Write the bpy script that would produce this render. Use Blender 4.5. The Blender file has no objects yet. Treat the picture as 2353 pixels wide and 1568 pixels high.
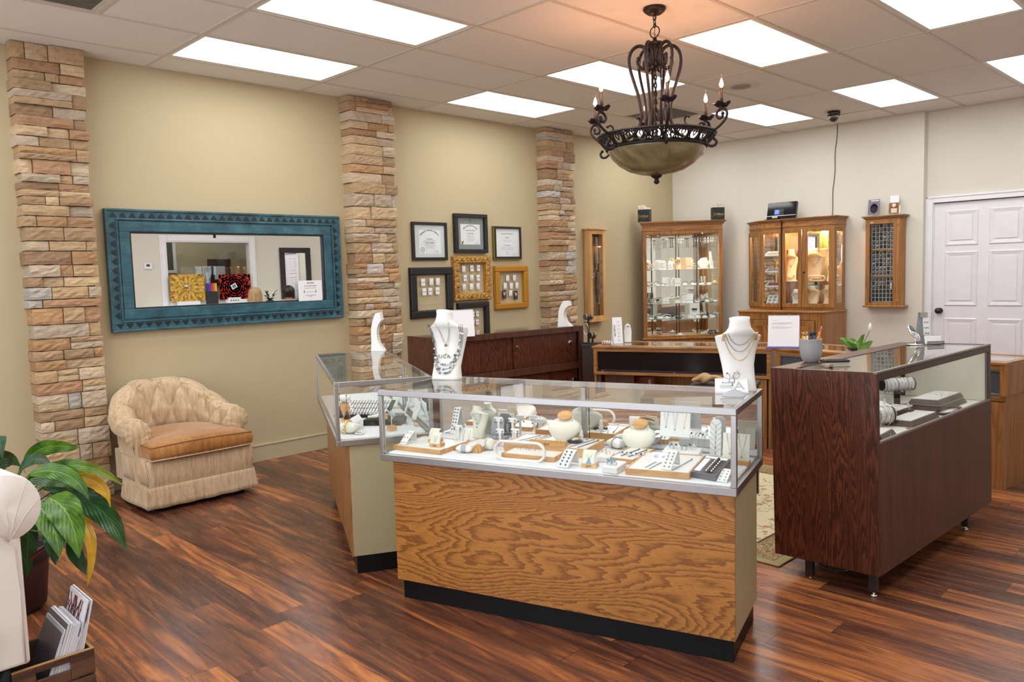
import bpy, bmesh, math, random
from mathutils import Vector, Matrix
PI = math.pi
SC = bpy.context.scene
COL = SC.collection
random.seed(7)
# ------------------------------------------------------------------ camera
FPX, YAW, PIT, ROL = 1806.36, -.7935, -.0842, -.0285
CAM = Vector((5.911, -2.213, 1.4462))
_f = Vector((math.sin(YAW)*math.cos(PIT), math.cos(YAW)*math.cos(PIT), math.sin(PIT)))
_r = Vector((math.cos(YAW), -math.sin(YAW), 0)); _u = _r.cross(_f)
_rt = _r*math.cos(ROL)+_u*math.sin(ROL); _up = -_r*math.sin(ROL)+_u*math.cos(ROL)
cd = bpy.data.cameras.new('camera'); cam = bpy.data.objects.new('camera', cd); COL.objects.link(cam)
cd.sensor_width = 36; cd.lens = FPX/2353*36; cd.clip_start = .05
M = Matrix((( _rt.x, _up.x, -_f.x, CAM.x), (_rt.y, _up.y, -_f.y, CAM.y), (_rt.z, _up.z, -_f.z, CAM.z), (0, 0, 0, 1)))
cam.matrix_world = M
SC.camera = cam
# ------------------------------------------------------------------ world, exposure
w = bpy.data.worlds.new('world'); SC.world = w; w.use_nodes = True
w.node_tree.nodes['Background'].inputs[0].default_value = (.8, .88, 1, 1)
w.node_tree.nodes['Background'].inputs[1].default_value = .35
vs = SC.view_settings
vs.view_transform = 'Standard'; vs.look = 'None'; vs.gamma = 1; vs.use_curve_mapping = False
vs.exposure = 0.32
PANEL_POWER = 6.0        # emission of the ceiling light diffusers
SC.cycles.use_denoising = True
SC.cycles.max_bounces = 10; SC.cycles.transparent_max_bounces = 24
SC.cycles.sample_clamp_indirect = 6
HC = 3.005               # ceiling height
# unseen fill lamp added behind the camera to lift the ceiling
dl = bpy.data.lights.new('ceiling_fill', 'AREA'); dl.shape = 'RECTANGLE'; dl.size = 5.0; dl.size_y = 2.0
dl.energy = 110; dl.color = (.86, .92, 1)
dlo = bpy.data.objects.new('ceiling_fill', dl); COL.objects.link(dlo)
dlo.location = (3.6, -4.4, 1.4); dlo.rotation_euler = (math.radians(90), 0, 0)

def ray(px, py):
    return _rt*((px-1176.5)/FPX) + _up*(-(py-784)/FPX) + _f
def atz(px, py, z=0.0):
    d = ray(px, py); return CAM + d*((z-CAM.z)/d.z)
def atx(px, py, x=0.0):
    d = ray(px, py); return CAM + d*((x-CAM.x)/d.x)
def aty(px, py, y=6.63):
    d = ray(px, py); return CAM + d*((y-CAM.y)/d.y)

# ------------------------------------------------------------------ node helpers
class NT:
    def __init__(s, m): s.t = m.node_tree; s.n = s.t.nodes
    def add(s, typ, **k):
        n = s.n.new(typ)
        for a, b in k.items():
            if hasattr(n, a): setattr(n, a, b)
        return n
    def link(s, a, b): s.t.links.new(a, b)
    def val(s, inp, v):
        if isinstance(v, bpy.types.NodeSocket): s.link(v, inp)
        else: inp.default_value = v
    def math(s, op, a, b=0.0, c=0.0):
        n = s.add('ShaderNodeMath', operation=op); s.val(n.inputs[0], a); s.val(n.inputs[1], b); s.val(n.inputs[2], c); return n.outputs[0]
    def coord(s, scale=(1, 1, 1), which='Object', rot=(0, 0, 0), loc=(0, 0, 0)):
        t = s.add('ShaderNodeTexCoord'); m = s.add('ShaderNodeMapping')
        m.inputs['Scale'].default_value = scale; m.inputs['Rotation'].default_value = rot; m.inputs['Location'].default_value = loc
        s.link(t.outputs[which], m.inputs[0]); return m.outputs[0]
    def noise(s, vec, scale=5., detail=2., rough=.5, dist=0.):
        n = s.add('ShaderNodeTexNoise'); s.val(n.inputs['Vector'], vec); n.inputs['Scale'].default_value = scale
        n.inputs['Detail'].default_value = detail; n.inputs['Roughness'].default_value = rough; n.inputs['Distortion'].default_value = dist
        return n.outputs[0]
    def ramp(s, fac, stops, interp='LINEAR'):
        r = s.add('ShaderNodeValToRGB'); r.color_ramp.interpolation = interp
        e = r.color_ramp.elements
        while len(e) < len(stops): e.new(.5)
        for i, (p, c) in enumerate(stops): e[i].position = p; e[i].color = (*c, 1)
        s.link(fac, r.inputs[0]); return r.outputs[0]
    def mix(s, fac, a, b, mode='MIX'):
        n = s.add('ShaderNodeMix', data_type='RGBA', blend_type=mode)
        s.val(n.inputs[0], fac)
        s.val(n.inputs[6], (*a, 1) if isinstance(a, tuple) and len(a) == 3 else a)
        s.val(n.inputs[7], (*b, 1) if isinstance(b, tuple) and len(b) == 3 else b)
        return n.outputs[2]
    def bump(s, h, strength=.3, dist=.01):
        n = s.add('ShaderNodeBump'); n.inputs['Strength'].default_value = strength; n.inputs['Distance'].default_value = dist
        s.link(h, n.inputs['Height']); s.link(n.outputs[0], s.n['Principled BSDF'].inputs['Normal'])
def srgb(r, g, b):
    f = lambda c: (c/255/12.92 if c/255 <= .04045 else ((c/255+.055)/1.055)**2.4)
    return (f(r), f(g), f(b))
MATS = {}
def mat(name, col=(.8, .8, .8), rough=.5, metal=0., spec=.5, sheen=0., coat=0., emit=None, es=0., alpha=None, noise=0.06, sss=0.):
    if name in MATS: return MATS[name]
    m = bpy.data.materials.new(name); m.use_nodes = True; MATS[name] = m
    p = m.node_tree.nodes['Principled BSDF']
    p.inputs['Base Color'].default_value = (*col, 1); p.inputs['Roughness'].default_value = rough
    p.inputs['Metallic'].default_value = metal; p.inputs['Specular IOR Level'].default_value = spec
    p.inputs['Sheen Weight'].default_value = sheen; p.inputs['Coat Weight'].default_value = coat; p.inputs['Coat Roughness'].default_value = .08
    if emit: p.inputs['Emission Color'].default_value = (*emit, 1); p.inputs['Emission Strength'].default_value = es
    if noise and not metal:
        t = NT(m); n = t.noise(t.coord(), 9, 3)
        c = t.mix(n, tuple(x*(1-noise) for x in col), tuple(min(1, x*(1+noise)) for x in col)); t.link(c, p.inputs['Base Color'])
    return m
def P(m): return m.node_tree.nodes['Principled BSDF']
def base(m): return P(m).inputs['Base Color']

def wood(name, dark, mid, light, scale=(1, 1, 1), rings=14., nscale=1.6, rough=.35, line=.35, coat=.0, jag=.06, saw=False):
    """veneer figure: contour lines of a stretched smooth noise, the long grain along the axis with the smallest scale"""
    m = bpy.data.materials.new(name); m.use_nodes = True; MATS[name] = m; t = NT(m)
    v = t.coord(scale)
    n1 = t.noise(v, nscale, 2.0, .45, .15)
    v2 = t.coord(tuple(a*14 for a in scale)); n2 = t.noise(v2, nscale*1.2, 3, .6)
    h = t.math('ADD', n1, t.math('MULTIPLY', n2, jag))
    r = t.math('FRACT', t.math('MULTIPLY', h, rings)) if saw else t.math('PINGPONG', t.math('MULTIPLY', h, rings), 1.0)
    c = t.ramp(r, [(0, dark), (line*.45, dark), (line, mid), (.9, light), (1, mid)]) if saw else t.ramp(r, [(0, dark), (line, mid), (1, light)])
    fine = t.noise(t.coord(tuple(a*60 for a in scale)), 2.0, 2, .6)
    c = t.mix(t.math('MULTIPLY', fine, .55), c, dark, 'MIX') if False else t.mix(.35, c, t.ramp(fine, [(.3, tuple(x*.55 for x in mid)), (.7, light)]), 'MIX')
    big = t.noise(t.coord(tuple(a*.6 for a in scale)), 1.3, 1)
    c = t.mix(.5, c, t.ramp(big, [(.25, (.62, .62, .62)), (.75, (1.25, 1.25, 1.25))]), 'MULTIPLY')
    t.link(c, base(m)); P(m).inputs['Roughness'].default_value = rough; P(m).inputs['Coat Weight'].default_value = coat
    P(m).inputs['Coat Roughness'].default_value = .15
    t.bump(fine, .08, .002)
    return m

def glassmat(name='clear_pane', tint=(.985, .995, .99), ior=1.72):
    if name in MATS: return MATS[name]
    m = bpy.data.materials.new(name); m.use_nodes = True; MATS[name] = m; t = NT(m)
    t.n.remove(t.n['Principled BSDF'])
    tr = t.add('ShaderNodeBsdfTransparent'); tr.inputs[0].default_value = (*tint, 1)
    gl = t.add('ShaderNodeBsdfGlossy'); gl.inputs['Roughness'].default_value = .004; gl.inputs[0].default_value = (1, 1, 1, 1)
    fr = t.add('ShaderNodeFresnel'); fr.inputs[0].default_value = ior
    ge = t.add('ShaderNodeNewGeometry')
    f = t.math('MULTIPLY', fr.outputs[0], t.math('SUBTRACT', 1.0, ge.outputs['Backfacing']))
    mx = t.add('ShaderNodeMixShader'); t.link(f, mx.inputs[0]); t.link(tr.outputs[0], mx.inputs[1]); t.link(gl.outputs[0], mx.inputs[2])
    t.link(mx.outputs[0], t.n['Material Output'].inputs[0]); return m

# ------------------------------------------------------------------ mesh builder
class B:
    def __init__(s): s.v = []; s.f = []; s.m = []; s.sm = []
    def _add(s, vs, fs, m=0, smooth=False):
        o = len(s.v); s.v += [Vector(p) for p in vs]
        for f in fs: s.f.append([i+o for i in f]); s.m.append(m); s.sm.append(smooth)
        return s
    def box(s, x0, x1, y0, y1, z0, z1, m=0, T=None):
        vs = [Vector((x, y, z)) for z in (z0, z1) for y in (y0, y1) for x in (x0, x1)]
        if T: vs = [T @ p for p in vs]
        return s._add(vs, [(0, 2, 3, 1), (4, 5, 7, 6), (0, 1, 5, 4), (2, 6, 7, 3), (0, 4, 6, 2), (1, 3, 7, 5)], m)
    def wedge(s, x0, x1, y0, y1, z0, za, zb, m=0, T=None):
        "box whose top goes from height za at y0 to zb at y1"
        vs = [Vector(p) for p in ((x0, y0, z0), (x1, y0, z0), (x0, y1, z0), (x1, y1, z0), (x0, y0, za), (x1, y0, za), (x0, y1, zb), (x1, y1, zb))]
        if T: vs = [T @ p for p in vs]
        return s._add(vs, [(0, 2, 3, 1), (4, 5, 7, 6), (0, 1, 5, 4), (2, 6, 7, 3), (0, 4, 6, 2), (1, 3, 7, 5)], m)
    def quad(s, a, b, c, d, m=0): return s._add([a, b, c, d], [(0, 1, 2, 3)], m)
    def prism(s, poly, z0, z1, m=0, T=None, smooth=False):
        n = len(poly); vs = [Vector((x, y, z0)) for x, y in poly] + [Vector((x, y, z1)) for x, y in poly]
        if T: vs = [T @ p for p in vs]
        o = len(s.v); s._add(vs, [list(range(n-1, -1, -1)), list(range(n, 2*n))], m)
        for i in range(n):
            j = (i+1) % n; s.f.append([o+i, o+j, o+n+j, o+n+i]); s.m.append(m); s.sm.append(smooth)
        return s
    def frustum(s, x0, x1, y0, y1, z0, z1, inset, m=0, T=None):
        i = inset
        vs = [Vector(p) for p in ((x0, y0, z0), (x1, y0, z0), (x0, y1, z0), (x1, y1, z0), (x0+i, y0+i, z1), (x1-i, y0+i, z1), (x0+i, y1-i, z1), (x1-i, y1-i, z1))]
        if T: vs = [T @ p for p in vs]
        return s._add(vs, [(0, 2, 3, 1), (4, 5, 7, 6), (0, 1, 5, 4), (2, 6, 7, 3), (0, 4, 6, 2), (1, 3, 7, 5)], m)
    def tube(s, pts, r, n=8, m=0, cap=True, closed=False, flat=1.0):
        pts = [Vector(p) for p in pts]; k = len(pts)
        rs = r if isinstance(r, (list, tuple)) else [r]*k
        o = len(s.v); up = None
        for i, p in enumerate(pts):
            if closed: d = pts[(i+1) % k]-pts[i-1]
            else: d = pts[min(i+1, k-1)]-pts[max(i-1, 0)]
            d = d.normalized() if d.length > 1e-9 else Vector((0, 0, 1))
            if up is None:
                up = Vector((0, 0, 1)) if abs(d.z) < .9 else Vector((1, 0, 0))
            a = d.cross(up)
            if a.length < 1e-6: a = d.cross(Vector((0, 1, 0)))
            a.normalize(); up = a.cross(d).normalized()
            for j in range(n):
                t = 2*PI*j/n; s.v.append(p + a*math.cos(t)*rs[i]*flat + up*math.sin(t)*rs[i])
        for i in range(k if closed else k-1):
            i2 = (i+1) % k
            for j in range(n):
                j2 = (j+1) % n; s.f.append([o+i*n+j, o+i*n+j2, o+i2*n+j2, o+i2*n+j]); s.m.append(m); s.sm.append(True)
        if cap and not closed:
            s.f.append([o+j for j in range(n-1, -1, -1)]); s.m.append(m); s.sm.append(False)
            s.f.append([o+(k-1)*n+j for j in range(n)]); s.m.append(m); s.sm.append(False)
        return s
    def cyl(s, a, b, r, r2=None, n=20, m=0):
        return s.tube([a, b], [r, r if r2 is None else r2], n, m)
    def lathe(s, prof, c=(0, 0, 0), n=28, m=0, T=None, smooth=True, sx=1, sy=1, wob=None):
        o = len(s.v); k = len(prof)
        for (r, z) in prof:
            for j in range(n):
                t = 2*PI*j/n; q = r*(wob(t, z) if wob else 1)
                p = Vector((c[0]+q*math.cos(t)*sx, c[1]+q*math.sin(t)*sy, c[2]+z)); s.v.append(T @ p if T else p)
        for i in range(k-1):
            for j in range(n):
                j2 = (j+1) % n; s.f.append([o+i*n+j, o+i*n+j2, o+(i+1)*n+j2, o+(i+1)*n+j]); s.m.append(m); s.sm.append(smooth)
        if prof[0][0] > 1e-6: s.f.append([o+j for j in range(n-1, -1, -1)]); s.m.append(m); s.sm.append(False)
        if prof[-1][0] > 1e-6: s.f.append([o+(k-1)*n+j for j in range(n)]); s.m.append(m); s.sm.append(False)
        return s
    def ball(s, c, r, n=10, m=0, sx=1, sy=1, sz=1):
        k = max(4, n//2+1)
        pr = [(max(1e-7, r*math.sin(PI*i/k)), -r*math.cos(PI*i/k)*sz) for i in range(k+1)]
        return s.lathe(pr, c, n, m, sx=sx, sy=sy)
    def surf(s, fn, nu, nv, m=0, thick=0.0, cu=False, smooth=True):
        "parametric sheet; thick > 0 gives it a back side"
        o = len(s.v); pts = [[Vector(fn(i/nu, j/nv)) for j in range(nv+1)] for i in range(nu+1)]
        for row in pts: s.v += row
        W = nv+1
        for i in range(nu):
            for j in range(nv): s.f.append([o+i*W+j, o+(i+1)*W+j, o+(i+1)*W+j+1, o+i*W+j+1]); s.m.append(m); s.sm.append(smooth)
        return s
    def mk(s, name, parent=None, mats=None, bevel=0, loc=None, rot=None, solid=0, sub=0, seg=2, weld=False):
        me = bpy.data.meshes.new(name); me.from_pydata([tuple(p) for p in s.v], [], s.f)
        for m in (mats if isinstance(mats, (list, tuple)) else [mats]):
            if m: me.materials.append(m)
        me.polygons.foreach_set('material_index', s.m); me.polygons.foreach_set('use_smooth', s.sm)
        if weld:
            bm = bmesh.new(); bm.from_mesh(me); bmesh.ops.remove_doubles(bm, verts=bm.verts, dist=1e-5); bm.to_mesh(me); bm.free()
        me.validate(); me.update()
        o = bpy.data.objects.new(name, me); COL.objects.link(o)
        if loc is not None: o.location = loc
        if rot is not None: o.rotation_euler = rot if isinstance(rot, tuple) else (0, 0, rot)
        if parent: o.parent = parent
        if solid: md = o.modifiers.new('solid', 'SOLIDIFY'); md.thickness = solid; md.offset = 0
        if sub: md = o.modifiers.new('sub', 'SUBSURF'); md.levels = sub; md.render_levels = sub
        if bevel:
            md = o.modifiers.new('bevel', 'BEVEL'); md.width = bevel; md.segments = seg; md.limit_method = 'ANGLE'; md.angle_limit = math.radians(35)
        return o
def thing(name, label, cat, loc=(0, 0, 0), rz=0., group=None, rot=None):
    o = bpy.data.objects.new(name, None); COL.objects.link(o); o.empty_display_size = .05
    o.location = loc; o.rotation_euler = rot if rot else (0, 0, rz)
    o['label'] = label; o['category'] = cat
    if group: o['group'] = group
    return o
def tag(o, label, cat, group=None):
    o['label'] = label; o['category'] = cat
    if group: o['group'] = group
    return o
def struct(o): o['kind'] = 'structure'; return o
def dup(root, loc=None, rz=None, label=None, group=None, rot=None):
    r = root.copy(); COL.objects.link(r)
    if loc is not None: r.location = loc
    if rz is not None: r.rotation_euler = (0, 0, rz)
    if rot is not None: r.rotation_euler = rot
    if label: r['label'] = label
    if group: r['group'] = group
    for ch in list(root.children):
        c = ch.copy(); COL.objects.link(c); c.parent = r
        for g in list(ch.children):
            d = g.copy(); COL.objects.link(d); d.parent = c
    return r
_txt = {}
def text(s, size, parent, m, T, name='lettering', align='CENTER', ext=.0004, spacing=1.0, shear=0.):
    cu = bpy.data.curves.new('t', 'FONT'); cu.body = s; cu.size = size; cu.extrude = ext; cu.align_x = align; cu.align_y = 'CENTER'
    cu.space_character = spacing; cu.shear = shear; cu.resolution_u = 2
    ob = bpy.data.objects.new('t', cu); COL.objects.link(ob)
    dg = bpy.context.evaluated_depsgraph_get(); me = bpy.data.meshes.new_from_object(ob.evaluated_get(dg))
    bpy.data.objects.remove(ob); bpy.data.curves.remove(cu)
    me.transform(T); me.materials.clear(); me.materials.append(m)
    o = bpy.data.objects.new(name, me); COL.objects.link(o)
    if parent: o.parent = parent
    return o
def frameT(o, x, y):
    "matrix whose local x and y axes map to the given vectors at origin o"
    x = Vector(x).normalized(); y = Vector(y).normalized(); z = x.cross(y)
    return Matrix(((x.x, y.x, z.x, o[0]), (x.y, y.y, z.y, o[1]), (x.z, y.z, z.z, o[2]), (0, 0, 0, 1)))
def Tr(x=0, y=0, z=0): return Matrix.Translation((x, y, z))
def Rx(a): return Matrix.Rotation(a, 4, 'X')
def Ry(a): return Matrix.Rotation(a, 4, 'Y')
def Rz(a): return Matrix.Rotation(a, 4, 'Z')
# ================================================================== materials
WHITE = mat('white_paint', srgb(236, 234, 236), .4)
M_wallL = mat('olive_tan_wall_paint', srgb(188, 172, 138), .75, noise=.02)
M_wallB = mat('cream_wall_paint', srgb(218, 212, 198), .75, noise=.02)
M_base = mat('tan_baseboard_paint', srgb(190, 180, 148), .45, noise=.02)
for mm in (M_wallL, M_wallB):
    t = NT(mm); t.bump(t.noise(t.coord(), 260, 2), .12, .002)
ALU = mat('brushed_aluminium', (.44, .44, .445), .3, 1.)
ALUD = mat('dark_aluminium', (.30, .27, .25), .35, 1.)
CHROME = mat('chrome', (.85, .85, .86), .06, 1.)
SILVER = mat('silver', (.75, .75, .76), .18, 1.)
GOLD = mat('gold', (.95, .68, .30), .2, 1.)
BLACK = mat('black_laminate', (.006, .006, .007), .4, spec=.2)
BLKP = mat('black_plastic', (.02, .02, .022), .3)
PAPER = mat('white_paper', (.82, .82, .84), .6, noise=.01)
INK = mat('dark_ink', (.03, .03, .035), .6, noise=0)
GREYINK = mat('grey_ink', (.22, .22, .24), .6, noise=0)
LEATHER = mat('white_leatherette', (.80, .80, .78), .38, noise=.015)
CREAM = mat('cream_leatherette', (.78, .77, .66), .4, noise=.02)
GLASS = glassmat()
MIRROR = mat('mirror_silvering', (.93, .94, .94), .0, 1.)
BEIGE = mat('beige_laminate', srgb(170, 158, 124), .45, noise=.02)
MARBLE = mat('white_display_fabric', (.76, .77, .79), .6, noise=.05)

def ceiling_mat():
    m = bpy.data.materials.new('acoustic_tile'); m.use_nodes = True; t = NT(m)
    n = t.noise(t.coord(), 240, 3, .7); n2 = t.noise(t.coord((1, 1, 1)), 90, 2)
    c = t.ramp(n, [(.30, srgb(184, 178, 170)), (.42, srgb(232, 228, 222)), (1, srgb(240, 236, 230))])
    t.link(c, base(m)); P(m).inputs['Roughness'].default_value = .9; t.bump(n, .35, .003); return m
def floor_mat():
    m = bpy.data.materials.new('hickory_plank_floor'); m.use_nodes = True; t = NT(m)
    tc = t.add('ShaderNodeTexCoord'); sp = t.add('ShaderNodeSeparateXYZ'); t.link(tc.outputs['Object'], sp.inputs[0])
    W, L = .127, 1.5
    row = t.math('FLOOR', t.math('DIVIDE', sp.outputs[1], W))
    wn = t.add('ShaderNodeTexWhiteNoise', noise_dimensions='1D'); t.link(row, wn.inputs['W'])
    xs = t.math('ADD', sp.outputs[0], t.math('MULTIPLY', wn.outputs[0], 3.1))
    colm = t.math('FLOOR', t.math('DIVIDE', xs, L))
    pid = t.math('ADD', t.math('MULTIPLY', row, 17.31), t.math('MULTIPLY', colm, 5.77))
    w2 = t.add('ShaderNodeTexWhiteNoise', noise_dimensions='1D'); t.link(pid, w2.inputs['W'])
    cx = t.add('ShaderNodeCombineXYZ')
    t.link(t.math('ADD', t.math('MULTIPLY', sp.outputs[0], .62), t.math('MULTIPLY', w2.outputs[0], 40.)), cx.inputs[0])
    t.link(t.math('MULTIPLY', sp.outputs[1], 5.5), cx.inputs[1]); t.link(t.math('MULTIPLY', w2.outputs[0], 13.), cx.inputs[2])
    n1 = t.noise(cx.outputs[0], 1.6, 4, .6, 2.4)
    cy = t.add('ShaderNodeVectorMath', operation='MULTIPLY'); t.link(cx.outputs[0], cy.inputs[0]); cy.inputs[1].default_value = (3.2, 14, 1)
    n2 = t.noise(cy.outputs[0], 1.5, 4, .65, .3)
    pl = t.math('MULTIPLY', t.math('SUBTRACT', w2.outputs[0], .5), .26)
    h = t.math('ADD', t.math('ADD', n1, pl), t.math('MULTIPLY', t.math('SUBTRACT', n2, .5), .42))
    c = t.ramp(h, [(.18, srgb(52, 30, 25)), (.40, srgb(88, 52, 40)), (.53, srgb(118, 70, 46)), (.66, srgb(164, 98, 54)), (.84, srgb(204, 134, 76))])
    fy = t.math('FRACT', t.math('DIVIDE', sp.outputs[1], W)); fx = t.math('FRACT', t.math('DIVIDE', xs, L))
    g1 = t.math('LESS_THAN', fy, .018); g2 = t.math('LESS_THAN', fx, .0022); g = t.math('MAXIMUM', g1, g2)
    c = t.mix(t.math('MULTIPLY', g, .75), c, srgb(30, 16, 12))
    t.link(c, base(m))
    P(m).inputs['Roughness'].default_value = .27; P(m).inputs['Specular IOR Level'].default_value = .5
    rr = t.ramp(n2, [(.3, (.2, .2, .2)), (.7, (.34, .34, .34))]); t.link(rr, P(m).inputs['Roughness'])
    t.bump(t.math('SUBTRACT', t.math('MULTIPLY', n2, .3), g), .12, .002); return m
# ================================================================== room shell
XR, YF, YB, YD = 7.0, -4.6, 6.63, 6.73       # right wall, shop front, back wall, recessed door wall
struct(B().box(-.1, XR+3, YF-.1, YB+.3, -.1, 0).mk('floor', None, floor_mat()))
struct(B().box(-.15, 0, YF-.1, YB+.15, 0, HC+.1).mk('wall_left', None, M_wallL))
struct(B().box(0, 3.062, YB, YB+.2, 0, HC+.1).mk('wall_back', None, M_wallB))
DX0, DX1, DZ = 3.135, 4.05, 2.055
b = B().box(3.062, DX0-.01, YD, YD+.1, 0, HC+.1).box(DX1+.01, XR+.1, YD, YD+.1, 0, HC+.1).box(DX0-.01, DX1+.01, YD, YD+.1, DZ+.01, HC+.1).box(3.062, 7.1, YD+.1, YD+.15, 0, HC+.1)
struct(b.mk('wall_door_side', None, M_wallB))
# right wall with an opening into the office (seen in the mirror)
OY0, OY1, OZ0, OZ1 = 2.76, 4.16, 1.17, 2.12
b = B().box(XR, XR+.12, YF, OY0, 0, HC).box(XR, XR+.12, OY1, YB+.2, 0, HC).box(XR, XR+.12, OY0, OY1, 0, OZ0).box(XR, XR+.12, OY0, OY1, OZ1, HC)
struct(b.mk('wall_right', None, M_wallB))
b = B()
for (y0, y1, z0, z1) in ((OY0-.11, OY0, OZ0-.11, OZ1+.11), (OY1, OY1+.11, OZ0-.11, OZ1+.11), (OY0, OY1, OZ1, OZ1+.11), (OY0, OY1, OZ0-.11, OZ0)):
    b.box(XR-.02, XR-.001, y0, y1, z0, z1); b.box(XR-.032, XR-.02, y0+.02, y1-.02, z0+.02, z1-.02)
fr = struct(b.mk('window_1', None, WHITE, bevel=.004))
struct(B().box(XR+.05, XR+.056, OY0, OY1, OZ0, OZ1).mk('pane', fr, GLASS))
# office behind it
struct(B().box(XR+2.4, XR+2.5, 1.0, 6.9, 0, HC).box(XR+.12, XR+2.4, .9, 1.0, 0, HC).box(XR+.12, XR+2.4, 6.8, 6.9, 0, HC).mk('wall_office', None, M_wallL))
# shop front behind the camera
struct(B().box(-.1, XR+.1, YF-.1, YF, 0, .45).box(-.1, XR+.1, YF-.1, YF, 2.6, HC).box(-.1, .5, YF-.1, YF, .45, 2.6).box(6.5, XR+.1, YF-.1, YF, .45, 2.6).box(3.3, 3.7, YF-.1, YF, .45, 2.6).mk('wall_front', None, M_wallB))
b = B()
for (x0, x1) in ((.5, 3.3), (3.7, 6.5)):
    for k in range(3):
        xx = x0+(x1-x0)*k/2; b.box(xx-.03, xx+.03, YF-.06, YF-.01, .45, 2.6)
    b.box(x0, x1, YF-.06, YF-.01, .45, .52).box(x0, x1, YF-.06, YF-.01, 2.53, 2.6)
wf = struct(b.mk('window_2', None, ALU)); struct(B().box(.5, 3.3, YF-.04, YF-.035, .45, 2.6).box(3.7, 6.5, YF-.04, YF-.035, .45, 2.6).mk('pane', wf, GLASS))
# baseboards
struct(B().box(.0, .016, YF, YB, 0, .125).box(0, .022, YF, YB, .125, .14).mk('baseboard_left', None, M_base, bevel=.003))
struct(B().box(.02, 3.04, YB-.016, YB, 0, .125).box(.02, 3.04, YB-.022, YB, .125, .14).mk('baseboard_back', None, M_wallB, bevel=.003))
struct(B().box(XR-.016, XR, YF, YD, 0, .14).mk('baseboard_right', None, WHITE, bevel=.003))
# ---- ceiling tiles and grid
GX, TX, TY = .36, .6096, 1.2192
LIGHTS = [(i, j) for i in (-4, -2, 0, 2, 4) for j in (0, 2, 4, 6, 8, 10) if -4.4 < i*TY]
LIGHTS = [(i, j) for (i, j) in LIGHTS if GX+(j+1)*TX < XR-.1]
VENTS = [(-.5-.5, 1), (3.5, 1)]               # half cells (i0, j)
def is_light(i, j): return (i, j) in LIGHTS
b = B(); g = B()
xs = [0]+[GX+j*TX for j in range(0, 11)]+[XR]
ys = [YF]+[i*TY for i in range(-3, 6)]+[YD]
for a in range(len(xs)-1):
    for c in range(len(ys)-1):
        j = a-1; i = c-4
        if j >= 0 and is_light(i, j) and c > 0: continue
        x0, x1, y0, y1 = xs[a], xs[a+1], ys[c], ys[c+1]
        if j == 1 and i in (-1, 3):
            ym = (i+.5)*TY
            if i == -1: y0 = ym
            else: y1 = ym
        b.box(x0, x1, y0, y1, HC, HC+.015)
# around vents: fill the half cells
b.box(0, XR+3, YF, YD, HC+.12, HC+.14)
ce = struct(b.mk('ceiling', None, ceiling_mat()))
for xx in xs[1:-1]: g.box(xx-.012, xx+.012, YF, YD, HC-.006, HC+.002)
for yy in ys[1:-1]: g.box(0, XR, yy-.012, yy+.012, HC-.0055, HC+.002)
for i in (-1, 3): g.box(GX+TX, GX+2*TX, (i+.5)*TY-.012, (i+.5)*TY+.012, HC-.0055, HC+.002)
g.box(0, .02, YF, YB, HC-.005, HC+.002).box(0, 3.06, YB-.02, YB, HC-.005, HC+.002).box(3.06, XR, YD-.02, YD, HC-.005, HC+.002)
M_grid = mat('ceiling_grid_paint', srgb(205, 198, 186), .5)
struct(g.mk('trim_1', None, M_grid, bevel=0))
# ---- recessed ceiling lights
M_diff = bpy.data.materials.new('lit_acrylic_diffuser'); M_diff.use_nodes = True
t = NT(M_diff); pr = t.noise(t.coord(), 400, 1); P(M_diff).inputs['Base Color'].default_value = (.9, .9, .9, 1)
P(M_diff).inputs['Emission Color'].default_value = (.93, .975, 1.0, 1); P(M_diff).inputs['Emission Strength'].default_value = PANEL_POWER
where = {(0, 0): 'above the teal mirror, beside the wall', (0, 2): 'cut off by the top edge, nearest the armchair side', (2, 0): 'above the framed certificates, beside the wall',
         (2, 2): 'just behind the scrolled top of the chandelier', (2, 4): 'right of the chandelier canopy', (4, 0): 'behind the chandelier bowl by the far corner',
         (4, 2): 'right of the chandelier candles near the corner cabinet', (4, 4): 'beyond the dome camera toward the door', (2, 6): 'large, at the top right corner of the view', (4, 6): 'at the right edge above the white door'}
lt = None
for (i, j) in LIGHTS:
    lab = 'lit fluorescent ceiling panel '+where.get((i, j), 'in the ceiling behind the viewer or out of sight')
    o = thing('ceiling_light', lab, 'ceiling light', (GX+j*TX, i*TY, HC), group='recessed ceiling light panels')
    if lt is None:
        fb = B().box(.012, .04, .012, TY-.012, -.002, .05).box(TX-.04, TX-.012, .012, TY-.012, -.002, .05).box(.04, TX-.04, .012, .04, -.002, .05).box(.04, TX-.04, TY-.04, TY-.012, -.002, .05)
        a = fb.mk('frame', o, mat('light_frame_white', srgb(225, 220, 210), .4)); d = B().box(.04, TX-.04, .04, TY-.04, .004, .01).mk('diffuser', o, M_diff); lt = (a, d)
    else:
        for s_ in lt:
            c_ = s_.copy(); COL.objects.link(c_); c_.parent = o
# office ceiling lamp
o = thing('ceiling_light', 'lit ceiling panel in the office behind the window', 'ceiling light', (8.0, 3.2, HC)); 
for s_ in lt: c_ = s_.copy(); COL.objects.link(c_); c_.parent = o
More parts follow.
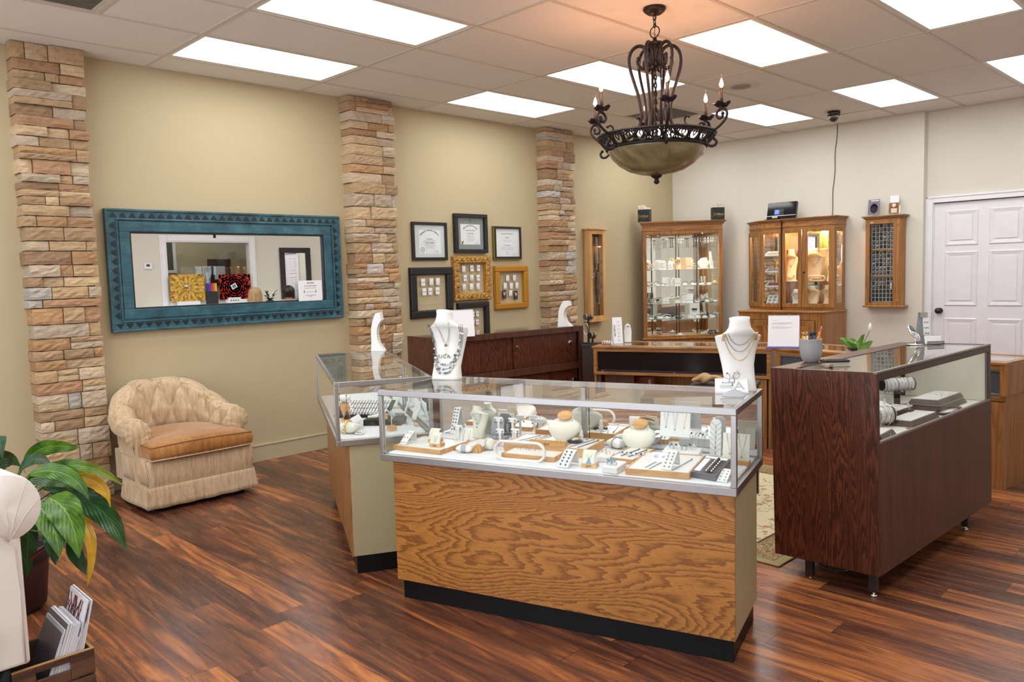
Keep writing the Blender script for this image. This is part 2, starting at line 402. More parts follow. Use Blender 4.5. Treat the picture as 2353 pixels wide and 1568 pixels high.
# ---- vents
M_vent = mat('grey_vent_metal', srgb(120, 114, 106), .5)
def vent(i0, lab):
    o = thing('air_vent', lab, 'air vent', (GX+TX, i0*TY, HC))
    f = B(); S = TX
    for (x0, x1, y0, y1) in ((.012, .04, .012, S-.012), (S-.04, S-.012, .012, S-.012), (.04, S-.04, .012, .04), (.04, S-.04, S-.04, S-.012)): f.box(x0, x1, y0, y1, -.004, .03)
    f.mk('frame', o, M_grid)
    g = B(); g.box(.04, S-.04, .04, S-.04, .028, .03)
    for k in range(36): g.box(.04+k*(S-.08)/36, .04+k*(S-.08)/36+.006, .04, S-.04, .0, .02)
    for k in range(36): g.box(.04, S-.04, .04+k*(S-.08)/36, .04+k*(S-.08)/36+.003, .0, .004)
    g.mk('grille', o, M_vent)
vent(-1+.0, 'grey perforated ceiling vent above the left stone column'); vent(3.5, 'grey square ceiling vent seen behind the chandelier')
# ---- speaker, camera
p = (2.42, 4.06)
o = thing('ceiling_speaker', 'round cream ceiling speaker with concentric slots, right of the chandelier candles', 'speaker', (p[0], p[1], HC))
M_spk = mat('speaker_cream', srgb(208, 200, 186), .5)
B().lathe([(.155, 0), (.155, -.006), (.14, -.009), (.085, -.009)], n=40).mk('bezel', o, M_spk)
gb = B().lathe([(.083, -.012), (.083, -.0065), (.0001, -.0065)], n=40)
for k in range(5): r = .015+k*.015; gb.lathe([(r, -.009), (r, -.014), (r+.007, -.014), (r+.007, -.009)], n=32)
gb.mk('grille', o, mat('speaker_grille', srgb(150, 144, 132), .5))
c = atz(1916, 256, HC)
o = thing('security_camera', 'black dome security camera on the ceiling near the far wall', 'security camera', (c.x, c.y, HC))
B().lathe([(.058, 0), (.062, -.01), (.062, -.04), (.052, -.052), (.05, -.052)], n=32).mk('housing', o, BLKP)
B().lathe([(.046, -.053), (.044, -.075), (.034, -.094), (.018, -.104), (.0001, -.107)], n=28).mk('dome', o, mat('smoked_dome', (.02, .02, .02), .05, spec=.8))
B().lathe([(.047, -.050), (.049, -.056), (.045, -.06)], n=32).mk('ring', o, CHROME)
a = aty(1924, 286, YB-.006); z_ = aty(1911, 497, YB-.006)
pts = [(a.x+(z_.x-a.x)*k/12+.006*math.sin(k*1.3), YB-.006, HC-.0+(1.96-HC)*k/12) for k in range(13)]
wire = B().tube(pts, .0035, 6).mk('power_cord', o, BLKP); wire.matrix_parent_inverse = Matrix.Translation((-c.x, -c.y, -HC))
# ---- door
o = struct(B().box(DX0, DX1, YD+.02, YD+.06, .012, DZ).mk('door_1', None, mat('door_white', srgb(232, 228, 232), .4)))
pn = B(); DW = DX1-DX0
for (z0, z1) in ((1.625, 1.965), (1.005, 1.545), (.24, .86)):
    for (x0, x1) in ((DX0+.115, DX0+.40), (DX1-.40, DX1-.115)):
        y0 = YD+.02; i = .035
        O = [(x0, z0), (x1, z0), (x1, z1), (x0, z1)]; I = [(x0+i, z0+i), (x1-i, z0+i), (x1-i, z1-i), (x0+i, z1-i)]
        # moulded recess: raised outer lip, a deep groove, raised field
        for k in range(4):
            a_, b_ = O[k], O[(k+1) % 4]; c_, d_ = I[(k+1) % 4], I[k]
            pn.quad((a_[0], y0-.010, a_[1]), (d_[0], y0-.001, d_[1]), (c_[0], y0-.001, c_[1]), (b_[0], y0-.010, b_[1]))
            q = .012; A2 = [(x0-q, z0-q), (x1+q, z0-q), (x1+q, z1+q), (x0-q, z1+q)]
            e_, f_ = A2[k], A2[(k+1) % 4]
            pn.quad((e_[0], y0, e_[1]), (a_[0], y0-.010, a_[1]), (b_[0], y0-.010, b_[1]), (f_[0], y0, f_[1]))
        pn.box(x0+i+.012, x1-i-.012, y0-.008, y0, z0+i+.012, z1-i-.012)
struct(pn.mk('moulding', o, MATS['door_white']))
kb = B().tube([(DX0+.065, YD+.02, .945), (DX0+.065, YD-.0, .945)], .03, 20).tube([(DX0+.065, YD+.0, .945), (DX0+.065, YD-.03, .945)], .011, 14).ball((DX0+.065, YD-.045, .945), .032, 20, sy=.75)
struct(kb.mk('knob', o, mat('black_knob', (.02, .018, .016), .3)))
b = B()
for (x0, x1, z0, z1) in ((DX0-.075, DX0-.008, 0, DZ+.075), (DX1+.008, DX1+.075, 0, DZ+.075), (DX0-.008, DX1+.008, DZ+.008, DZ+.075)):
    b.box(x0, x1, YD-.016, YD, z0, z1)
b.box(DX0-.075, DX0-.055, YD-.024, YD-.01, 0, DZ+.075).box(DX0-.075, DX1+.075, YD-.024, YD-.01, DZ+.055, DZ+.075).box(DX1+.055, DX1+.075, YD-.024, YD-.01, 0, DZ+.075)
b.box(DX0-.01, DX0, YD, YD+.06, 0, DZ+.01)
struct(b.mk('door_frame', o, WHITE, bevel=.004))
# electrical strip seen low on the wall through the right case
# ================================================================== stone columns
def stone_mat():
    m = bpy.data.materials.new('stacked_sandstone'); m.use_nodes = True; t = NT(m)
    at = t.add('ShaderNodeVertexColor', layer_name='stone')
    s1 = t.noise(t.coord((3, 3, 20)), 2.2, 4, .65, .8); s2 = t.noise(t.coord(), 60, 3, .6)
    c = t.mix(.75, at.outputs[0], t.ramp(s1, [(.25, (.66, .60, .54)), (.5, (1.05, 1.03, 1)), (.8, (1.35, 1.33, 1.3))]), 'MULTIPLY')
    c = t.mix(.4, c, t.ramp(s2, [(.3, (.75, .75, .75)), (.7, (1.15, 1.15, 1.15))]), 'MULTIPLY')
    t.link(c, base(m)); P(m).inputs['Roughness'].default_value = .85
    h = t.math('ADD', t.noise(t.coord((2, 2, 12)), 4, 5, .6, 1.), t.math('MULTIPLY', s2, .3)); t.bump(h, .6, .014); return m
M_stone = stone_mat(); M_mortar = mat('column_core', srgb(58, 44, 34), .9)
TONES = [srgb(c[0]*.93, c[1]*.935, c[2]*.95) for c in ((206, 178, 140), (196, 164, 122), (188, 158, 120), (214, 192, 160), (176, 146, 110), (190, 150, 104), (200, 180, 156), (168, 136, 102), (182, 142, 106), (198, 190, 178), (182, 150, 114), (212, 184, 142), (196, 176, 148))]
def stone_block(b, x0, x1, y0, y1, z0, z1, col, cols, rnd):
    "a split faced block, front face at x1, rough grid on the front"
    nu, nv = max(3, int((y1-y0)/.028)), max(3, int((z1-z0)/.018)); o = len(b.v)
    jit = .0055; r = .0055
    P_ = {}
    for i in range(nu+1):
        for j in range(nv+1):
            u, v = i/nu, j/nv; edge = (i in (0, nu)) or (j in (0, nv))
            d = -r if edge else rnd.uniform(-jit, jit*1.1)
            if (i in (0, nu)) and (j in (0, nv)): d = -r*1.7
            P_[i, j] = len(b.v)
            b.v.append(Vector((x1+d, y0+(y1-y0)*u+(0 if edge else rnd.uniform(-.004, .004)), z0+(z1-z0)*v+(0 if not edge else rnd.uniform(-.0015, .0015)))))
    for i in range(nu):
        for j in range(nv): b.f.append([P_[i, j], P_[i+1, j], P_[i+1, j+1], P_[i, j+1]]); b.m.append(0); b.sm.append(False); cols.append(col)
    # sides back to x0
    ring = [P_[i, 0] for i in range(nu+1)]+[P_[nu, j] for j in range(1, nv+1)]+[P_[i, nv] for i in range(nu-1, -1, -1)]+[P_[0, j] for j in range(nv-1, 0, -1)]
    back = []
    for q in ring: pv = b.v[q]; back.append(len(b.v)); b.v.append(Vector((x0, pv.y+rnd.uniform(-.001, .001), pv.z)))
    for k in range(len(ring)):
        k2 = (k+1) % len(ring); b.f.append([ring[k2], ring[k], back[k], back[k2]]); b.m.append(0); b.sm.append(False); cols.append(col)
def stone_column(y0, y1, seed, lab):
    rnd = random.Random(seed); b = B(); cols = []; z = .0; D = .15
    o = thing('stone_column', lab, 'stone column', (0, (y0+y1)/2, 0)); cy = (y0+y1)/2
    tall = []
    while z < HC-.02:
        h = rnd.choice((.055, .065, .07, .08, .09, .11)); 
        if z+h > HC-.03: h = HC-.002-z
        y = y0-cy+rnd.uniform(-.012, .008); ye = y1-cy+rnd.uniform(-.008, .012)
        prev = None
        while y < ye-.01:
            l = rnd.choice((.08, .13, .18, .22, .27, .33)); 
            if ye-(y+l) < .06: l = ye-y
            dx = rnd.uniform(-.016, .016); c = rnd.choice(TONES); k = rnd.uniform(.86, 1.1); c = tuple(min(1, q*k) for q in c)
            if h > .075 and rnd.random() < .35 and l > .1:
                hm = h*rnd.uniform(.42, .58); k2 = rnd.uniform(.85, 1.1); c2 = tuple(min(1, q*k2) for q in rnd.choice(TONES))
                stone_block(b, .0, D+dx, y+.002, y+l-.002, z+.0015, z+hm-.0012, c, cols, rnd)
                stone_block(b, .0, D+dx+rnd.uniform(-.01, .01), y+.002, y+l-.002, z+hm+.0012, z+h-.0015, c2, cols, rnd)
            else: stone_block(b, .0, D+dx, y+.0025, y+l-.0025, z+.0025, z+h-.0025, c, cols, rnd)
            y += l
        z += h
    s_ = b.mk('stonework', o, M_stone)
    ca = s_.data.color_attributes.new('stone', 'FLOAT_COLOR', 'CORNER'); k = 0
    for pi_, pl in enumerate(s_.data.polygons):
        for li in pl.loop_indices: ca.data[li].color = (*cols[pi_], 1)
    B().box(.0, D-.035, y0-cy+.015, y1-cy-.015, .001, HC-.002).mk('core', o, M_mortar)
stone_column(-.865, -.45, 11, 'stacked sandstone column at the left, between the potted plant and teal mirror')
stone_column(1.605, 2.065, 23, 'stacked sandstone column between the teal mirror and the framed certificates')
stone_column(4.05, 4.505, 37, 'stacked sandstone column between the framed certificates and the narrow wall case')
# ================================================================== showcases
OAK = wood('golden_oak_veneer', srgb(112, 62, 20), srgb(170, 110, 48), srgb(190, 128, 62), (.50, 1.0, 2.6), rings=58, nscale=1.05, line=.46, jag=.034, saw=True)
OAKP = wood('oak_panel', srgb(128, 82, 42), srgb(160, 108, 60), srgb(178, 126, 76), (12, 12, .9), rings=12, nscale=1.5, line=.4)
OAKV = wood('oak_vertical', srgb(112, 68, 30), srgb(156, 104, 50), srgb(176, 122, 66), (18, 18, .9), rings=9, nscale=1.4, line=.35)
OAKH = wood('oak_horizontal', srgb(112, 68, 30), srgb(158, 106, 52), srgb(178, 124, 68), (1.2, 1.2, 18), rings=9, nscale=1.4, line=.35)
WAL = wood('rosewood_veneer', srgb(26, 10, 8), srgb(86, 42, 28), srgb(112, 60, 38), (5.0, 5.0, .50), rings=34, nscale=1.5, line=.6, jag=.05, saw=True, rough=.32)
WALP = wood('plain_walnut_laminate', srgb(62, 32, 24), srgb(82, 46, 34), srgb(94, 56, 42), (26, 26, .7), rings=5, nscale=2, line=.5, rough=.38)
BLOND = wood('blond_tray_wood', srgb(196, 138, 74), srgb(222, 168, 104), srgb(234, 188, 130), (2, 8, 8), rings=4, nscale=2, line=.4)
DECK = .68
def alu_case(label, loc, rz, L, D, frontmat, endmat):
    T_, Z0 = .958, .645
    o = thing('display_case', label, 'display case', (loc[0], loc[1], 0), rz)
    kx = .045
    B().box(kx, L-.03, .075, D-.05, 0, .092).mk('toe_kick', o, BLACK, bevel=.002)
    B().box(.03, L-.018, .052, .060, .092, Z0).mk('front_panel', o, frontmat)
    B().box(.03, .048, .060, D-.04, .092, Z0).mk('end_panel', o, endmat, bevel=.0015); B().box(L-.036, L-.018, .060, D-.04, .092, Z0).mk('end_panel', o, endmat, bevel=.0015)
    B().box(.048, L-.036, D-.058, D-.04, .092, Z0-.002).box(.05, L-.04, .061, D-.06, .094, .11).mk('cabinet_back', o, OAKP)
    f = B(); w_, t_ = .024, .020
    for (z0, z1) in ((T_-w_, T_), (Z0, Z0+.03)):
        f.box(0, L, 0, t_, z0, z1).box(0, L, D-t_, D, z0, z1).box(0, t_, t_, D-t_, z0, z1).box(L-t_, L, t_, D-t_, z0, z1)
    for x in (0, L-t_):
        for y in (0, D-t_): f.box(x, x+t_, y, y+t_, Z0+.03, T_-w_)
    f.mk('frame', o, ALU, bevel=.0022)
    B().box(t_, L-t_, t_, D-t_, Z0+.004, Z0+.02).mk('deck_board', o, BEIGE)
    B().box(t_+.004, L-t_-.004, t_+.004, D-.035, Z0+.021, DECK).mk('deck_pad', o, MARBLE, bevel=.008, seg=3)
    B().box(t_-.008, L-t_+.008, t_-.008, D-t_+.008, T_-.004, T_+.001).mk('top_glass', o, GLASS)
    B().box(t_, L-t_, .006, .011, Z0+.028, T_-w_+.003).mk('front_glass', o, GLASS)
    for x in (.006, L-.011): B().box(x, x+.005, t_, D-t_, Z0+.028, T_-w_+.003).mk('end_glass', o, GLASS)
    m_ = L/2
    B().box(t_, m_+.02, D-.022, D-.018, Z0+.022, T_-w_).box(m_-.02, L-t_, D-.014, D-.010, Z0+.022, T_-w_).mk('sliding_door', o, MIRROR)
    B().box(m_-.012, m_+.012, D-.030, D-.008, Z0+.022, T_-w_).mk('door_stile', o, ALU, bevel=.002)
    B().tube([(m_, D-.038, Z0+.22), (m_, D-.028, Z0+.22)], .009, 16).mk('lock', o, CHROME)
    return o
F_RZ = math.atan2(.305, .952); F_O = (3.057, -.241); F_L, F_D = 1.545, .51
alu_case('long glass display case on golden oak base with strong grain, in the foreground', F_O, F_RZ, F_L, F_D, OAK, BEIGE)
L_RZ = math.atan2(-.461, .887); L_L, L_D = 1.55, .475; L_O = (1.290, .497)
alu_case('glass display case with beige end panel, behind the left end of the foreground case', L_O, L_RZ, L_L, L_D, OAKP, BEIGE)
def loc2w(O, rz, x, y, z=0): c, s_ = math.cos(rz), math.sin(rz); return Vector((O[0]+x*c-y*s_, O[1]+x*s_+y*c, z))

# ---- right walnut case on steel legs: local x away from the camera, local y = to the left (staff side)
R_RZ = math.radians(88.2); R_O = (4.662, 1.19)
RL, RD, RB, RT = 1.505, .485, .0, .885        # body relative to z = .105
o = thing('display_case', 'dark rosewood glass-topped display case on black legs, at the right', 'display case', (R_O[0], R_O[1], .105), rot=(math.radians(-1.45), 0, R_RZ))
B().box(0, .02, 0, RD, 0, RT).mk('end_panel', o, WAL, bevel=.001)
B().box(RL-.02, RL, 0, RD, 0, RT).mk('end_panel', o, WALP, bevel=.001); B().box(RL-.0235, RL-.0205, .02, RD-.04, .572, RT-.012).mk('wall_reflection_sheet', o, M_wallB)  # added cream sheet, its colour stands in for the wall's reflection
B().box(.02, RL-.02, 0, .018, 0, .575).mk('front_panel', o, WALP)
B().box(.02, RL-.02, .018, RD, 0, .018).box(.02, RL-.02, RD-.018, RD, .018, .56).mk('cabinet_body', o, WALP)
B().box(.02, RL-.02, .018, RD-.02, .555, .570).mk('deck', o, mat('cream_deck', (.78, .77, .68), .5))
BRZ = mat('bronze_trim', (.10, .075, .06), .35, .8)
B().box(.02, RL-.02, .0, .014, .574, .584).mk('sill_trim', o, ALU)
B().box(.02, RL-.02, .0, .016, RT-.04, RT-.012).box(.02, .028, .0, .016, .584, RT-.04).box(RL-.035, RL-.02, .0, .02, .584, RT-.04).mk('rail', o, BRZ, bevel=.001)
B().box(.0, RL, -.001, .016, RT-.009, RT+.001).box(0, .006, .016, RD-.11, RT-.001, RT+.001).mk('top_trim', o, ALUD, bevel=.001)
B().box(.0, RL, RD-.11, RD, RT-.004, RT+.001).mk('top_board', o, WALP, bevel=.001)
B().box(.004, RL-.004, .012, RD-.105, RT-.008, RT-.002).mk('top_glass', o, GLASS)
B().box(.028, RL-.035, .005, .010, .584, RT-.04).mk('front_glass', o, glassmat('thin_front_pane', (.99, 1, .995), 1.38))
B().box(.02, RL*.52, RD-.034, RD-.030, .57, RT-.01).box(RL*.5, RL-.02, RD-.026, RD-.022, .57, RT-.01).mk('sliding_door', o, MIRROR)
for (x, y) in ((.035, .04), (.035, .33), (RL-.27, .05), (RL-.27, .40)):
    lg = B().box(x-.016, x+.016, y-.016, y+.016, -.082, 0).mk('leg', o, BLKP, bevel=.001)
    B().cyl((x, y, -.083), (x, y, -.098), .006, n=10).cyl((x, y, -.094 if y < .2 else -.104), (x, y, -.103 if y < .2 else -.113), .013, .016, n=20).mk('levelling_foot', lg, CHROME)
q = [(.03, .30-.0, -.0), (.035, .27, -.025), (.04, .22, -.033), (.05, .17, -.025), (.06, .13, .0)]
B().tube(q, .006, 8).mk('cable', o, BLKP)
# ---- middle walnut case (its sliding-door side faces us)
W_RZ = math.atan2(1.584, .166); W_O = (1.14, 1.643)
WL_, WD_, WT_ = 1.593, .42, .965
o = thing('display_case', 'dark rosewood counter with sliding wood doors, below the framed certificates', 'display case', (W_O[0], W_O[1], 0), W_RZ)
B().box(0, .018, 0, WD_, .0, WT_).mk('end_panel', o, WAL, bevel=.001)
B().box(WL_-.018, WL_, 0, WD_, .0, WT_).mk('end_panel', o, WAL, bevel=.001)
B().box(.018, WL_-.018, 0, .02, .921, WT_).box(.018, WL_-.018, 0, .02, .588, .648).box(.018, .05, 0, .02, .648, .921).box(WL_-.05, WL_-.018, 0, .02, .648, .921).box(.018, .05, 0, .02, .1, .588).box(WL_-.05, WL_-.018, 0, .02, .1, .588).box(.018, WL_-.018, 0, .02, .06, .12).mk('face_frame', o, WALP, bevel=.001)
B().box(.018, WL_-.018, .055, .07, .1, WT_-.01).box(.018, WL_-.018, .07, WD_-.01, .06, .08).box(.018, WL_-.018, .02, WD_-.01, .60, .62).mk('carcass', o, mat('case_inside_black', (.02, .012, .01), .6))
B().box(.018, WL_-.018, WD_-.012, WD_, .06, .64).mk('front_panel', o, WALP)
B().box(.05, .84, .042, .052, .648, .921).mk('sliding_door', o, WAL)
d2 = B().box(.80, WL_-.06, .028, .038, .650, .921).mk('sliding_door', o, WAL)
B().tube([(1.45, .018, .824), (1.45, .029, .824)], .022, 24).tube([(1.45, .0165, .824), (1.45, .019, .824)], .015, 24).mk('finger_pull', d2, SILVER)
B().tube([(.835, .012, .838), (.835, .03, .838)], .009, 16).box(.829, .841, .0, .013, .826, .85).mk('lock', d2, SILVER)
d3 = B().box(.80, WL_-.06, .028, .038, .12, .585).mk('sliding_door', o, WAL)
B().tube([(1.49, .018, .485), (1.49, .029, .485)], .022, 24).mk('finger_pull', d3, SILVER)
B().box(.05, .84, .042, .052, .12, .585).mk('sliding_door', o, WAL)
B().box(.0, WL_, .0, .03, WT_-.0005, WT_+.003).box(0, .02, .03, WD_, WT_-.0005, WT_+.003).box(WL_-.02, WL_, .03, WD_, WT_-.0005, WT_+.003).mk('top_trim', o, WALP)
B().box(.02, WL_-.02, .03, WD_, WT_-.004, WT_+.002).mk('top_glass', o, GLASS)
B().box(.018, WL_-.018, WD_-.008, WD_-.003, .64, WT_-.005).mk('front_glass', o, GLASS)
B().box(.018, WL_-.018, .071, WD_-.012, .64, .655).mk('deck', o, MATS['cream_deck'])
# ---- low oak cases at the back
def oak_case(label, O, rz, L, D, kind):
    o = thing('display_case', label, 'display case', (O[0], O[1], 0), rz)
    b = B().box(-.012, L+.012, -.015, .10, .795, .812).box(-.012, .03, .10, D, .795, .812).box(L-.03, L+.012, .10, D, .795, .812).box(-.012, L+.012, D-.03, D+.01, .795, .812)
    b.mk('top_frame', o, OAKH, bevel=.003)
    B().box(.03, L-.03, .10, D-.03, .803, .809).mk('top_glass', o, GLASS)
    B().box(.0, L, .0, .02, .765, .795).box(0, .03, 0, .02, .585, .765).box(L-.03, L, 0, .02, .585, .765).box(0, L, 0, .02, .565, .59).mk('face_frame', o, OAKH, bevel=.002)
    B().box(0, .018, .02, D, .0, .795).mk('end_panel', o, OAKV); B().box(L-.018, L, .02, D, .0, .795).mk('end_panel', o, OAKV)
    B().box(.018, L-.018, .02, D-.01, .565, .58).mk('deck', o, MATS['cream_deck'])
    B().box(.018, L-.018, D-.012, D-.004, .6, .795).mk('front_glass', o, GLASS)
    B().box(.018, L-.018, D-.02, D, .0, .56).mk('front_panel', o, OAKV)
    if kind == 'A':
        f = mat('black_door_gloss', (.008, .008, .010), .12)
        B().box(.03, .72, .032, .038, .60, .765).mk('sliding_door', o, f); B().box(.70, L-.03, .024, .030, .60, .765).mk('sliding_door', o, f)
        B().box(.03, L-.03, .012, .04, .59, .604).mk('door_track', o, mat('track_brown', (.05, .04, .035), .3, .6))
        l = B()
        for x in (.08, .70, L-.06): l.tube([(x, .004, .597), (x, .014, .597)], .008, 14)
        l.mk('lock', o, CHROME)
        # drawer stack and pilaster on the right, panel on the left
        b = B(); 
        B().box(L-.19, L-.03, .02, .04, .0, .56).mk('pilaster', o, OAKV, bevel=.004)
        b.box(0.02, .06, .02, .04, .0, .56).box(.08, .34, .06, .075, .0, .56); b.mk('side_board', o, WALP)
        for k in range(5):
            B().box(L-.44, L-.20, .015, .035, .46-k*.1, .55-k*.1).mk('drawer', o, OAKH, bevel=.003)
    else:
        B().box(.03, L-.03, .02, .026, .60, .765).mk('sliding_door', o, mat('grey_glass_door', (.08, .09, .11), .1))
        B().box(.02, L-.02, .006, .022, .752, .766).box(.02, L-.02, .006, .022, .59, .612).box(.02, .036, .006, .022, .612, .752).mk('door_frame', o, ALU, bevel=.001)
        B().box(.0, L, .0, .02, .0, .56).mk('back_panel', o, OAKP)
        B().box(L-.02, L+.014, -.012, D, .60, .80).mk('end_moulding', o, OAKV, bevel=.003)
    return o
A_RZ = math.atan2(.52, 1.37); A_O = (1.58, 3.03); A_L = 1.465
oak_case('low oak display case with black sliding doors, behind the gold-chain neck stand', A_O, A_RZ, A_L, .5, 'A')
B_RZ = math.atan2(-.2, 1.63); B_O = (2.985, 3.575); B_L = 1.625
oak_case('low oak display case with grey framed door, mostly hidden behind the rosewood case', B_O, B_RZ, B_L, .5, 'B')
# black steel T-stand base cabinet: the dark pedestal between the two counters
o = thing('pedestal', 'dark walnut pedestal between the rosewood counter and low oak case', 'pedestal', (1.43, 3.10, 0), A_RZ)
B().box(-.035, .085, .02, .2, 0, .79).mk('body', o, mat('pedestal_walnut', (.035, .012, .008), .35)); B().box(-.04, .092, .01, .21, .79, .815).mk('top', o, BLKP, bevel=.002)

# ================================================================== rug
def rug_mat():
    m = bpy.data.materials.new('cream_floral_rug'); m.use_nodes = True; t = NT(m)
    v = t.add('ShaderNodeTexVoronoi'); t.link(t.coord((6, 6, 6)), v.inputs[0]); v.inputs['Scale'].default_value = 1.6
    n = t.noise(t.coord(), 14, 3, .6, 1.5)
    c = t.ramp(n, [(0, srgb(206, 192, 150)), (.56, srgb(212, 198, 158)), (.60, srgb(150, 128, 76)), (.66, srgb(176, 120, 84)), (.72, srgb(206, 190, 150))])
    c = t.mix(t.math('LESS_THAN', v.outputs['Distance'], .2), c, t.ramp(t.noise(t.coord(), 40, 1), [(.4, srgb(172, 96, 72)), (.6, srgb(196, 150, 104))]))
    t.link(c, base(m)); P(m).inputs['Roughness'].default_value = .95; P(m).inputs['Sheen Weight'].default_value = .2; t.bump(t.noise(t.coord(), 500, 1), .4, .003); return m
def rugb_mat():
    m = bpy.data.materials.new('brown_scroll_border'); m.use_nodes = True; t = NT(m)
    n = t.noise(t.coord(), 26, 3, .6, 2.5)
    c = t.ramp(n, [(.0, srgb(92, 72, 42)), (.46, srgb(110, 84, 50)), (.52, srgb(196, 176, 126)), (.58, srgb(104, 78, 46)), (.66, srgb(160, 104, 70)), (.72, srgb(120, 100, 56))])
    t.link(c, base(m)); P(m).inputs['Roughness'].default_value = .95; return m
RM, RBM = rug_mat(), rugb_mat(); RE = mat('rug_edge_sage', srgb(158, 146, 102), .95); RDK = mat('rug_dark_line', srgb(84, 64, 40), .95)
x0, x1, y0, y1 = 2.15, 4.165, 1.268, 3.05
o = thing('area_rug', 'cream floral area rug with brown scroll border behind the foreground case', 'rug', (x0, y0, 0))
w_, h_ = x1-x0, y1-y0
B().box(0, w_, 0, h_, .001, .009).mk('edging', o, RE, bevel=.003)
for nm, a, m_, zt in (('border', .05, RBM, .0105), ('line', .225, RDK, .0112), ('field', .24, RM, .012)):
    B().box(a, w_-a, a, h_-a, .008, zt).mk(nm, o, m_)

# ================================================================== corner cabinet (diagonal)
CB = .56; CC = Vector((CB-.03, 6.63-CB-.03, 0)); C_RZ = math.radians(45)   # local x right along the face, local y into the corner
CW = .485
o = thing('corner_cabinet', 'tall oak corner display cabinet with glass shelves and mirrored back', 'display cabinet', CC, C_RZ)
def cpoly(w_, d0, dd): return [(-w_, d0), (w_, d0), (w_, .04+d0), (w_-.0-dd, .04+d0+dd), (-w_+dd, .04+d0+dd), (-w_, .04+d0)]
def cprism(w_, d0, z0, z1, b, dd=.27): return b.prism(cpoly(w_, d0, dd), z0, z1)
b = B(); cprism(CW-.005, .0, .10, .60, b); cprism(CW-.04, .03, .0, .10, b); b.mk('base', o, OAKV, bevel=.002)
b = B()
for k in range(3):
    x = -CW+.06+k*(2*CW-.12)/2
for (xa, xb) in ((-CW+.05, -.01), (.01, CW-.05)):
    d_ = B().box(xa, xb, -.016, 0, .40, .57).mk('drawer', o, OAKH, bevel=.003); B().ball(((xa+xb)/2, -.026, .485), .012, 12).mk('knob', d_, BLACK)
    d_ = B().box(xa, xb, -.016, 0, .13, .38).mk('door', o, OAKV, bevel=.003); B().box(xa+.05, xb-.05, -.02, -.014, .18, .33).mk('field', d_, OAKH, bevel=.003)
b = B(); cprism(CW+.02, -.025, .60, .622, b); b.mk('ledge', o, OAKH, bevel=.005)
b = B(); Zt = 1.885
b.box(-CW, -CW+.045, 0, .03, .622, 1.93).box(CW-.045, CW, 0, .03, .622, 1.93).box(-CW+.045, CW-.045, 0, .03, .622, .645).box(-CW+.045, CW-.045, 0, .03, Zt, 1.93)
b.mk('face_frame', o, OAKV, bevel=.003)
b = B(); cprism(CW+.004, -.006, 1.925, 1.94, b); cprism(CW-.002, .0, 1.94, 1.985, b); b.mk('frieze', o, OAKH, bevel=.002)
b = B()
for k, (g_, z0) in enumerate(((.008, 1.985), (.018, 1.997), (.032, 2.012), (.04, 2.024))): cprism(CW+g_, -g_, z0, z0+.013, b)
b.mk('crown', o, OAKH, bevel=.002)
B().box(-CW+.04, CW-.04, .012, .016, .64, Zt+.002).mk('front_glass', o, GLASS)
# side walls and mirrored back
b = B()
pl = cpoly(CW-.006, .03, .27)
for a_, c_ in ((pl[1], pl[2]), (pl[2], pl[3]), (pl[4], pl[5]), (pl[5], pl[0])):
    b.quad((*a_, .622), (*c_, .622), (*c_, 1.93), (*a_, 1.93))
b.mk('side_wall', o, OAKV, solid=.006)
pl2 = cpoly(CW-.02, .035, .262)
b = B().quad((*pl2[3], .63), (*pl2[4], .63), (*pl2[4], 1.925), (*pl2[3], 1.925)); b.mk('back_mirror', o, MIRROR, solid=.003)
b = B()
for a_, c_ in ((pl2[2], pl2[3]), (pl2[4], pl2[5])): b.quad((*a_, .63), (*c_, .63), (*c_, 1.925), (*a_, 1.925))
b.mk('side_mirror', o, MIRROR, solid=.003)
SHZ = (.838, 1.036, 1.247, 1.45, 1.724)
for z in SHZ:
    B().prism(cpoly(CW-.05, .04, .22), z-.006, z).mk('shelf', o, glassmat('shelf_glass', (.95, .98, .97)), bevel=0)
b = B(); cprism(CW-.02, .033, .622, .632, b, .25); b.mk('deck', o, OAKH)
B().box(-.006, .006, .24, .255, .63, 1.92).mk('shelf_rail', o, BRZ)
M_bulb = mat('halogen_lit', (1, 1, 1), .4, emit=(1, .88, .68), es=40, noise=0)
for x in (-.05, .27):
    q = B().lathe([(.03, 1.924), (.032, 1.915), (.022, 1.908)], (x, .16, 0), n=20).mk('lamp_housing', o, CHROME); B().lathe([(.021, 1.909), (.0001, 1.907)], (x, .16, 0), n=18).mk('lit_lens', q, M_bulb)
    pl_ = bpy.data.lights.new('cabinet_halogen', 'SPOT'); pl_.energy = 24; pl_.color = (1, .84, .62); pl_.spot_size = 2.1; pl_.shadow_soft_size = .02
    po = bpy.data.objects.new('cabinet_halogen', pl_); COL.objects.link(po); wv = loc2w((CC.x, CC.y), C_RZ, x, .16, 1.9); po.location = wv
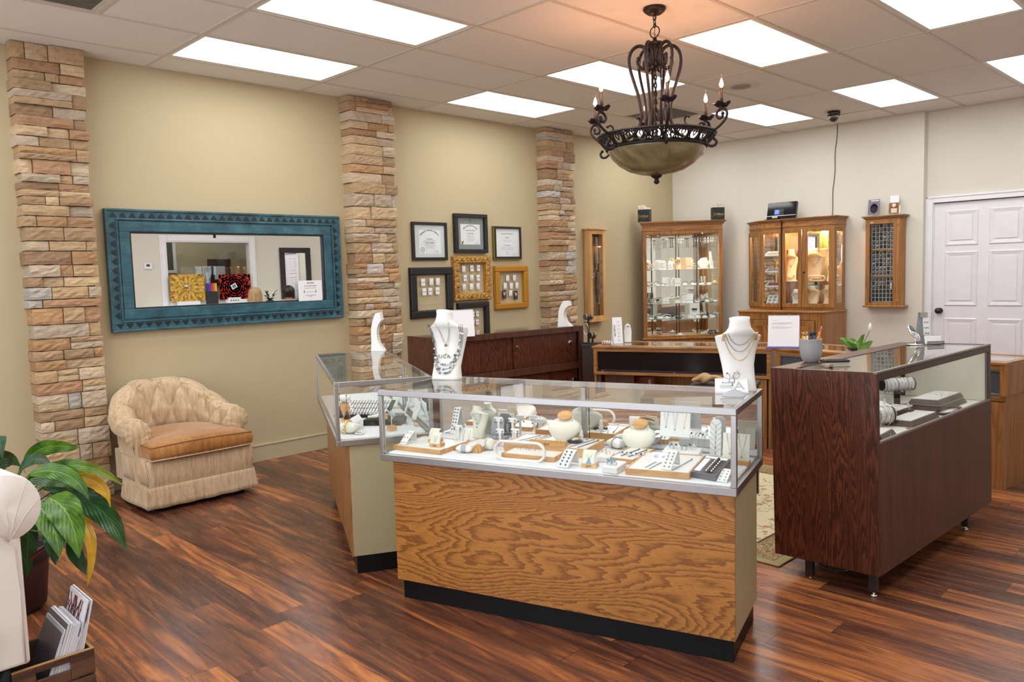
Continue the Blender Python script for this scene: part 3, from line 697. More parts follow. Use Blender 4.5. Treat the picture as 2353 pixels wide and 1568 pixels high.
# ================================================================== hutch on base cabinet
HX0, HX1, HY = 1.275, 2.283, 6.05
o = thing('hutch', 'large oak display hutch with lit glass cabinets over a two-door base', 'display cabinet', (HX0, HY, 0))
W_ = HX1-HX0; D_ = 6.61-HY
B().box(.02, W_-.0, .02, D_, .0, .935).mk('base', o, OAKP, bevel=.002)
B().box(-.012, W_+.012, -.012, D_, .935, .957).mk('ledge', o, OAKH, bevel=.006)
B().box(.0, W_, .0, .02, .86, .935).box(0, .04, 0, .02, 0, .86).box(W_-.1, W_, 0, .02, 0, .86).box(.04, W_-.1, 0, .02, 0, .08).mk('face_frame', o, OAKV, bevel=.002)
for (xa, xb) in ((.045, .47), (.485, W_-.105)):
    d_ = B().box(xa, xb, -.018, 0, .09, .855).mk('door', o, OAKV, bevel=.003)
    B().box(xa+.07, xb-.07, -.008, -.02, .16, .785).box(xa+.062, xb-.062, -.024, -.017, .152, .162).box(xa+.062, xb-.062, -.024, -.017, .783, .793).box(xa+.062, xa+.072, -.024, -.017, .162, .783).box(xb-.072, xb-.062, -.024, -.017, .162, .783).mk('panel', d_, wood('oak_cathedral', srgb(110, 62, 26), srgb(170, 108, 50), srgb(192, 132, 72), (5.5, 5.5, 1.1), rings=12, nscale=1.6, line=.4) if 'oak_cathedral' not in MATS else MATS['oak_cathedral'])
    B().ball((xb-.03, -.028, .72), .012, 12).mk('knob', d_, BLACK)
# uppers, world coords relative to thing origin
def rel(x, y): return (x-HX0, y-HY)
UY = 6.33
pts = [rel(1.14, 6.61), rel(1.14, 6.55), rel(1.415, UY), rel(2.27, UY), rel(2.27, 6.61)]
def upoly(g): 
    return [rel(1.14-g, 6.615), rel(1.14-g, 6.55-g*.3), rel(1.415-g*.4, UY-g), rel(2.27+g, UY-g), rel(2.27+g, 6.615)]
b = B().prism(upoly(.0), .957, .985).prism(upoly(0), 1.86, 1.90); b.mk('upper_box', o, OAKH, bevel=.002)
b = B().prism(upoly(.008), 1.895, 1.905).prism(upoly(.0), 1.905, 1.955); b.mk('frieze', o, wood('oak_frieze', srgb(122, 72, 32), srgb(170, 110, 56), srgb(192, 136, 78), (2, 2, 6), rings=14, nscale=1.6, line=.4), bevel=.001)
b = B()
for g_, z0 in ((.01, 1.955), (.02, 1.965), (.034, 1.976)): b.prism(upoly(g_), z0, z0+.012)
b.mk('crown', o, OAKH, bevel=.002)
B().box(*[rel(1.665, 0)[0]-.003, rel(1.665, 0)[0]+.003], UY-HY-.03, UY-HY+.0, .96, 1.99).mk('seam', o, mat('dark_seam', (.03, .012, .006), .7))
B().box(rel(1.13, 0)[0], rel(2.26, 0)[0], D_-.012, D_-.004, .985, 1.86).mk('back_mirror', o, MIRROR)
y_ = UY-HY
def hdoor(x0, x1, s, knob=None, nm='door', y=0):
    a, c = rel(x0, 0)[0], rel(x1, 0)[0]
    d_ = B().box(a, a+s, y_-.018, y_+.004, .985, 1.86).box(c-s, c, y_-.018, y_+.004, .985, 1.86).box(a+s, c-s, y_-.018, y_+.004, .985, 1.03).box(a+s, c-s, y_-.018, y_+.004, 1.825, 1.86).mk(nm, o, OAKV, bevel=.003)
    B().box(a+s, c-s, y_-.008, y_-.004, 1.03, 1.825).mk('pane', d_, GLASS)
    if knob: B().ball((a+knob, y_-.03, 1.38), .011, 12).mk('knob', d_, BLACK)
hdoor(1.415, 1.66, .032); hdoor(1.67, 1.90, .04); hdoor(1.905, 2.27, .062, .03)
# left chamfered door
a_, c_ = Vector((*rel(1.14, 6.55), 0)), Vector((*rel(1.415, UY), 0)); dv = (c_-a_); Ld = dv.length; T = frameT(a_, dv, Vector((0, 0, 1)))
d_ = B().box(.0, .04, .985, 1.86, -.012, .012, T=T).box(Ld-.045, Ld, .985, 1.86, -.012, .012, T=T).box(.04, Ld-.045, .985, 1.04, -.012, .012, T=T).box(.04, Ld-.045, 1.81, 1.86, -.012, .012, T=T).mk('door', o, OAKV, bevel=.003)
B().box(.04, Ld-.045, 1.04, 1.81, -.002, .002, T=T).mk('pane', d_, GLASS)
# right side glass
xr = rel(2.27, 0)[0]
d_ = B().box(xr-.014, xr, y_+.004, y_+.05, .985, 1.86).box(xr-.014, xr, D_-.06, D_-.01, .985, 1.86).box(xr-.014, xr, y_+.05, D_-.06, .985, 1.03).box(xr-.014, xr, y_+.05, D_-.06, 1.82, 1.86).mk('side_frame', o, OAKV)
B().box(xr-.009, xr-.005, y_+.05, D_-.06, 1.03, 1.82).mk('pane', d_, GLASS)
B().box(rel(1.66, 0)[0]-.01, rel(1.66, 0)[0]+.006, y_, D_-.014, .985, 1.86).mk('divider', o, OAKV)
for z in (1.21, 1.38, 1.57, 1.74): B().box(rel(1.42, 0)[0], rel(1.648, 0)[0], y_+.03, D_-.02, z-.005, z).mk('shelf', o, MATS['shelf_glass'])
for z in (1.27,): B().box(rel(1.68, 0)[0], rel(2.25, 0)[0], y_+.03, D_-.02, z-.006, z).mk('shelf', o, MATS['shelf_glass'])
for x in (1.47, 1.60): q = B().lathe([(.022, 1.859), (.022, 1.853), (.0001, 1.852)], (rel(x, 0)[0], y_+.09, 0), n=18).mk('lit_lamp', o, M_bulb)
for (x, y, e) in ((1.53, 6.44, 3.5), (1.95, 6.42, 11)):
    pl_ = bpy.data.lights.new('hutch_lamp', 'POINT'); pl_.energy = e; pl_.color = (1, .78, .45); pl_.shadow_soft_size = .03
    po = bpy.data.objects.new('hutch_lamp', pl_); COL.objects.link(po); po.location = (x, y, 1.83)
q = B().lathe([(.03, 1.859), (.03, 1.85), (.0001, 1.849)], (rel(1.95, 0)[0], y_+.09, 0), n=18).mk('lit_lamp', o, M_bulb)
# ================================================================== upholstery
def velvet(name, lo, hi, tip):
    m = bpy.data.materials.new(name); m.use_nodes = True; MATS[name] = m; t = NT(m)
    n = t.noise(t.coord((9, 9, 1.1)), 5, 4, .6); n2 = t.noise(t.coord(), 3.5, 3, .6); n3 = t.noise(t.coord((60, 60, 5)), 6, 2)
    h = t.math('ADD', t.math('ADD', t.math('MULTIPLY', n, .5), t.math('MULTIPLY', n2, .4)), t.math('MULTIPLY', n3, .25))
    c = t.ramp(h, [(.38, lo), (.56, hi), (.74, tip)]); t.link(c, base(m))
    P(m).inputs['Roughness'].default_value = .75; P(m).inputs['Sheen Weight'].default_value = .7; P(m).inputs['Sheen Roughness'].default_value = .35
    P(m).inputs['Sheen Tint'].default_value = (1, .92, .8, 1); t.bump(n3, .25, .002); return m
VEL = velvet('gold_velvet', srgb(158, 128, 92), srgb(196, 168, 132), srgb(222, 200, 170))
VELD = velvet('amber_velvet', srgb(132, 78, 30), srgb(166, 108, 48), srgb(192, 142, 84))
VPIP = mat('velvet_piping', srgb(150, 104, 62), .7)
def sm(a, b, x): t = max(0, min(1, (x-a)/(b-a))); return t*t*(3-2*t)
def chair_path(s, off, R=.335, ys=.15, yc=.36):
    "U path from left arm front round the back to the right arm front; off = outward offset"
    La = yc-ys; Lc = PI*R*.98; Lt = 2*La+Lc; d = s*Lt
    if d < La: p = (-R, ys+d); n = (-1, 0)
    elif d > La+Lc: p = (R, yc-(d-La-Lc)); n = (1, 0)
    else:
        a = (d-La)/Lc*PI; p = (-R*math.cos(a), yc+R*.98*math.sin(a)); n = (-math.cos(a), math.sin(a))
    return p[0]+n[0]*off, p[1]+n[1]*off, Lt
def hgt(s): return .575+.195*sm(.10, .42, s if s < .5 else 1-s)
o = thing('armchair', 'gold crushed velvet tub armchair with button-tufted back, below the teal mirror', 'armchair', (.80, -.100, 0), math.radians(90+1.0)); o.scale = (.95, 1, 1)
prof = [(-.015, .0), (-.055, .25), (-.062, .5), (-.05, .75), (-.03, .92), (.005, 1.0), (.05, 1.0), (.088, .93), (.10, .84), (.09, .76), (.07, .74)]
def profat(v):
    k = v*(len(prof)-1); i = min(int(k), len(prof)-2); f = k-i
    return prof[i][0]*(1-f)+prof[i+1][0]*f, prof[i][1]*(1-f)+prof[i+1][1]*f
NB = 8
def shell(u, v):
    off, t = profat(v); h = hgt(u); zb = .36
    z = zb+(h-zb)*t if t < .99 and v < .5 else (h-(1-t)*.42)
    # tufting: diamond folds on the inner face, channels over the roll
    a = u*NB; b_ = v*5.2
    if v < .42:
        f1 = abs(math.sin(PI*(a+b_*.5))); f2 = abs(math.sin(PI*(a-b_*.5)))
        puff = (min(f1, f2))**.45
    else: puff = abs(math.sin(PI*(a+.5 if False else a+.42*5.2*.5)))**.4*(1-.6*sm(.6, .9, v))+.5*sm(.6, .9, v)
    e = 1-.35*(1-sm(0, .03, min(u, 1-u)))
    off2 = off - (puff-.5)*.034*(1 if v < .5 else -.6)
    x, y, _ = chair_path(u, off2*e+.0)
    if v > .3 and v < .9: z += (puff-.5)*.012
    return x, y, z
B().surf(shell, 160, 60).mk('tufted_back', o, VEL, weld=True)
# arm fronts: scrolls with gathered pleats
for s_ in (-1, 1):
    b = B(); cx = s_*.352; h = .575
    def fr_(u, v, s_=s_):
        a = u*2*PI; r = v*.088*(1+.05*math.sin(a*11)*v)
        x = cx+r*math.cos(a)*.98; z = h-.085+r*math.sin(a); return x, .15-.028*(1-v*v), z
    b.surf(fr_, 66, 8); b.mk('arm_scroll', o, VEL, weld=True)
    b = B().box(s_*.352-(.062 if s_ > 0 else .030), s_*.352+(.030 if s_ > 0 else .062), .125, .19, .14, h-.10); b.mk('arm_front', o, VEL, bevel=.014, seg=3)
    pass
# outer body: loft of U footprints
def foot(sc, fy):
    pts = []
    for k in range(41):
        x, y, _ = chair_path(k/40, 0, R=.335+sc, ys=fy); pts.append((x, y))
    return pts
def solid_u(nm, fy, z0, z1, s0, s1, hh=False):
    P0_, P1_ = foot(s0, fy), foot(s1, fy); n = len(P0_); b = B(); 
    b.v += [Vector((x, y, z0)) for x, y in P0_]+[Vector((x, y, z1+((hgt(i/40)-.575) if hh else 0))) for i, (x, y) in enumerate(P1_)]
    for i in range(n-1): b.f.append([i, i+1, n+i+1, n+i]); b.m.append(0); b.sm.append(True)
    b.f.append([n-1, 0, n, 2*n-1]); b.m.append(0); b.sm.append(False)
    if not hh: b.f.append(list(range(n-1, -1, -1))); b.m.append(0); b.sm.append(False); b.f.append(list(range(n, 2*n))); b.m.append(0); b.sm.append(False)
    return b.mk(nm, o, VEL)
solid_u('base_body', .0, .135, .345, .024, .044)
def wall_(u, v):
    x, y, _ = chair_path(u, lerp_(.046, .064, v)); return x, y, .34+v*(hgt(u)-.10-.34)
def lerp_(a, b, t): return a+(b-a)*t
B().surf(wall_, 60, 6).mk('outer_body', o, VEL)
def rail(u, v):
    x = (-.357-.020*v)*(1-2*u); z = .135+.20*v; return x, -.004-.02*math.sin(PI*v)*.6-.012*v, z
B().surf(rail, 30, 8).mk('front_rail', o, VEL, solid=.02)
B().box(-.35, .35, .0, .60, .14, .34).mk('seat_deck', o, VEL)
# cushion with crown and piping
def cush_pt(u, v, top):
    x = (-.352+.704*u); y0, y1 = -.052, .60; y = y0+(y1-y0)*v
    if v > .28: x *= .90
    c = math.sin(PI*u)**.35*math.sin(PI*min(1, v*1.0+.0))**.35 if 0 < u < 1 and 0 < v < 1 else 0
    return x, y-.012*math.sin(PI*u)*(1-v), (.425+.035*c+.012*math.sin(PI*u)) if top else .342-.004*c
b = B().surf(lambda u, v: cush_pt(u, v, 1), 36, 30); b.surf(lambda u, v: cush_pt(1-u, v, 0), 36, 30)
edge = [(k/36, 0) for k in range(37)]+[(1, k/30) for k in range(1, 31)]+[(1-k/36, 1) for k in range(1, 37)]+[(0, 1-k/30) for k in range(1, 30)]
T_ = [cush_pt(u, v, 1) for u, v in edge]; L2 = [cush_pt(u, v, 0) for u, v in edge]; n_ = len(edge); oo = len(b.v)
cc = Vector((0, .25, 0))
for K in range(4):
    f = K/3; bul = math.sin(PI*f)*.012
    for p_, q_ in zip(T_, L2):
        p = Vector(p_).lerp(Vector(q_), f); d_ = (Vector((p.x, p.y, 0))-cc).normalized(); b.v.append(p+d_*bul)
for K in range(3):
    for i in range(n_):
        j = (i+1) % n_; b.f.append([oo+K*n_+i, oo+(K+1)*n_+i, oo+(K+1)*n_+j, oo+K*n_+j]); b.m.append(0); b.sm.append(True)
cu = b.mk('seat_cushion', o, VELD, weld=True)
B().tube([Vector(p) for p in T_], .005, 6, closed=True).mk('top_piping', cu, VPIP); B().tube([Vector(p) for p in L2], .005, 6, closed=True).mk('bottom_piping', cu, VEL)
# skirt with kick pleats
def skirt(pts, z0, z1, flare):
    def fn(u, v):
        k = u*(len(pts)-1); i = min(int(k), len(pts)-2); f = k-i
        x = pts[i][0]*(1-f)+pts[i+1][0]*f; y = pts[i][1]*(1-f)+pts[i+1][1]*f
        d = Vector((x, y-.3)).normalized(); q = (1-v)*flare
        return x+d.x*q, y+d.y*q, z0+(z1-z0)*v+.002*math.sin(u*31)*(1-v)
    return fn
fp = foot(.034, .002)
B().surf(skirt([(-.372, -.018), (.372, -.018)], .03, .172, .022), 40, 5).mk('skirt_front', o, VEL, solid=.006)
B().surf(skirt(fp, .03, .172, .022), 60, 5).mk('skirt_side', o, VEL, solid=.006)
B().tube([(x, y, .172) for x, y in [(-.374, -.02), (.374, -.02)]], .004, 6).tube([(x*1.005, y, .172) for x, y in fp], .004, 6).mk('skirt_welt', o, VEL)
for s_ in (-1, 1): B().surf(lambda u, v: (s_*(.376+.018*(1-v)-.035*u), -.020-.018*(1-v)+.03*u, .032+.138*v), 4, 4).mk('kick_pleat', o, VEL, solid=.003)
for k in range(NB-1):
    for (vv, sh) in ((.28, 0), (.16, .5)):
        u = (k+1+sh-.0)/NB
        if u > .93: continue
        off, t = profat(vv); x, y, _ = chair_path(u, off+.012); z = .36+(hgt(u)-.36)*t
        B().ball((x, y, z), .009, 10).mk('button', o, VPIP)
for (x, y) in ((-.28, .04), (.28, .04), (-.26, .55), (.26, .55)): B().box(x-.025, x+.025, y-.025, y+.025, 0, .14).mk('foot', o, BLACK)

# ---- white chesterfield-style armchair at the left edge: local -y faces into the room
LIN = mat('white_linen', srgb(228, 220, 212), .8, sheen=.3, noise=.03); LPIP = mat('linen_piping', srgb(220, 210, 200), .8)
o = thing('armchair', 'white linen roll-arm armchair cut off by the left edge of the photo', 'armchair', (2.975, -2.075, 0), math.radians(90))
AX = .425; RC = .735; RR = .115            # arm roll centre (local x, z) and radius
def roll(u, v, s_=1):
    a = -.78*PI+u*1.62*PI
    r = RR
    return s_*(AX+r*math.sin(a+.4)), .0+v*.72, RC+r*math.cos(a+.4)
for s_ in (-1, 1):
    b = B()
    def rf(u, v, s_=s_):
        a = u*2*PI; return s_*(AX+(RR-.012*(v < .02 or v > .98))*math.sin(a)), .012+v*.72, RC-.05*v+(RR-.012*(v < .02))*math.cos(a)
    b.surf(rf, 48, 20)
    # pleated face: fan folds gathered at the lower inner side
    def ff(u, v, s_=s_):
        a = u*2*PI; r = v*(RR-.004); pl = .004*math.sin(a*3+1.)*v
        return s_*(AX+r*math.sin(a)), .012-.022*(1-v**2.5)-pl, RC+r*math.cos(a)
    b.surf(ff, 48, 10)
    b.mk('arm_roll', o, LIN, weld=True)
    b = B().box(s_*AX-.075, s_*AX+.045 if s_ > 0 else s_*AX+.075, .012, .72, .20, RC-.03) if s_ > 0 else B().box(-AX-.045, -AX+.075, .012, .72, .20, RC-.03)
    b.mk('arm_panel', o, LIN, bevel=.012, seg=3)
    sb = B(); pv = (s_*(AX+.005), RC-RR*.93)
    for an in (-1.15, -.45, .05, .55, 1.1):
        ex = AX+RR*.98*math.sin(an*1.25); ez = RC+RR*.98*math.cos(an*1.25)
        sb.tube([(pv[0]+(s_*ex-pv[0])*q, .012-.022*(1-(q*.9)**2.5)-.002, pv[1]+(ez-pv[1])*q+.012*math.sin(PI*q)) for q in (0, .25, .5, .75, .97)], .0011, 5)
    sb.mk('seam', o, LPIP)
    B().tube([(s_*(AX+.028), .008, .21), (s_*(AX+.028), .008, .45), (s_*(AX+.022), .008, .60), (s_*(AX-.01), -.004, .64), (s_*(AX-.07), .006, .70)], .0035, 6).tube([(s_*(AX-.052), .008, .22), (s_*(AX-.052), .008, .5)], .003, 6).mk('piping', o, LPIP)
B().box(-AX, AX, .56, .80, .20, .80).mk('back_frame', o, LIN, bevel=.05, seg=4)
B().tube([(-AX, .70, RC), (AX, .70, RC)], RR, 32).mk('back_roll', o, LIN)
B().box(-AX+.07, AX-.07, -.01, .60, .19, .29).mk('seat_base', o, LIN, bevel=.02, seg=3)
cu = B().box(-AX+.075, AX-.075, -.035, .58, .29, .365).mk('seat_cushion', o, LIN, bevel=.034, seg=5)
B().tube([(-AX+.08, -.034, .30), (AX-.08, -.034, .30)], .0045, 6).mk('piping', cu, LPIP)
for (x, y) in ((-.4, .05), (.4, .05), (-.4, .68), (.4, .68)): B().cyl((x, y, .0), (x, y, .2), .018, .028, 14).mk('leg', o, BLACK)

# ================================================================== peace lily
def leafmat(name, c1, c2, vein):
    m = bpy.data.materials.new(name); m.use_nodes = True; t = NT(m)
    at = t.add('ShaderNodeVertexColor', layer_name='lf'); sp = t.add('ShaderNodeSeparateColor'); t.link(at.outputs[0], sp.inputs[0])
    n = t.noise(t.coord(), 16, 3, .6)
    c = t.ramp(n, [(.35, c1), (.65, c2)])
    vn = t.math('PINGPONG', t.math('ADD', t.math('MULTIPLY', sp.outputs[0], 16.), t.math('MULTIPLY', sp.outputs[1], -7.)), 1.)
    c = t.mix(t.math('MULTIPLY', t.math('LESS_THAN', vn, .22), .16), c, vein)
    c = t.mix(t.math('MULTIPLY', t.math('LESS_THAN', sp.outputs[1], .05), .7), c, vein)
    c = t.mix(sp.outputs[2], c, srgb(190, 160, 40))
    t.link(c, base(m)); P(m).inputs['Roughness'].default_value = .32; P(m).inputs['Specular IOR Level'].default_value = .5
    P(m).inputs['Subsurface Weight'].default_value = 0; t.bump(vn, .25, .003); return m
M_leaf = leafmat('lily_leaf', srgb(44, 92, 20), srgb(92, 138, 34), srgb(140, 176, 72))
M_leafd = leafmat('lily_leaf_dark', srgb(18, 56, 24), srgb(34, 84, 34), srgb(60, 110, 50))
M_leafy = leafmat('yellow_leaf', srgb(206, 150, 20), srgb(232, 186, 48), srgb(240, 206, 90))
def leaf(name, pts, w_, m_, parent, yel=0., wave=.0, up=Vector((0, 0, 1)), fold=.16, side=None):
    "pts: centre line control points (3D), quadratic/cubic smooth; w_: half width"
    P_ = [Vector(p) for p in pts]
    def bz(t):
        q = P_[:]
        while len(q) > 1: q = [q[i].lerp(q[i+1], t) for i in range(len(q)-1)]
        return q[0]
    nu, nv = 26, 8; b = B(); uv = []
    for i in range(nu+1):
        t = i/nu; c = bz(t); d = (bz(min(1, t+.02))-bz(max(0, t-.02))).normalized()
        s_ = side if side is not None else d.cross(up)
        s_ = (s_-d*s_.dot(d)).normalized(); n = s_.cross(d)
        ww = w_*(math.sin(PI*min(1, t*.94+.02)**.72))**.8 if t < .999 else 0.0001
        ww = max(.0006, ww*(1-max(0, (t-.82)/.18)**1.5*.6))
        for j in range(nv+1):
            a = (j/nv*2-1); b.v.append(c+s_*a*ww+n*(abs(a)*ww*fold+wave*math.sin(t*17+a*2)*abs(a)*ww))
            uv.append((t, abs(a), yel*max(0, (t-.35)/.65)*(.4+.6*abs(a)) if yel < 1 else 0))
    W = nv+1
    for i in range(nu):
        for j in range(nv): b.f.append([i*W+j, (i+1)*W+j, (i+1)*W+j+1, i*W+j+1]); b.m.append(0); b.sm.append(True)
    ob = b.mk(name, parent, m_); ca = ob.data.color_attributes.new('lf', 'FLOAT_COLOR', 'POINT')
    for i, c_ in enumerate(uv): ca.data[i].color = (c_[0], c_[1], c_[2], 1)
    return ob
PC = Vector((1.93, -1.37, 0))
def pl(px, py, dd=0.):
    "point on the plane through the pot facing the viewer, dd metres nearer"
    d = ray(px, py); f2 = Vector((_f.x, _f.y, 0)).normalized(); return CAM + d*(((PC-CAM).dot(f2)-dd)/d.dot(f2))
o = thing('potted_plant', 'drooping peace lily with one yellow leaf, in a dark pot behind the white armchair', 'potted plant', PC)
Minv = Matrix.Translation(-PC)
POT = mat('dark_pot', srgb(52, 46, 46), .5); WICK = mat('brown_basket', srgb(62, 26, 20), .6)
B().lathe([(.10, .0), (.135, .02), (.158, .24), (.155, .245)], n=40).mk('pot', o, WICK, loc=(-.075, -.06, 0))
B().lathe([(.156, .235), (.170, .24), (.175, .295), (.165, .30), (.158, .295), (.150, .25)], n=40).mk('rim', o, POT, loc=(-.075, -.06, 0))
B().lathe([(.152, .27), (.0001, .275)], n=32).mk('soil', o, mat('potting_soil', srgb(38, 26, 20), .95), loc=(-.075, -.06, 0))
L_ = [  # pixel centre line of each leaf, depth towards the viewer, half width (m), material, yellowing
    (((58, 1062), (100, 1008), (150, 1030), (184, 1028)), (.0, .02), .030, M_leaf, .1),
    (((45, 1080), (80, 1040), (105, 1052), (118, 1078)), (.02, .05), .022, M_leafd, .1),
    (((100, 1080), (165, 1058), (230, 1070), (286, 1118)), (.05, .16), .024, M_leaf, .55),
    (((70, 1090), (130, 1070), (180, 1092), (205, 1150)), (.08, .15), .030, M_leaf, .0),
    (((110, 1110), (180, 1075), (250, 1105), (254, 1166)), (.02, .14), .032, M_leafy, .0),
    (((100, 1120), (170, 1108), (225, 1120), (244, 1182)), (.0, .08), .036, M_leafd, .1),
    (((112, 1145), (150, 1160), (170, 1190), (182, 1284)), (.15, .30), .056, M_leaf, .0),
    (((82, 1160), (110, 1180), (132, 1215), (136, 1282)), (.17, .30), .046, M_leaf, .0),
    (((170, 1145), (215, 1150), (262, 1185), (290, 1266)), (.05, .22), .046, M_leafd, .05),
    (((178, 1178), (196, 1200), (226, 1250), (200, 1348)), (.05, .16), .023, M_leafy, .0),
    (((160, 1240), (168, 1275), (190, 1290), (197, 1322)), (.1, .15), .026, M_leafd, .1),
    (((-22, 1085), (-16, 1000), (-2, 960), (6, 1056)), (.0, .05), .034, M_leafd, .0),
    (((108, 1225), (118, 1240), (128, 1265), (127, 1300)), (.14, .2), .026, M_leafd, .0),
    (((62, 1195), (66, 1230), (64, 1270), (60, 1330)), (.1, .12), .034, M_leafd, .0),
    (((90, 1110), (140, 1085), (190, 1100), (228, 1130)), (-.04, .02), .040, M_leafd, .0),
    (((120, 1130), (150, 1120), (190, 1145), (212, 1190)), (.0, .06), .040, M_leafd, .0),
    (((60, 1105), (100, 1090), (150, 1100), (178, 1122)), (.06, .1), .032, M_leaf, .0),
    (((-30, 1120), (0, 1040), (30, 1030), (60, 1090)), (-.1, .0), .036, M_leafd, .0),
]
vdir = (CAM-Vector((1.9, -1.4, 1.2))).normalized(); st = B()
for k, (pp, (d0, d1), w_, m_, yel) in enumerate(L_):
    pts = [pl(x, y, d0+(d1-d0)*i/3)-PC for i, (x, y) in enumerate(pp)]
    dd_ = pts[-1]-pts[0]; sd = dd_.cross(vdir); sd = (sd.normalized()+vdir*.22*(1 if k % 2 else -1)).normalized()
    leaf('leaf', pts, w_*(1.15 if m_ is not M_leafy else 1.1), m_, o, yel, .10 if m_ is not M_leafy else .2, side=sd)
    a = Vector((random.uniform(-.12, -.03), random.uniform(-.11, -.01), .27)); e = pts[0]; st.tube([a.lerp(e, q)+Vector((0, 0, .05*math.sin(PI*q))) for q in (0, .33, .66, 1)], .0035, 6)
st.mk('stems', o, mat('stem_green', srgb(70, 104, 40), .5))
for (x, y) in ((88, 1275), (100, 1262)):
    p = pl(x, y, .12)-PC; leaf('red_bract', [p+Vector((-.03, -.03, -.03)), p, p+Vector((.04, .04, .05))], .022, mat('red_bract', srgb(176, 28, 24), .4), o, 0, 0)

# ================================================================== crate of magazines
CR = (2.70, -1.662)
o = thing('crate', 'dark wooden crate with slot handle holding magazines, bottom left corner', 'crate', (CR[0], CR[1], 0))
CWD = wood('crate_wood', srgb(48, 30, 22), srgb(84, 54, 38), srgb(110, 76, 52), (8, .9, 9), rings=8, nscale=1.6, line=.4, rough=.55)
RIMW = mat('crate_rim_raw_wood', srgb(176, 130, 82), .6)
b = B(); X1, Y1, HT = .255, .252, .178
b.box(X1-.012, X1, 0, .07, .09, HT).box(X1-.012, X1, .175, Y1, .09, HT).box(X1-.012, X1, .07, .175, .155, HT).box(X1-.012, X1, .07, .175, .09, .127).box(X1-.012, X1, 0, Y1, .012, .085)
b.mk('end_board', o, CWD, bevel=.003)
b = B().box(0, .012, 0, Y1, .012, HT); b.mk('end_board', o, CWD, bevel=.003)
B().box(.012, X1-.012, 0, .010, .012, HT).mk('side_board', o, CWD, bevel=.002); B().box(.012, X1-.012, Y1-.010, Y1, .012, HT).mk('side_board', o, CWD, bevel=.002)
B().box(0, X1, 0, Y1, 0, .012).mk('bottom', o, CWD)
B().box(X1-.0125, X1+.0005, 0, Y1, HT, HT+.002).box(0, X1-.012, Y1-.010, Y1, HT, HT+.002).box(0, X1-.012, 0, .010, HT, HT+.002).mk('raw_edge', o, RIMW)
mags = [(.004, .26, .205, (190, 188, 192), (70, 66, 74)), (.006, .27, .21, (214, 212, 214), (160, 160, 170)), (.004, .22, .19, (60, 62, 78), (200, 200, 205)), (.010, .285, .215, (40, 38, 42), (70, 68, 74)),
        (.010, .285, .22, (206, 206, 208), (180, 178, 184)), (.008, .275, .215, (196, 194, 204), (120, 118, 150)), (.009, .27, .21, (210, 210, 200), (150, 146, 120)), (.012, .275, .215, (206, 206, 210), (230, 230, 232)),
        (.006, .225, .20, (150, 110, 160), (190, 160, 196)), (.005, .235, .205, (206, 200, 214), (170, 120, 170)), (.004, .345, .20, (226, 224, 228), (226, 224, 228)), (.005, .25, .20, (32, 34, 66), (40, 44, 80)),
        (.004, .26, .21, (226, 224, 226), (150, 152, 158)), (.005, .265, .20, (60, 58, 64), (190, 178, 90)), (.006, .34, .215, (232, 232, 234), (200, 196, 204))]
labs = ['thin magazine with charcoal cover, leftmost in the crate', 'pale grey magazine second from the left in the crate', 'short navy magazine low in the left of the crate', 'thick black-covered magazine left of centre in the crate',
        'thick white magazine beside the black one in the crate', 'magazine with lavender-grey page edges in the crate', 'cream-edged magazine near the middle of the crate', 'thickest white catalogue at the centre of the crate',
        'short purple magazine in the crate', 'short white and mauve magazine beside the purple one in the crate', 'tall white booklet with red twig drawing on its cover, in the crate', 'dark navy booklet right of the purple magazines in the crate',
        'thin white booklet right of the navy one in the crate', 'slim booklet with yellow-green cover in the crate', 'tall white and grey magazine leaning rightmost in the crate']
y = .070
for k, (t_, h_, l_, c1, c2) in enumerate(mags):
    ang = math.radians(-17+ (k-7)*.5); g = .0035
    q = thing('magazine', labs[k], 'magazine', (CR[0]+X1-.02, CR[1]+y, .014), rot=(ang, 0, 0), group='magazines in the crate')
    B().box(-l_, 0, .0006, t_-.0006, .0, h_-.001).mk('pages', q, mat('pages_%d' % (k % 4), srgb(226-6*(k % 4), 224-5*(k % 4), 222), .7))
    cm = mat('cover_'+'_'.join(map(str, c1)), srgb(*c1), .3); B().box(-l_-.0005, .0005, 0, .0006, 0, h_).mk('front_cover', q, mat('cover_'+'_'.join(map(str, c2)), srgb(*c2), .3)); B().box(-l_-.0005, .0005, t_-.0006, t_, 0, h_).mk('back_cover', q, cm)
    if k == 10:
        B().box(-l_+.0, .0006, -.0006, -.0001, .0, h_*.60).mk('green_band', q, mat('dark_green_print', srgb(30, 52, 44), .4))
        tw = B(); rnd = random.Random(3)
        for m_ in range(9):
            x0 = -l_*rnd.random(); z0 = h_*.62; pts = [(x0, -.001, z0)]
            for s_ in range(4): x0 += rnd.uniform(-.02, .02); z0 += h_*.085; pts.append((max(-l_+.005, min(-.005, x0)), -.001, z0))
            tw.tube(pts, .0016, 5); tw.tube([pts[2], (max(-l_+.004, min(-.004, pts[2][0]+rnd.choice((-.025, .025)))), -.001, pts[2][2]+.03)], .0012, 5)
        tw.mk('twig_print', q, mat('maroon_ink', srgb(96, 28, 44), .5))
    if k == 14:
        B().lathe([(.0001, .0), (.022, .0005)], (0, 0, 0), 24, T=frameT((-.05, -.0008, h_*.68), (1, 0, 0), (0, 0, 1)), sy=1.5).mk('olive_print', q, mat('olive_ink', srgb(130, 120, 60), .5))
        B().box(-l_, -.0, -.0007, -.0002, 0, h_*.45).mk('mauve_print', q, mat('mauve_ink', srgb(150, 140, 160), .5))
    y += (t_+g)*.78 if False else t_+g*.35

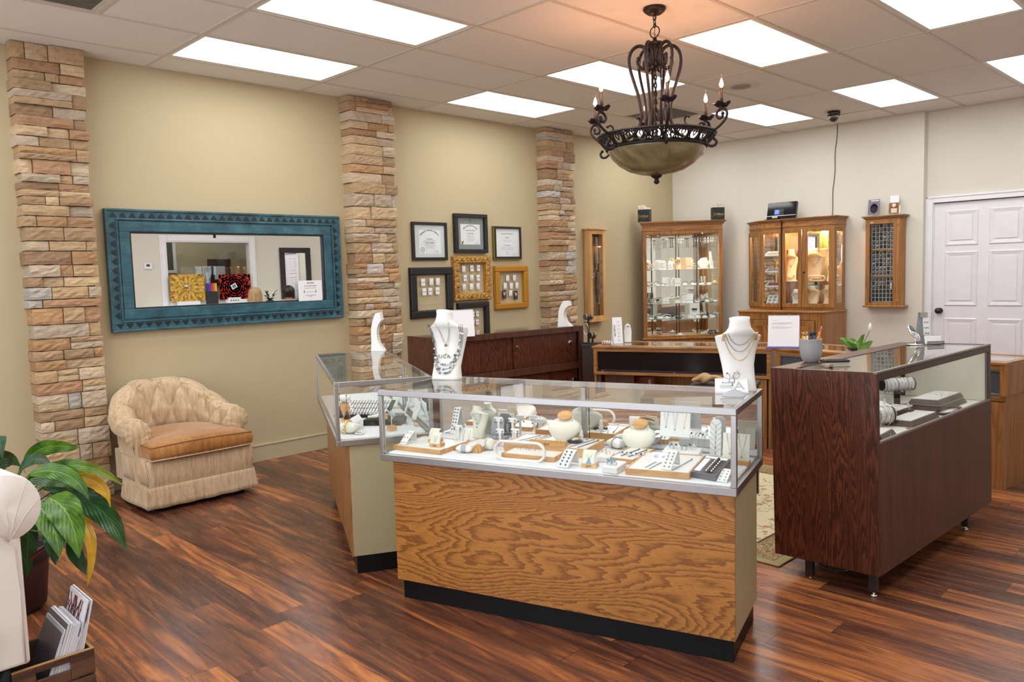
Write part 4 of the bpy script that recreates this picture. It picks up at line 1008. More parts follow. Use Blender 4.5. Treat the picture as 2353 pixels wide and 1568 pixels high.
# ================================================================== teal wall mirror
TEAL = None
def teal_mat():
    m = bpy.data.materials.new('distressed_teal'); m.use_nodes = True; MATS['teal'] = m; t = NT(m)
    n = t.noise(t.coord((2, 2, 2)), 3, 5, .65, .4); n2 = t.noise(t.coord((1, 1, 9)), 9, 3)
    c = t.ramp(t.math('ADD', t.math('MULTIPLY', n, .7), t.math('MULTIPLY', n2, .3)), [(.34, srgb(30, 62, 74)), (.52, srgb(48, 92, 104)), (.68, srgb(72, 116, 126))])
    t.link(c, base(m)); P(m).inputs['Roughness'].default_value = .38; return m
TEAL = teal_mat(); TEALD = mat('dark_glaze', srgb(16, 28, 38), .5); TEALL = mat('worn_teal', srgb(94, 138, 146), .4)
MY0, MY1, MZ0, MZ1 = -.352, 1.525, 1.118, 1.985
o = thing('wall_mirror', 'wide wall mirror in a distressed teal frame with notched ornament', 'mirror', (.001, 0, 0))
def ringbox(b, y0, y1, z0, z1, w_, x0, x1, m=0):
    b.box(x0, x1, y0, y1, z0, z0+w_, m).box(x0, x1, y0, y1, z1-w_, z1, m).box(x0, x1, y0, y0+w_, z0+w_, z1-w_, m).box(x0, x1, y1-w_, y1, z0+w_, z1-w_, m)
def ring(a, w_, x0, x1, nm, m_, bv=.002):
    b = B(); ringbox(b, MY0+a, MY1-a, MZ0+a, MZ1-a, w_, x0, x1); return b.mk(nm, o, m_, bevel=bv)
ring(.0, .018, .0, .050, 'outer_moulding', TEAL, .005); ring(.018, .050, .0, .040, 'ornament_band', TEAL, .0); ring(.068, .011, .0, .05, 'bead', TEAL, .005)
ring(.079, .010, .0, .036, 'inner_step', TEAL); ring(.089, .070, .0, .042, 'flat_band', TEAL, .004); ring(.156, .014, .0, .034, 'inner_lip', TEALD)
orn = {k: B() for k in 'tblr'}
def motif(y, z, ax):
    for (w_, h_, q) in ((.046, .010, 0), (.030, .011, .010), (.014, .010, .021)):
        if ax == 't': orn[ax].box(.038, .0435, y-w_/2, y+w_/2, z+q, z+q+h_)
        if ax == 'b': orn[ax].box(.038, .0435, y-w_/2, y+w_/2, z-q-h_, z-q)
        if ax == 'l': orn[ax].box(.038, .0435, y-q-h_, y-q, z-w_/2, z+w_/2)
        if ax == 'r': orn[ax].box(.038, .0435, y+q, y+q+h_, z-w_/2, z+w_/2)
nY, nZ = 28, 13
for k in range(nY):
    y = MY0+.055+(MY1-MY0-.11)*(k+.0)/(nY-1); motif(y, MZ1-.060, 't'); motif(y, MZ0+.060, 'b')
for k in range(1, nZ-1):
    z = MZ0+.055+(MZ1-MZ0-.11)*k/(nZ-1); motif(MY0+.060, z, 'l'); motif(MY1-.060, z, 'r')
[orn[k].mk('ornament', o, TEALD) for k in 'tblr']
B().box(.012, .016, MY0+.16, MY1-.16, MZ0+.16, MZ1-.16).mk('glass', o, MIRROR)
# taped notice
o = thing('notice', 'white paper notice stuck in the lower right corner of the teal mirror', 'notice', (.046, 0, 0))
B().box(0, .001, 1.102, 1.322, 1.277, 1.446).mk('paper', o, PAPER)
TT = lambda y, z: frameT((.0022, y, z), (0, 1, 0), (0, 0, 1))
text('NOTICE', .018, o, INK, TT(1.215, 1.425)); text('For your health and safety', .0105, o, INK, TT(1.213, 1.402)); text('Please wear a mask when entering', .0075, o, GREYINK, TT(1.213, 1.384))
text('please keep a distance of 6 ft', .006, o, GREYINK, TT(1.213, 1.352)); text('Thank you for your understanding', .0068, o, GREYINK, TT(1.213, 1.325)); text('and patience', .0068, o, GREYINK, TT(1.213, 1.315))
b = B()
for y_ in (1.155, 1.262): b.ball((.003, y_, 1.362), .0035, 8).box(.001, .003, y_-.003, y_+.003, 1.345, 1.357)
b.mk('people_icon', o, INK)
# ================================================================== framed certificates
def frame_on_wall(name, label, y0, y1, z0, z1, w_, dep, m_, cat='picture frame', group=None, prof=None, bev=.004):
    o = thing(name, label, cat, (.001, y0, z0), group=group); W, H = y1-y0, z1-z0
    b = B(); b.box(0, dep, 0, W, 0, w_).box(0, dep, 0, W, H-w_, H).box(0, dep, 0, w_, w_, H-w_).box(0, dep, W-w_, W, w_, H-w_); b.mk('frame', o, m_, bevel=bev, seg=3)
    return o, W, H
BFR = mat('black_frame', (.012, .011, .012), .3)
def lines(b, y0, y1, z, n, dz, x, rnd, h=.0016):
    for k in range(n):
        w_ = (y1-y0)*rnd.uniform(.6, 1.); c = (y0+y1)/2; b.box(x, x+.0004, c-w_/2, c+w_/2, z-k*dz, z-k*dz+h)
rnd = random.Random(5)
# a
o, W, H = frame_on_wall('framed_certificate', 'black-framed certificate with white mat, left of the three certificates', 2.318, 2.742, 1.605, 1.965, .028, .026, BFR)
B().box(.004, .010, .02, W-.02, .02, H-.02).mk('mat_board', o, mat('pale_mat', srgb(206, 212, 212), .7))
pp = B().box(.010, .0115, .085, W-.075, .06, H-.075).mk('certificate', o, PAPER)
T_ = lambda y, z: frameT((.0122, y, z), (0, 1, 0), (0, 0, 1))
def arctext(s, c, R, size, parent, x, span):
    n = len(s)
    for k, ch in enumerate(s):
        if ch == ' ': continue
        a = span*(.5-(k+.5)/n); text(ch, size, parent, INK, frameT((x, c[0]-R*math.sin(a), c[1]+R*math.cos(a)), (0, math.cos(a), math.sin(a)), (0, -math.sin(a), math.cos(a))), name='letter')
def arcword(s, c, R, size, parent, x, span):
    bb = []; dg = None
    root = None
    objs = []
    n = len(s)
    import_me = bpy.data.meshes.new('lettering'); bm = bmesh.new()
    for k, ch in enumerate(s):
        if ch == ' ': continue
        a = span*(.5-(k+.5)/n); t_o = text(ch, size, None, INK, frameT((x, c[0]-R*math.sin(a), c[1]+R*math.cos(a)), (0, math.cos(a), math.sin(a)), (0, -math.sin(a), math.cos(a))))
        bm.from_mesh(t_o.data); me_ = t_o.data; bpy.data.objects.remove(t_o); bpy.data.meshes.remove(me_)
    bm.to_mesh(import_me); bm.free(); import_me.materials.append(INK)
    ob = bpy.data.objects.new('lettering', import_me); COL.objects.link(ob); ob.parent = parent
arcword('Gemological Institute of America', (W/2, H*.36), .155, .024, o, .0122, 1.62)
text('Teri McGrath', .013, o, INK, T_(W/2, H*.56)); text('Graduate Gemologist', .012, o, INK, T_(W/2, H*.46))
b = B(); lines(b, W*.3, W*.7, H*.52, 3, .010, .0118, rnd); lines(b, W*.33, W*.67, H*.42, 5, .009, .0118, rnd); lines(b, W*.62, W*.76, H*.245, 3, .008, .0118, rnd); b.mk('small_print', o, GREYINK)
B().tube([(.0125, W*.29+.02*math.cos(q*PI/12), H*.27+.024*math.sin(q*PI/12)) for q in range(24)], .0022, 5, closed=True).ball((.0122, W*.29, H*.27), .006, 8).mk('seal', o, GREYINK)
B().box(.0145, .016, .026, W-.026, .026, H-.026).mk('pane', o, GLASS)
# b
o, W, H = frame_on_wall('framed_certificate', 'black-framed certificate with grey mat, highest of the framed pieces', 2.832, 3.262, 1.672, 2.058, .038, .045, BFR)
B().box(.004, .012, .03, W-.03, .03, H-.03).mk('mat_board', o, mat('grey_mat', srgb(132, 140, 140), .8, noise=.1))
B().box(.012, .014, .09, W-.083, .085, H-.10).mk('certificate', o, PAPER)
T_ = lambda y, z: frameT((.0148, y, z), (0, 1, 0), (0, 0, 1))
arcword('American Gem Society', (W/2+.003, H*.36), .135, .026, o, .0148, 1.5)
text('Certified Gemologist', .015, o, INK, T_(W/2, H*.58)); text('Teri M. Tillie', .016, o, INK, T_(W/2, H*.505))
b = B(); lines(b, W*.36, W*.66, H*.46, 7, .010, .0146, rnd); lines(b, W*.65, W*.75, H*.255, 2, .008, .0146, rnd); b.mk('small_print', o, GREYINK)
B().lathe([(.0001, .002), (.014, .001), (.014, 0)], (0, 0, 0), 18, T=frameT((.015, W*.255, H*.30), (0, 1, 0), (0, 0, 1))).mk('gold_seal', o, GOLD)
B().box(.0145, .0155, W*.255-.008, W*.255-.001, H*.22, H*.28).box(.0145, .0155, W*.255+.001, W*.255+.008, H*.22, H*.28).mk('ribbon', o, mat('plum_ribbon', srgb(96, 70, 90), .5))
B().tube([(.0135, W*.5+.012*math.cos(q*PI/10), H*.83+.014*math.sin(q*PI/10)) for q in range(20)], .0015, 5, closed=True).mk('crest', o, INK)
B().box(.024, .0255, .036, W-.036, .036, H-.036).mk('pane', o, GLASS)
# c
GFR = mat('antique_brass_frame', srgb(136, 122, 58), .35, .6)
o, W, H = frame_on_wall('framed_certificate', 'certificate in black frame with olive brass sides, right of the three certificates', 3.352, 3.752, 1.603, 1.948, .014, .034, GFR)
b = B(); ringbox(b, .008, W-.004, .01, H-.004, .022, .028, .038); b.mk('inner_frame', o, BFR, bevel=.002)
B().box(.004, .020, .02, W-.02, .02, H-.02).mk('certificate', o, PAPER)
T_ = lambda y, z: frameT((.0208, y, z), (0, 1, 0), (0, 0, 1))
text('Gemological Institute of America', .0125, o, INK, T_(W/2, H*.78)); text('Teri Tillie', .013, o, INK, T_(W/2, H*.66)); text('Graduate Gemologist', .0115, o, INK, T_(W/2, H*.43))
b = B(); lines(b, W*.3, W*.7, H*.58, 2, .012, .0204, rnd); lines(b, W*.22, W*.8, H*.36, 3, .011, .0204, rnd); lines(b, W*.14, W*.28, H*.12, 1, .01, .0204, rnd); lines(b, W*.66, W*.88, H*.18, 3, .012, .0204, rnd); b.mk('small_print', o, GREYINK)
B().tube([(.0206, W*.5+.014*math.cos(q*PI/10), H*.20+.016*math.sin(q*PI/10)) for q in range(20)], .002, 5, closed=True).mk('seal', o, mat('pale_ink', srgb(190, 190, 198), .6))
B().box(.0225, .024, .03, W-.03, .03, H-.03).mk('pane', o, GLASS)
# ---- jewellery frames with wires and earring cards
def gilt_mat():
    m = bpy.data.materials.new('ornate_gilt'); m.use_nodes = True; MATS['gilt'] = m; t = NT(m)
    n = t.noise(t.coord(), 40, 4, .6, 1.0); c = t.ramp(n, [(.3, srgb(122, 78, 24)), (.6, srgb(214, 168, 92))]); t.link(c, base(m))
    P(m).inputs['Roughness'].default_value = .35; P(m).inputs['Metallic'].default_value = .6; t.bump(n, .8, .01); return m
GILT = gilt_mat(); GOLDP = mat('flat_gold_frame', srgb(186, 130, 40), .4, .35, noise=.05)
CARD = mat('white_card', (.84, .83, .84), .5, noise=0); CARDB = mat('black_card', (.015, .013, .012), .5, noise=0)
def jframe(label, y0, y1, z0, z1, w_, dep, m_, wires, name='earring_display', ornate=False):
    o, W, H = frame_on_wall(name, label, y0, y1, z0, z1, w_, dep, m_, 'earring frame', bev=.008)
    b = B(); ringbox(b, w_-.006, W-w_+.006, w_-.006, H-w_+.006, .008, .0, dep*.55); b.mk('inner_lip', o, m_ if not ornate else GOLDP, bevel=.001)
    b = B(); ringbox(b, -.004, W+.004, -.004, H+.004, .010, .0, dep*.5); b.mk('outer_edge', o, m_, bevel=.003)
    if ornate:
        b = B()
        for k in range(17):
            f = (k+.5)/17
            for (y_, z_, ax) in ((W*f, H-w_/2, 0), (W*f, w_/2, 0), (w_/2, H*f, 1), (W-w_/2, H*f, 1)):
                s_ = 1 if k % 2 else -1
                if ax == 0: pts = [(dep, y_-.014+q*.0045, z_+s_*(.018-.006*q) if q < 4 else z_-s_*.006*(q-3)) for q in range(7)]
                else: pts = [(dep, y_+s_*(.018-.006*q) if q < 4 else y_-s_*.006*(q-3), z_-.014+q*.0045) for q in range(7)]
                b.tube(pts, [.002, .005, .0065, .007, .0065, .005, .002], 6)
        b.mk('scroll_relief', o, m_)
    b = B()
    for z in wires: b.tube([(dep*.4, w_-.004, z-z0), (dep*.4, W/2, z-z0-.004), (dep*.4, W-w_+.004, z-z0)], .0009, 5)
    b.mk('wire', o, GREYINK); return o
jframe('wide black frame with earring cards on wires, lower left of the framed pieces', 2.275, 2.782, 1.062, 1.535, .068, .04, BFR, (1.395, 1.293, 1.185))
jframe('ornate gilt frame with nine earring cards, centre of the framed pieces', 2.80, 3.287, 1.205, 1.642, .068, .05, GILT, (1.555, 1.455, 1.355), ornate=True)
jframe('smooth gold frame with earring cards, right of the ornate gilt frame', 3.355, 3.832, 1.092, 1.536, .058, .045, GOLDP, (1.452, 1.368, 1.285))
jframe('small black frame with earring cards, half hidden by the rosewood counter', 2.845, 3.255, .76, 1.178, .05, .045, BFR, (1.095, 1.015, .93))
def ecard(px, py, w_, h_, label, dark=0, style=0, grp='earring cards on the wall frames'):
    p = atx(px, py, .024)
    o = thing('earring_card', label, 'earring card', (p.x, p.y, p.z), group=grp, rot=(math.radians(random.uniform(-4, 4)), 0, 0))
    B().box(0, .002, -w_/2, w_/2, -h_/2, h_/2).mk('card', o, CARDB if dark else CARD)
    b = B(); c = (INK, SILVER, MATS.get('pink', None) or mat('pink_stone', srgb(176, 84, 96), .2), mat('navy_stone', srgb(34, 44, 84), .2))[style]
    for s_ in (-1, 1):
        if style in (0, 3) and not dark: b.ball((.004, s_*w_*.22, -.0), .0042, 8)
        else: b.tube([(.004, s_*w_*.2, h_*.1), (.005, s_*w_*.22, -h_*.3)], .0012, 5).ball((.005, s_*w_*.22, -h_*.38), .004, 8)
        if dark: b.tube([(.004, s_*w_*.25, h_*.35), (.005, s_*w_*.05, 0), (.005, s_*w_*.28, -h_*.4)], .003, 6)
    b.mk('earrings', o, SILVER if dark else c)
F7 = lambda x, y: (930+x/7.128, 480+y/7.128)
rows = [(F7(300, 1205), 'top left'), (F7(437, 1197), 'top centre'), (F7(542, 1192), 'top right')], [(F7(322, 1360), 'bottom left'), (F7(418, 1352), 'bottom centre'), (F7(537, 1343), 'bottom right')]
k = 0
for r_ in rows:
    for (p, nm) in r_: ecard(p[0], p[1], .046, .066, 'earring card at the %s inside the wide black frame' % nm, style=(3, 1, 1, 0, 3, 0)[k]); k += 1
k = 0
for rr, nm in zip(((F7(967, 985), F7(1100, 975), F7(1207, 970)), (F7(990, 1135), F7(1100, 1132), F7(1204, 1130)), (F7(975, 1282), F7(1094, 1272), F7(1202, 1268))), ('top', 'middle', 'bottom')):
    for p, n2 in zip(rr, ('left', 'middle', 'right')): ecard(p[0], p[1], .042, .06, 'earring card in the %s row, %s, inside the ornate gilt frame' % (nm, n2), style=(1, 0, 0, 0, 2, 0, 2, 1, 1)[k]); k += 1
for (x, y, d_, nm) in ((1685, 1135, 0, 'top left'), (1797, 1132, 0, 'top right'), (1645, 1262, 0, 'middle row left'), (1745, 1262, 0, 'middle row centre'), (1838, 1255, 0, 'middle row right'), (1735, 1382, 0, 'bottom row centre')):
    p = F7(x, y); ecard(p[0], p[1], .042, .062, 'white earring card, %s of the smooth gold frame' % nm, style=1)
for (x, y, nm) in ((1630, 1405, 'left'), (1818, 1415, 'right')): p = F7(x, y); ecard(p[0], p[1], .055, .09, 'black earring card at the bottom %s of the smooth gold frame' % nm, dark=1)
for (px, py, nm) in ((1073, 723, 'upper left'), (1087, 722, 'upper middle'), (1097, 721, 'upper right'), (1087, 741, 'lower left'), (1097, 740, 'lower right')): ecard(px, py, .036, .052, 'earring card, %s inside the small black frame' % nm, style=(0, 3, 1, 0, 3)[k % 5]); k += 1
# ================================================================== chandelier
CH = Vector((3.104, 1.817, 0))
BRON = mat('oiled_bronze', (.016, .010, .010), .45, .35)
BOWL = bpy.data.materials.new('amber_alabaster_glass'); BOWL.use_nodes = True; t = NT(BOWL)
t.link(t.ramp(t.noise(t.coord(), 5, 3, .6, 1.2), [(.3, srgb(112, 98, 66)), (.7, srgb(166, 150, 108))]), base(BOWL)); P(BOWL).inputs['Roughness'].default_value = .25
P(BOWL).inputs['Transmission Weight'].default_value = .25; P(BOWL).inputs['Coat Weight'].default_value = .3
o = thing('chandelier', 'dark bronze scrolled chandelier with six lit candle bulbs and an amber glass bowl', 'chandelier', CH)
B().lathe([(.0001, 3.003), (.068, 3.003), (.068, 2.992), (.060, 2.982), (.042, 2.968), (.022, 2.962), (.0001, 2.960)], n=40).mk('canopy', o, BRON)
ch = B()
def torus(b, c, R, r, ax='y', n=24, m=8, sz=1.):
    pts = []
    for k in range(n):
        a = 2*PI*k/n; u, v = R*math.cos(a), R*math.sin(a)*sz
        pts.append((c[0]+u, c[1], c[2]+v) if ax == 'y' else ((c[0], c[1]+u, c[2]+v) if ax == 'x' else (c[0]+u, c[1]+v, c[2])))
    b.tube(pts, r, m, closed=True)
torus(ch, (0, 0, 2.947), .010, .0032, 'y', sz=1.5); torus(ch, (0, 0, 2.922), .009, .003, 'x', sz=1.8); torus(ch, (0, 0, 2.902), .008, .003, 'y', sz=1.5)
ch.tube([(.0, .0, 2.96), (.006, .002, 2.92), (-.004, .003, 2.87), (.002, 0, 2.83)], .002, 6)
ch.mk('chain', o, BRON)
b = B(); torus(b, (0, 0, 2.865), .033, .0035, 'y', 32); b.mk('hanging_ring', o, BRON)
b = B().lathe([(.0001, 2.833), (.012, 2.828), (.012, 2.815), (.020, 2.812), (.050, 2.802), (.053, 2.792), (.040, 2.782), (.034, 2.776), (.044, 2.768), (.040, 2.755), (.032, 2.72), (.026, 2.695), (.030, 2.690), (.028, 2.66), (.0001, 2.655)], n=36)
for k in range(9):
    a = 2*PI*k/9; b.tube([(.040*math.cos(a), .040*math.sin(a), 2.775), (.047*math.cos(a), .047*math.sin(a), 2.755), (.036*math.cos(a), .036*math.sin(a), 2.725), (.038*math.cos(a), .038*math.sin(a), 2.715)], [.004, .009, .005, .003], 6)
b.mk('urn', o, BRON)
b = B()
for q in range(2): b.tube([(.006*math.cos(PI*q+z_*.55), .006*math.sin(PI*q+z_*.55), 2.66-z_*.0085) for z_ in range(48)], .0055, 6)
b.lathe([(.0001, 2.26), (.03, 2.255), (.03, 2.245), (.0001, 2.24)], n=20); b.mk('twisted_rod', o, BRON)
b = B()
for (a) in (.5, 2.6, 4.7): b.cyl((.032*math.cos(a), .032*math.sin(a), 2.70), (.040*math.cos(a), .040*math.sin(a), 2.22), .0045, n=8)
b.mk('side_rods', o, BRON)
def spline(P_, n=6):
    P_ = [Vector(p) for p in P_]; out = []
    for i in range(len(P_)-1):
        a, b_, c, d = P_[max(0, i-1)], P_[i], P_[i+1], P_[min(len(P_)-1, i+2)]
        for k in range(n):
            t = k/n; out.append(.5*((2*b_)+(c-a)*t+(2*a-5*b_+4*c-d)*t*t+(3*b_-a-3*c+d)*t**3))
    out.append(P_[-1]); return out
toc = math.atan2(CAM.y-CH.y, CAM.x-CH.x)      # direction of the viewer; candle angles are measured from it
prof_ = [(.100, 2.712), (.104, 2.688), (.092, 2.662), (.066, 2.652), (.040, 2.672), (.032, 2.710), (.045, 2.757), (.080, 2.784), (.118, 2.778), (.146, 2.745), (.155, 2.700), (.148, 2.645), (.126, 2.57), (.104, 2.50), (.090, 2.43), (.086, 2.375), (.100, 2.32), (.135, 2.265), (.20, 2.235)]
for k in range(6):
    a = toc+math.radians(9.4+30+60*k); ca, sa = math.cos(a), math.sin(a)
    pts = spline([(r*ca, r*sa, z) for r, z in prof_], 5)
    B().tube(pts, .0092, 8, flat=1.2).ball((prof_[0][0]*ca, prof_[0][0]*sa, prof_[0][1]), .012, 10).mk('stem_scroll', o, BRON)
# rim band with filigree
RT_, RB_, ZT, ZB = .352, .298, 2.252, 2.182
def ringt(b, R, z, r, n=72): b.tube([(R*math.cos(2*PI*k/n), R*math.sin(2*PI*k/n), z) for k in range(n)], r, 8, closed=True)
b = B(); ringt(b, RT_, ZT, .0075); ringt(b, RT_-.006, ZT-.012, .005)
for k in range(140):
    a = 2*PI*k/140; b.ball((RT_*math.cos(a), RT_*math.sin(a), ZT+.006), .0045, 6)
b.mk('upper_rim', o, BRON)
b = B(); ringt(b, RB_, ZB, .0075); ringt(b, RB_+.006, ZB+.010, .0045)
for k in range(120):
    a = 2*PI*k/120; b.ball((RB_*math.cos(a), RB_*math.sin(a), ZB-.005), .004, 6)
b.mk('lower_rim', o, BRON)
fl = B(); NR = 26
def onband(a, v): R = RB_+(RT_-RB_)*v; return Vector((R*math.cos(a), R*math.sin(a), ZB+(ZT-ZB)*v))
for k in range(NR):
    a0 = 2*PI*k/NR; da = 2*PI/NR
    fl.tube([onband(a0+da*.40*math.cos(q*PI/8), .5+.42*math.sin(q*PI/8)) for q in range(16)], .0052, 6, closed=True)
    fl.tube([onband(a0, .92), onband(a0+da*.16, .62), onband(a0, .35), onband(a0-da*.16, .62), onband(a0, .92)], .0045, 5)
    fl.tube([onband(a0+da*.5, 0), onband(a0+da*.5, 1)], .0048, 6); fl.tube([onband(a0+da*.32, .05), onband(a0+da*.5, .3), onband(a0+da*.68, .05)], .0045, 5)
    fl.tube([onband(a0+da*.3, .98), onband(a0+da*.5, .72), onband(a0+da*.7, .98)], .0045, 5)
fl.mk('filigree_band', o, BRON)
B().lathe([(.293, 2.180), (.288, 2.165), (.262, 2.125), (.220, 2.085), (.165, 2.052), (.105, 2.033), (.05, 2.024), (.0001, 2.021)], n=72).mk('bowl', o, BOWL, solid=.004)
B().lathe([(.0001, 2.026), (.036, 2.023), (.030, 2.010), (.014, 2.002), (.012, 1.992), (.018, 1.985), (.016, 1.976), (.008, 1.970), (.0001, 1.966)], n=24).mk('finial', o, BRON)
def flame(name):
    m = bpy.data.materials.new(name); m.use_nodes = True; t = NT(m)
    P(m).inputs['Emission Color'].default_value = (1, .62, .26, 1); P(m).inputs['Emission Strength'].default_value = 16; P(m).inputs['Base Color'].default_value = (1, .8, .5, 1); t.noise(t.coord(), 5); return m
FL = flame('glowing_filament'); SLV = mat('candle_sleeve_bronze', (.09, .055, .045), .4, .3)
CG = glassmat('bulb_glass', (1, .97, .92), 1.45)
for k in range(6):
    an = math.radians(9.4+60*k); a = toc+an; ca, sa = math.cos(a), math.sin(a); R = .398
    arm = [(.300, 2.205), (.310, 2.178), (.332, 2.160), (.358, 2.163), (.368, 2.183), (.356, 2.198)]     # lower curl
    B().tube(spline([(r*ca, r*sa, z) for r, z in [(.345, 2.250), (.318, 2.225)]+arm], 5), .0075, 8).ball((.356*ca, .356*sa, 2.198), .010, 10).mk('lower_curl', o, BRON)
    up_ = [(.322, 2.215), (.350, 2.245), (.392, 2.275), (.420, 2.305), (.430, 2.335), (.418, 2.362), (.395, 2.366), (.374, 2.350), (.370, 2.328), (.384, 2.312), (.402, 2.318), (.405, 2.335)]
    B().tube(spline([(r*ca, r*sa, z) for r, z in up_], 5), .0078, 8, flat=1.2).ball((.405*ca, .405*sa, 2.337), .011, 10).mk('arm', o, BRON)
    cx, cy = R*ca, R*sa
    q = B().lathe([(.009, 2.365), (.012, 2.372), (.010, 2.376), (.030, 2.380), (.046, 2.395), (.0465, 2.397), (.030, 2.385), (.0001, 2.384)], (cx, cy, 0), 30, wob=lambda t, z: 1+(.12*math.sin(4*t) if z > 2.38 else 0))
    for i_, v_ in enumerate(q.v): 
        r_ = (Vector((v_.x-cx, v_.y-cy, 0))).length
        if r_ > .028: v_.z += .007*math.sin(4*math.atan2(v_.y-cy, v_.x-cx)+1)
    dish = q.mk('bobeche', o, BRON)
    c_ = B().cyl((cx, cy, 2.385), (cx, cy, 2.478), .0098, n=16).mk('candle', o, SLV)
    B().lathe([(.008, 2.478), (.0135, 2.492), (.0145, 2.502), (.011, 2.520), (.005, 2.538), (.0022, 2.556), (.0001, 2.558)], (cx, cy, 0), 20).mk('bulb', c_, CG)
    B().lathe([(.0001, 2.482), (.0095, 2.490), (.0118, 2.501), (.0085, 2.516), (.0035, 2.531), (.0001, 2.538)], (cx, cy, 0), 16).mk('filament', c_, FL)
    L_ = bpy.data.lights.new('candle_bulb', 'POINT'); L_.energy = 2.1; L_.color = (1, .44, .22); L_.shadow_soft_size = .012
    lo = bpy.data.objects.new('candle_bulb', L_); COL.objects.link(lo); lo.location = CH+Vector((cx, cy, 2.57))
for k in range(6):
    a = toc+math.radians(9.4+30+60*k); ca, sa = math.cos(a), math.sin(a)
    c1 = [(.345, 2.250), (.325, 2.262), (.290, 2.268), (.262, 2.288), (.258, 2.312), (.275, 2.326), (.292, 2.318)]
    B().tube(spline([(r*ca, r*sa, z) for r, z in c1], 5), .0065, 8).ball((.292*ca, .292*sa, 2.318), .009, 8).mk('rim_scroll', o, BRON)
# ================================================================== narrow maple necklace case on the wall
MAP = wood('maple', srgb(196, 142, 84), srgb(214, 164, 104), srgb(224, 178, 122), (8, 8, 1), rings=5, nscale=1.5, line=.4, rough=.4)
o = thing('necklace_case', 'narrow maple wall case with glass door full of hanging necklaces', 'wall cabinet', (.001, 4.80, .885))
W, H, D = .285, 1.06, .098
B().box(0, .006, .0, W, 0, H).mk('back', o, mat('taupe_lining', srgb(128, 104, 80), .9))
B().box(.006, D-.018, 0, .012, .01, H-.01).mk('side', o, MAP); B().box(.006, D-.018, W-.012, W, .01, H-.01).mk('side', o, MAP)
B().box(.0, D+.02, -.02, W+.02, H-.012, H+.006).mk('top_board', o, MAP, bevel=.004); B().box(.0, D+.02, -.015, W+.015, -.012, .008).mk('bottom_board', o, MAP, bevel=.004)
d_ = B().box(D-.018, D, 0, .045, .01, H-.014).box(D-.018, D, W-.045, W, .01, H-.014).box(D-.018, D, .045, W-.045, .01, .055).box(D-.018, D, .045, W-.045, H-.06, H-.014).mk('door', o, MAP, bevel=.002)
B().box(D-.010, D-.007, .045, W-.045, .055, H-.06).mk('pane', d_, GLASS); B().ball((D+.012, .02, .50), .010, 12).mk('knob', d_, SILVER)
nc = [('red bead', srgb(120, 30, 24)), ('silver', (.7, .7, .72)), ('gold', (.8, .6, .3)), ('red bead', srgb(140, 40, 30)), ('dark bead', srgb(50, 34, 30)), ('silver', (.75, .75, .78)), ('silver', (.7, .7, .7)), ('gold', (.7, .5, .25))]
for k in range(14):
    nm, c = nc[k % 8]; y = .058+.0245*(k % 7)+(.006 if k > 6 else 0); z1 = .97 if k < 7 else .56; l_ = random.uniform(.28, .40)
    q = thing('necklace', '%s necklace hanging %s in the narrow maple case' % (('pale ' if k % 3 else 'dark ')+nm, 'in the upper half' if k < 7 else 'in the lower half'), 'necklace', (.03+.004*(k % 3), 4.80+y+.012, .885+z1), group='necklaces in the maple case, upper' if k < 7 else 'necklaces in the maple case, lower')
    b = B(); pts = [(0, .009*math.sin(t_*PI/10)*(1+.6*(t_/10)), -l_*.5*(1-math.cos(t_*PI/10))) for t_ in range(21)]
    b.tube(pts, .0022 if k % 3 else .0034, 5); b.ball((0, 0, -l_-.008), .008, 8); b.mk('strand', q, mat('strand_%d' % (k % 8), c, .25, .6 if 'bead' not in nm else 0)); 
# ================================================================== ring cabinet
o = thing('ring_cabinet', 'oak wall cabinet with glass door over three grids of rings', 'wall cabinet', (2.50, YB-.001, .985))
W, H, D = .415, .975, .11
x0 = 0
B().box(.02, .395, -.012, 0, .02, H-.03).mk('back', o, OAKV); B().box(.02, .035, -D, -.012, .02, H-.03).mk('side', o, OAKV)
# right side chamfered pilaster
B().prism([(.335, -D), (.372, -D), (.398, -D+.03), (.398, -.012), (.335, -.012)], .02, H-.03).mk('pilaster', o, OAKV, bevel=.002)
for z in (.07, H-.09): B().lathe([(.0001, 0), (.008, .002), (.010, .0), (.016, .003), (.018, .0)], (0, 0, 0), 22, T=frameT((.354, -D-.001, z), (1, 0, 0), (0, 0, 1))).mk('rosette', o, OAKH)
B().box(.0, .43, -D-.02, 0, .0, .02).mk('bottom_board', o, OAKH, bevel=.006)
b = B()
for g_, z in ((.0, H-.035), (.012, H-.025), (.026, H-.013)): b.box(.012-g_, .405+g_, -D-.005-g_, 0, z, z+.013)
b.mk('crown', o, OAKH, bevel=.003)
d_ = B().box(.035, .062, -D, -D+.02, .02, H-.035).box(.305, .335, -D, -D+.02, .02, H-.035).box(.062, .305, -D, -D+.02, .02, .048).box(.062, .305, -D, -D+.02, H-.085, H-.035).mk('door', o, OAKV, bevel=.002)
B().box(.062, .305, -D+.008, -D+.011, .048, H-.085).mk('pane', d_, GLASS)
GR = mat('grid_grey', srgb(176, 178, 176), .5); FOAM = mat('ring_foam', (.012, .014, .013), .9)
gx0, cw = .068, .0385
lbl = {0: 'top', 1: 'middle', 2: 'bottom'}
import itertools
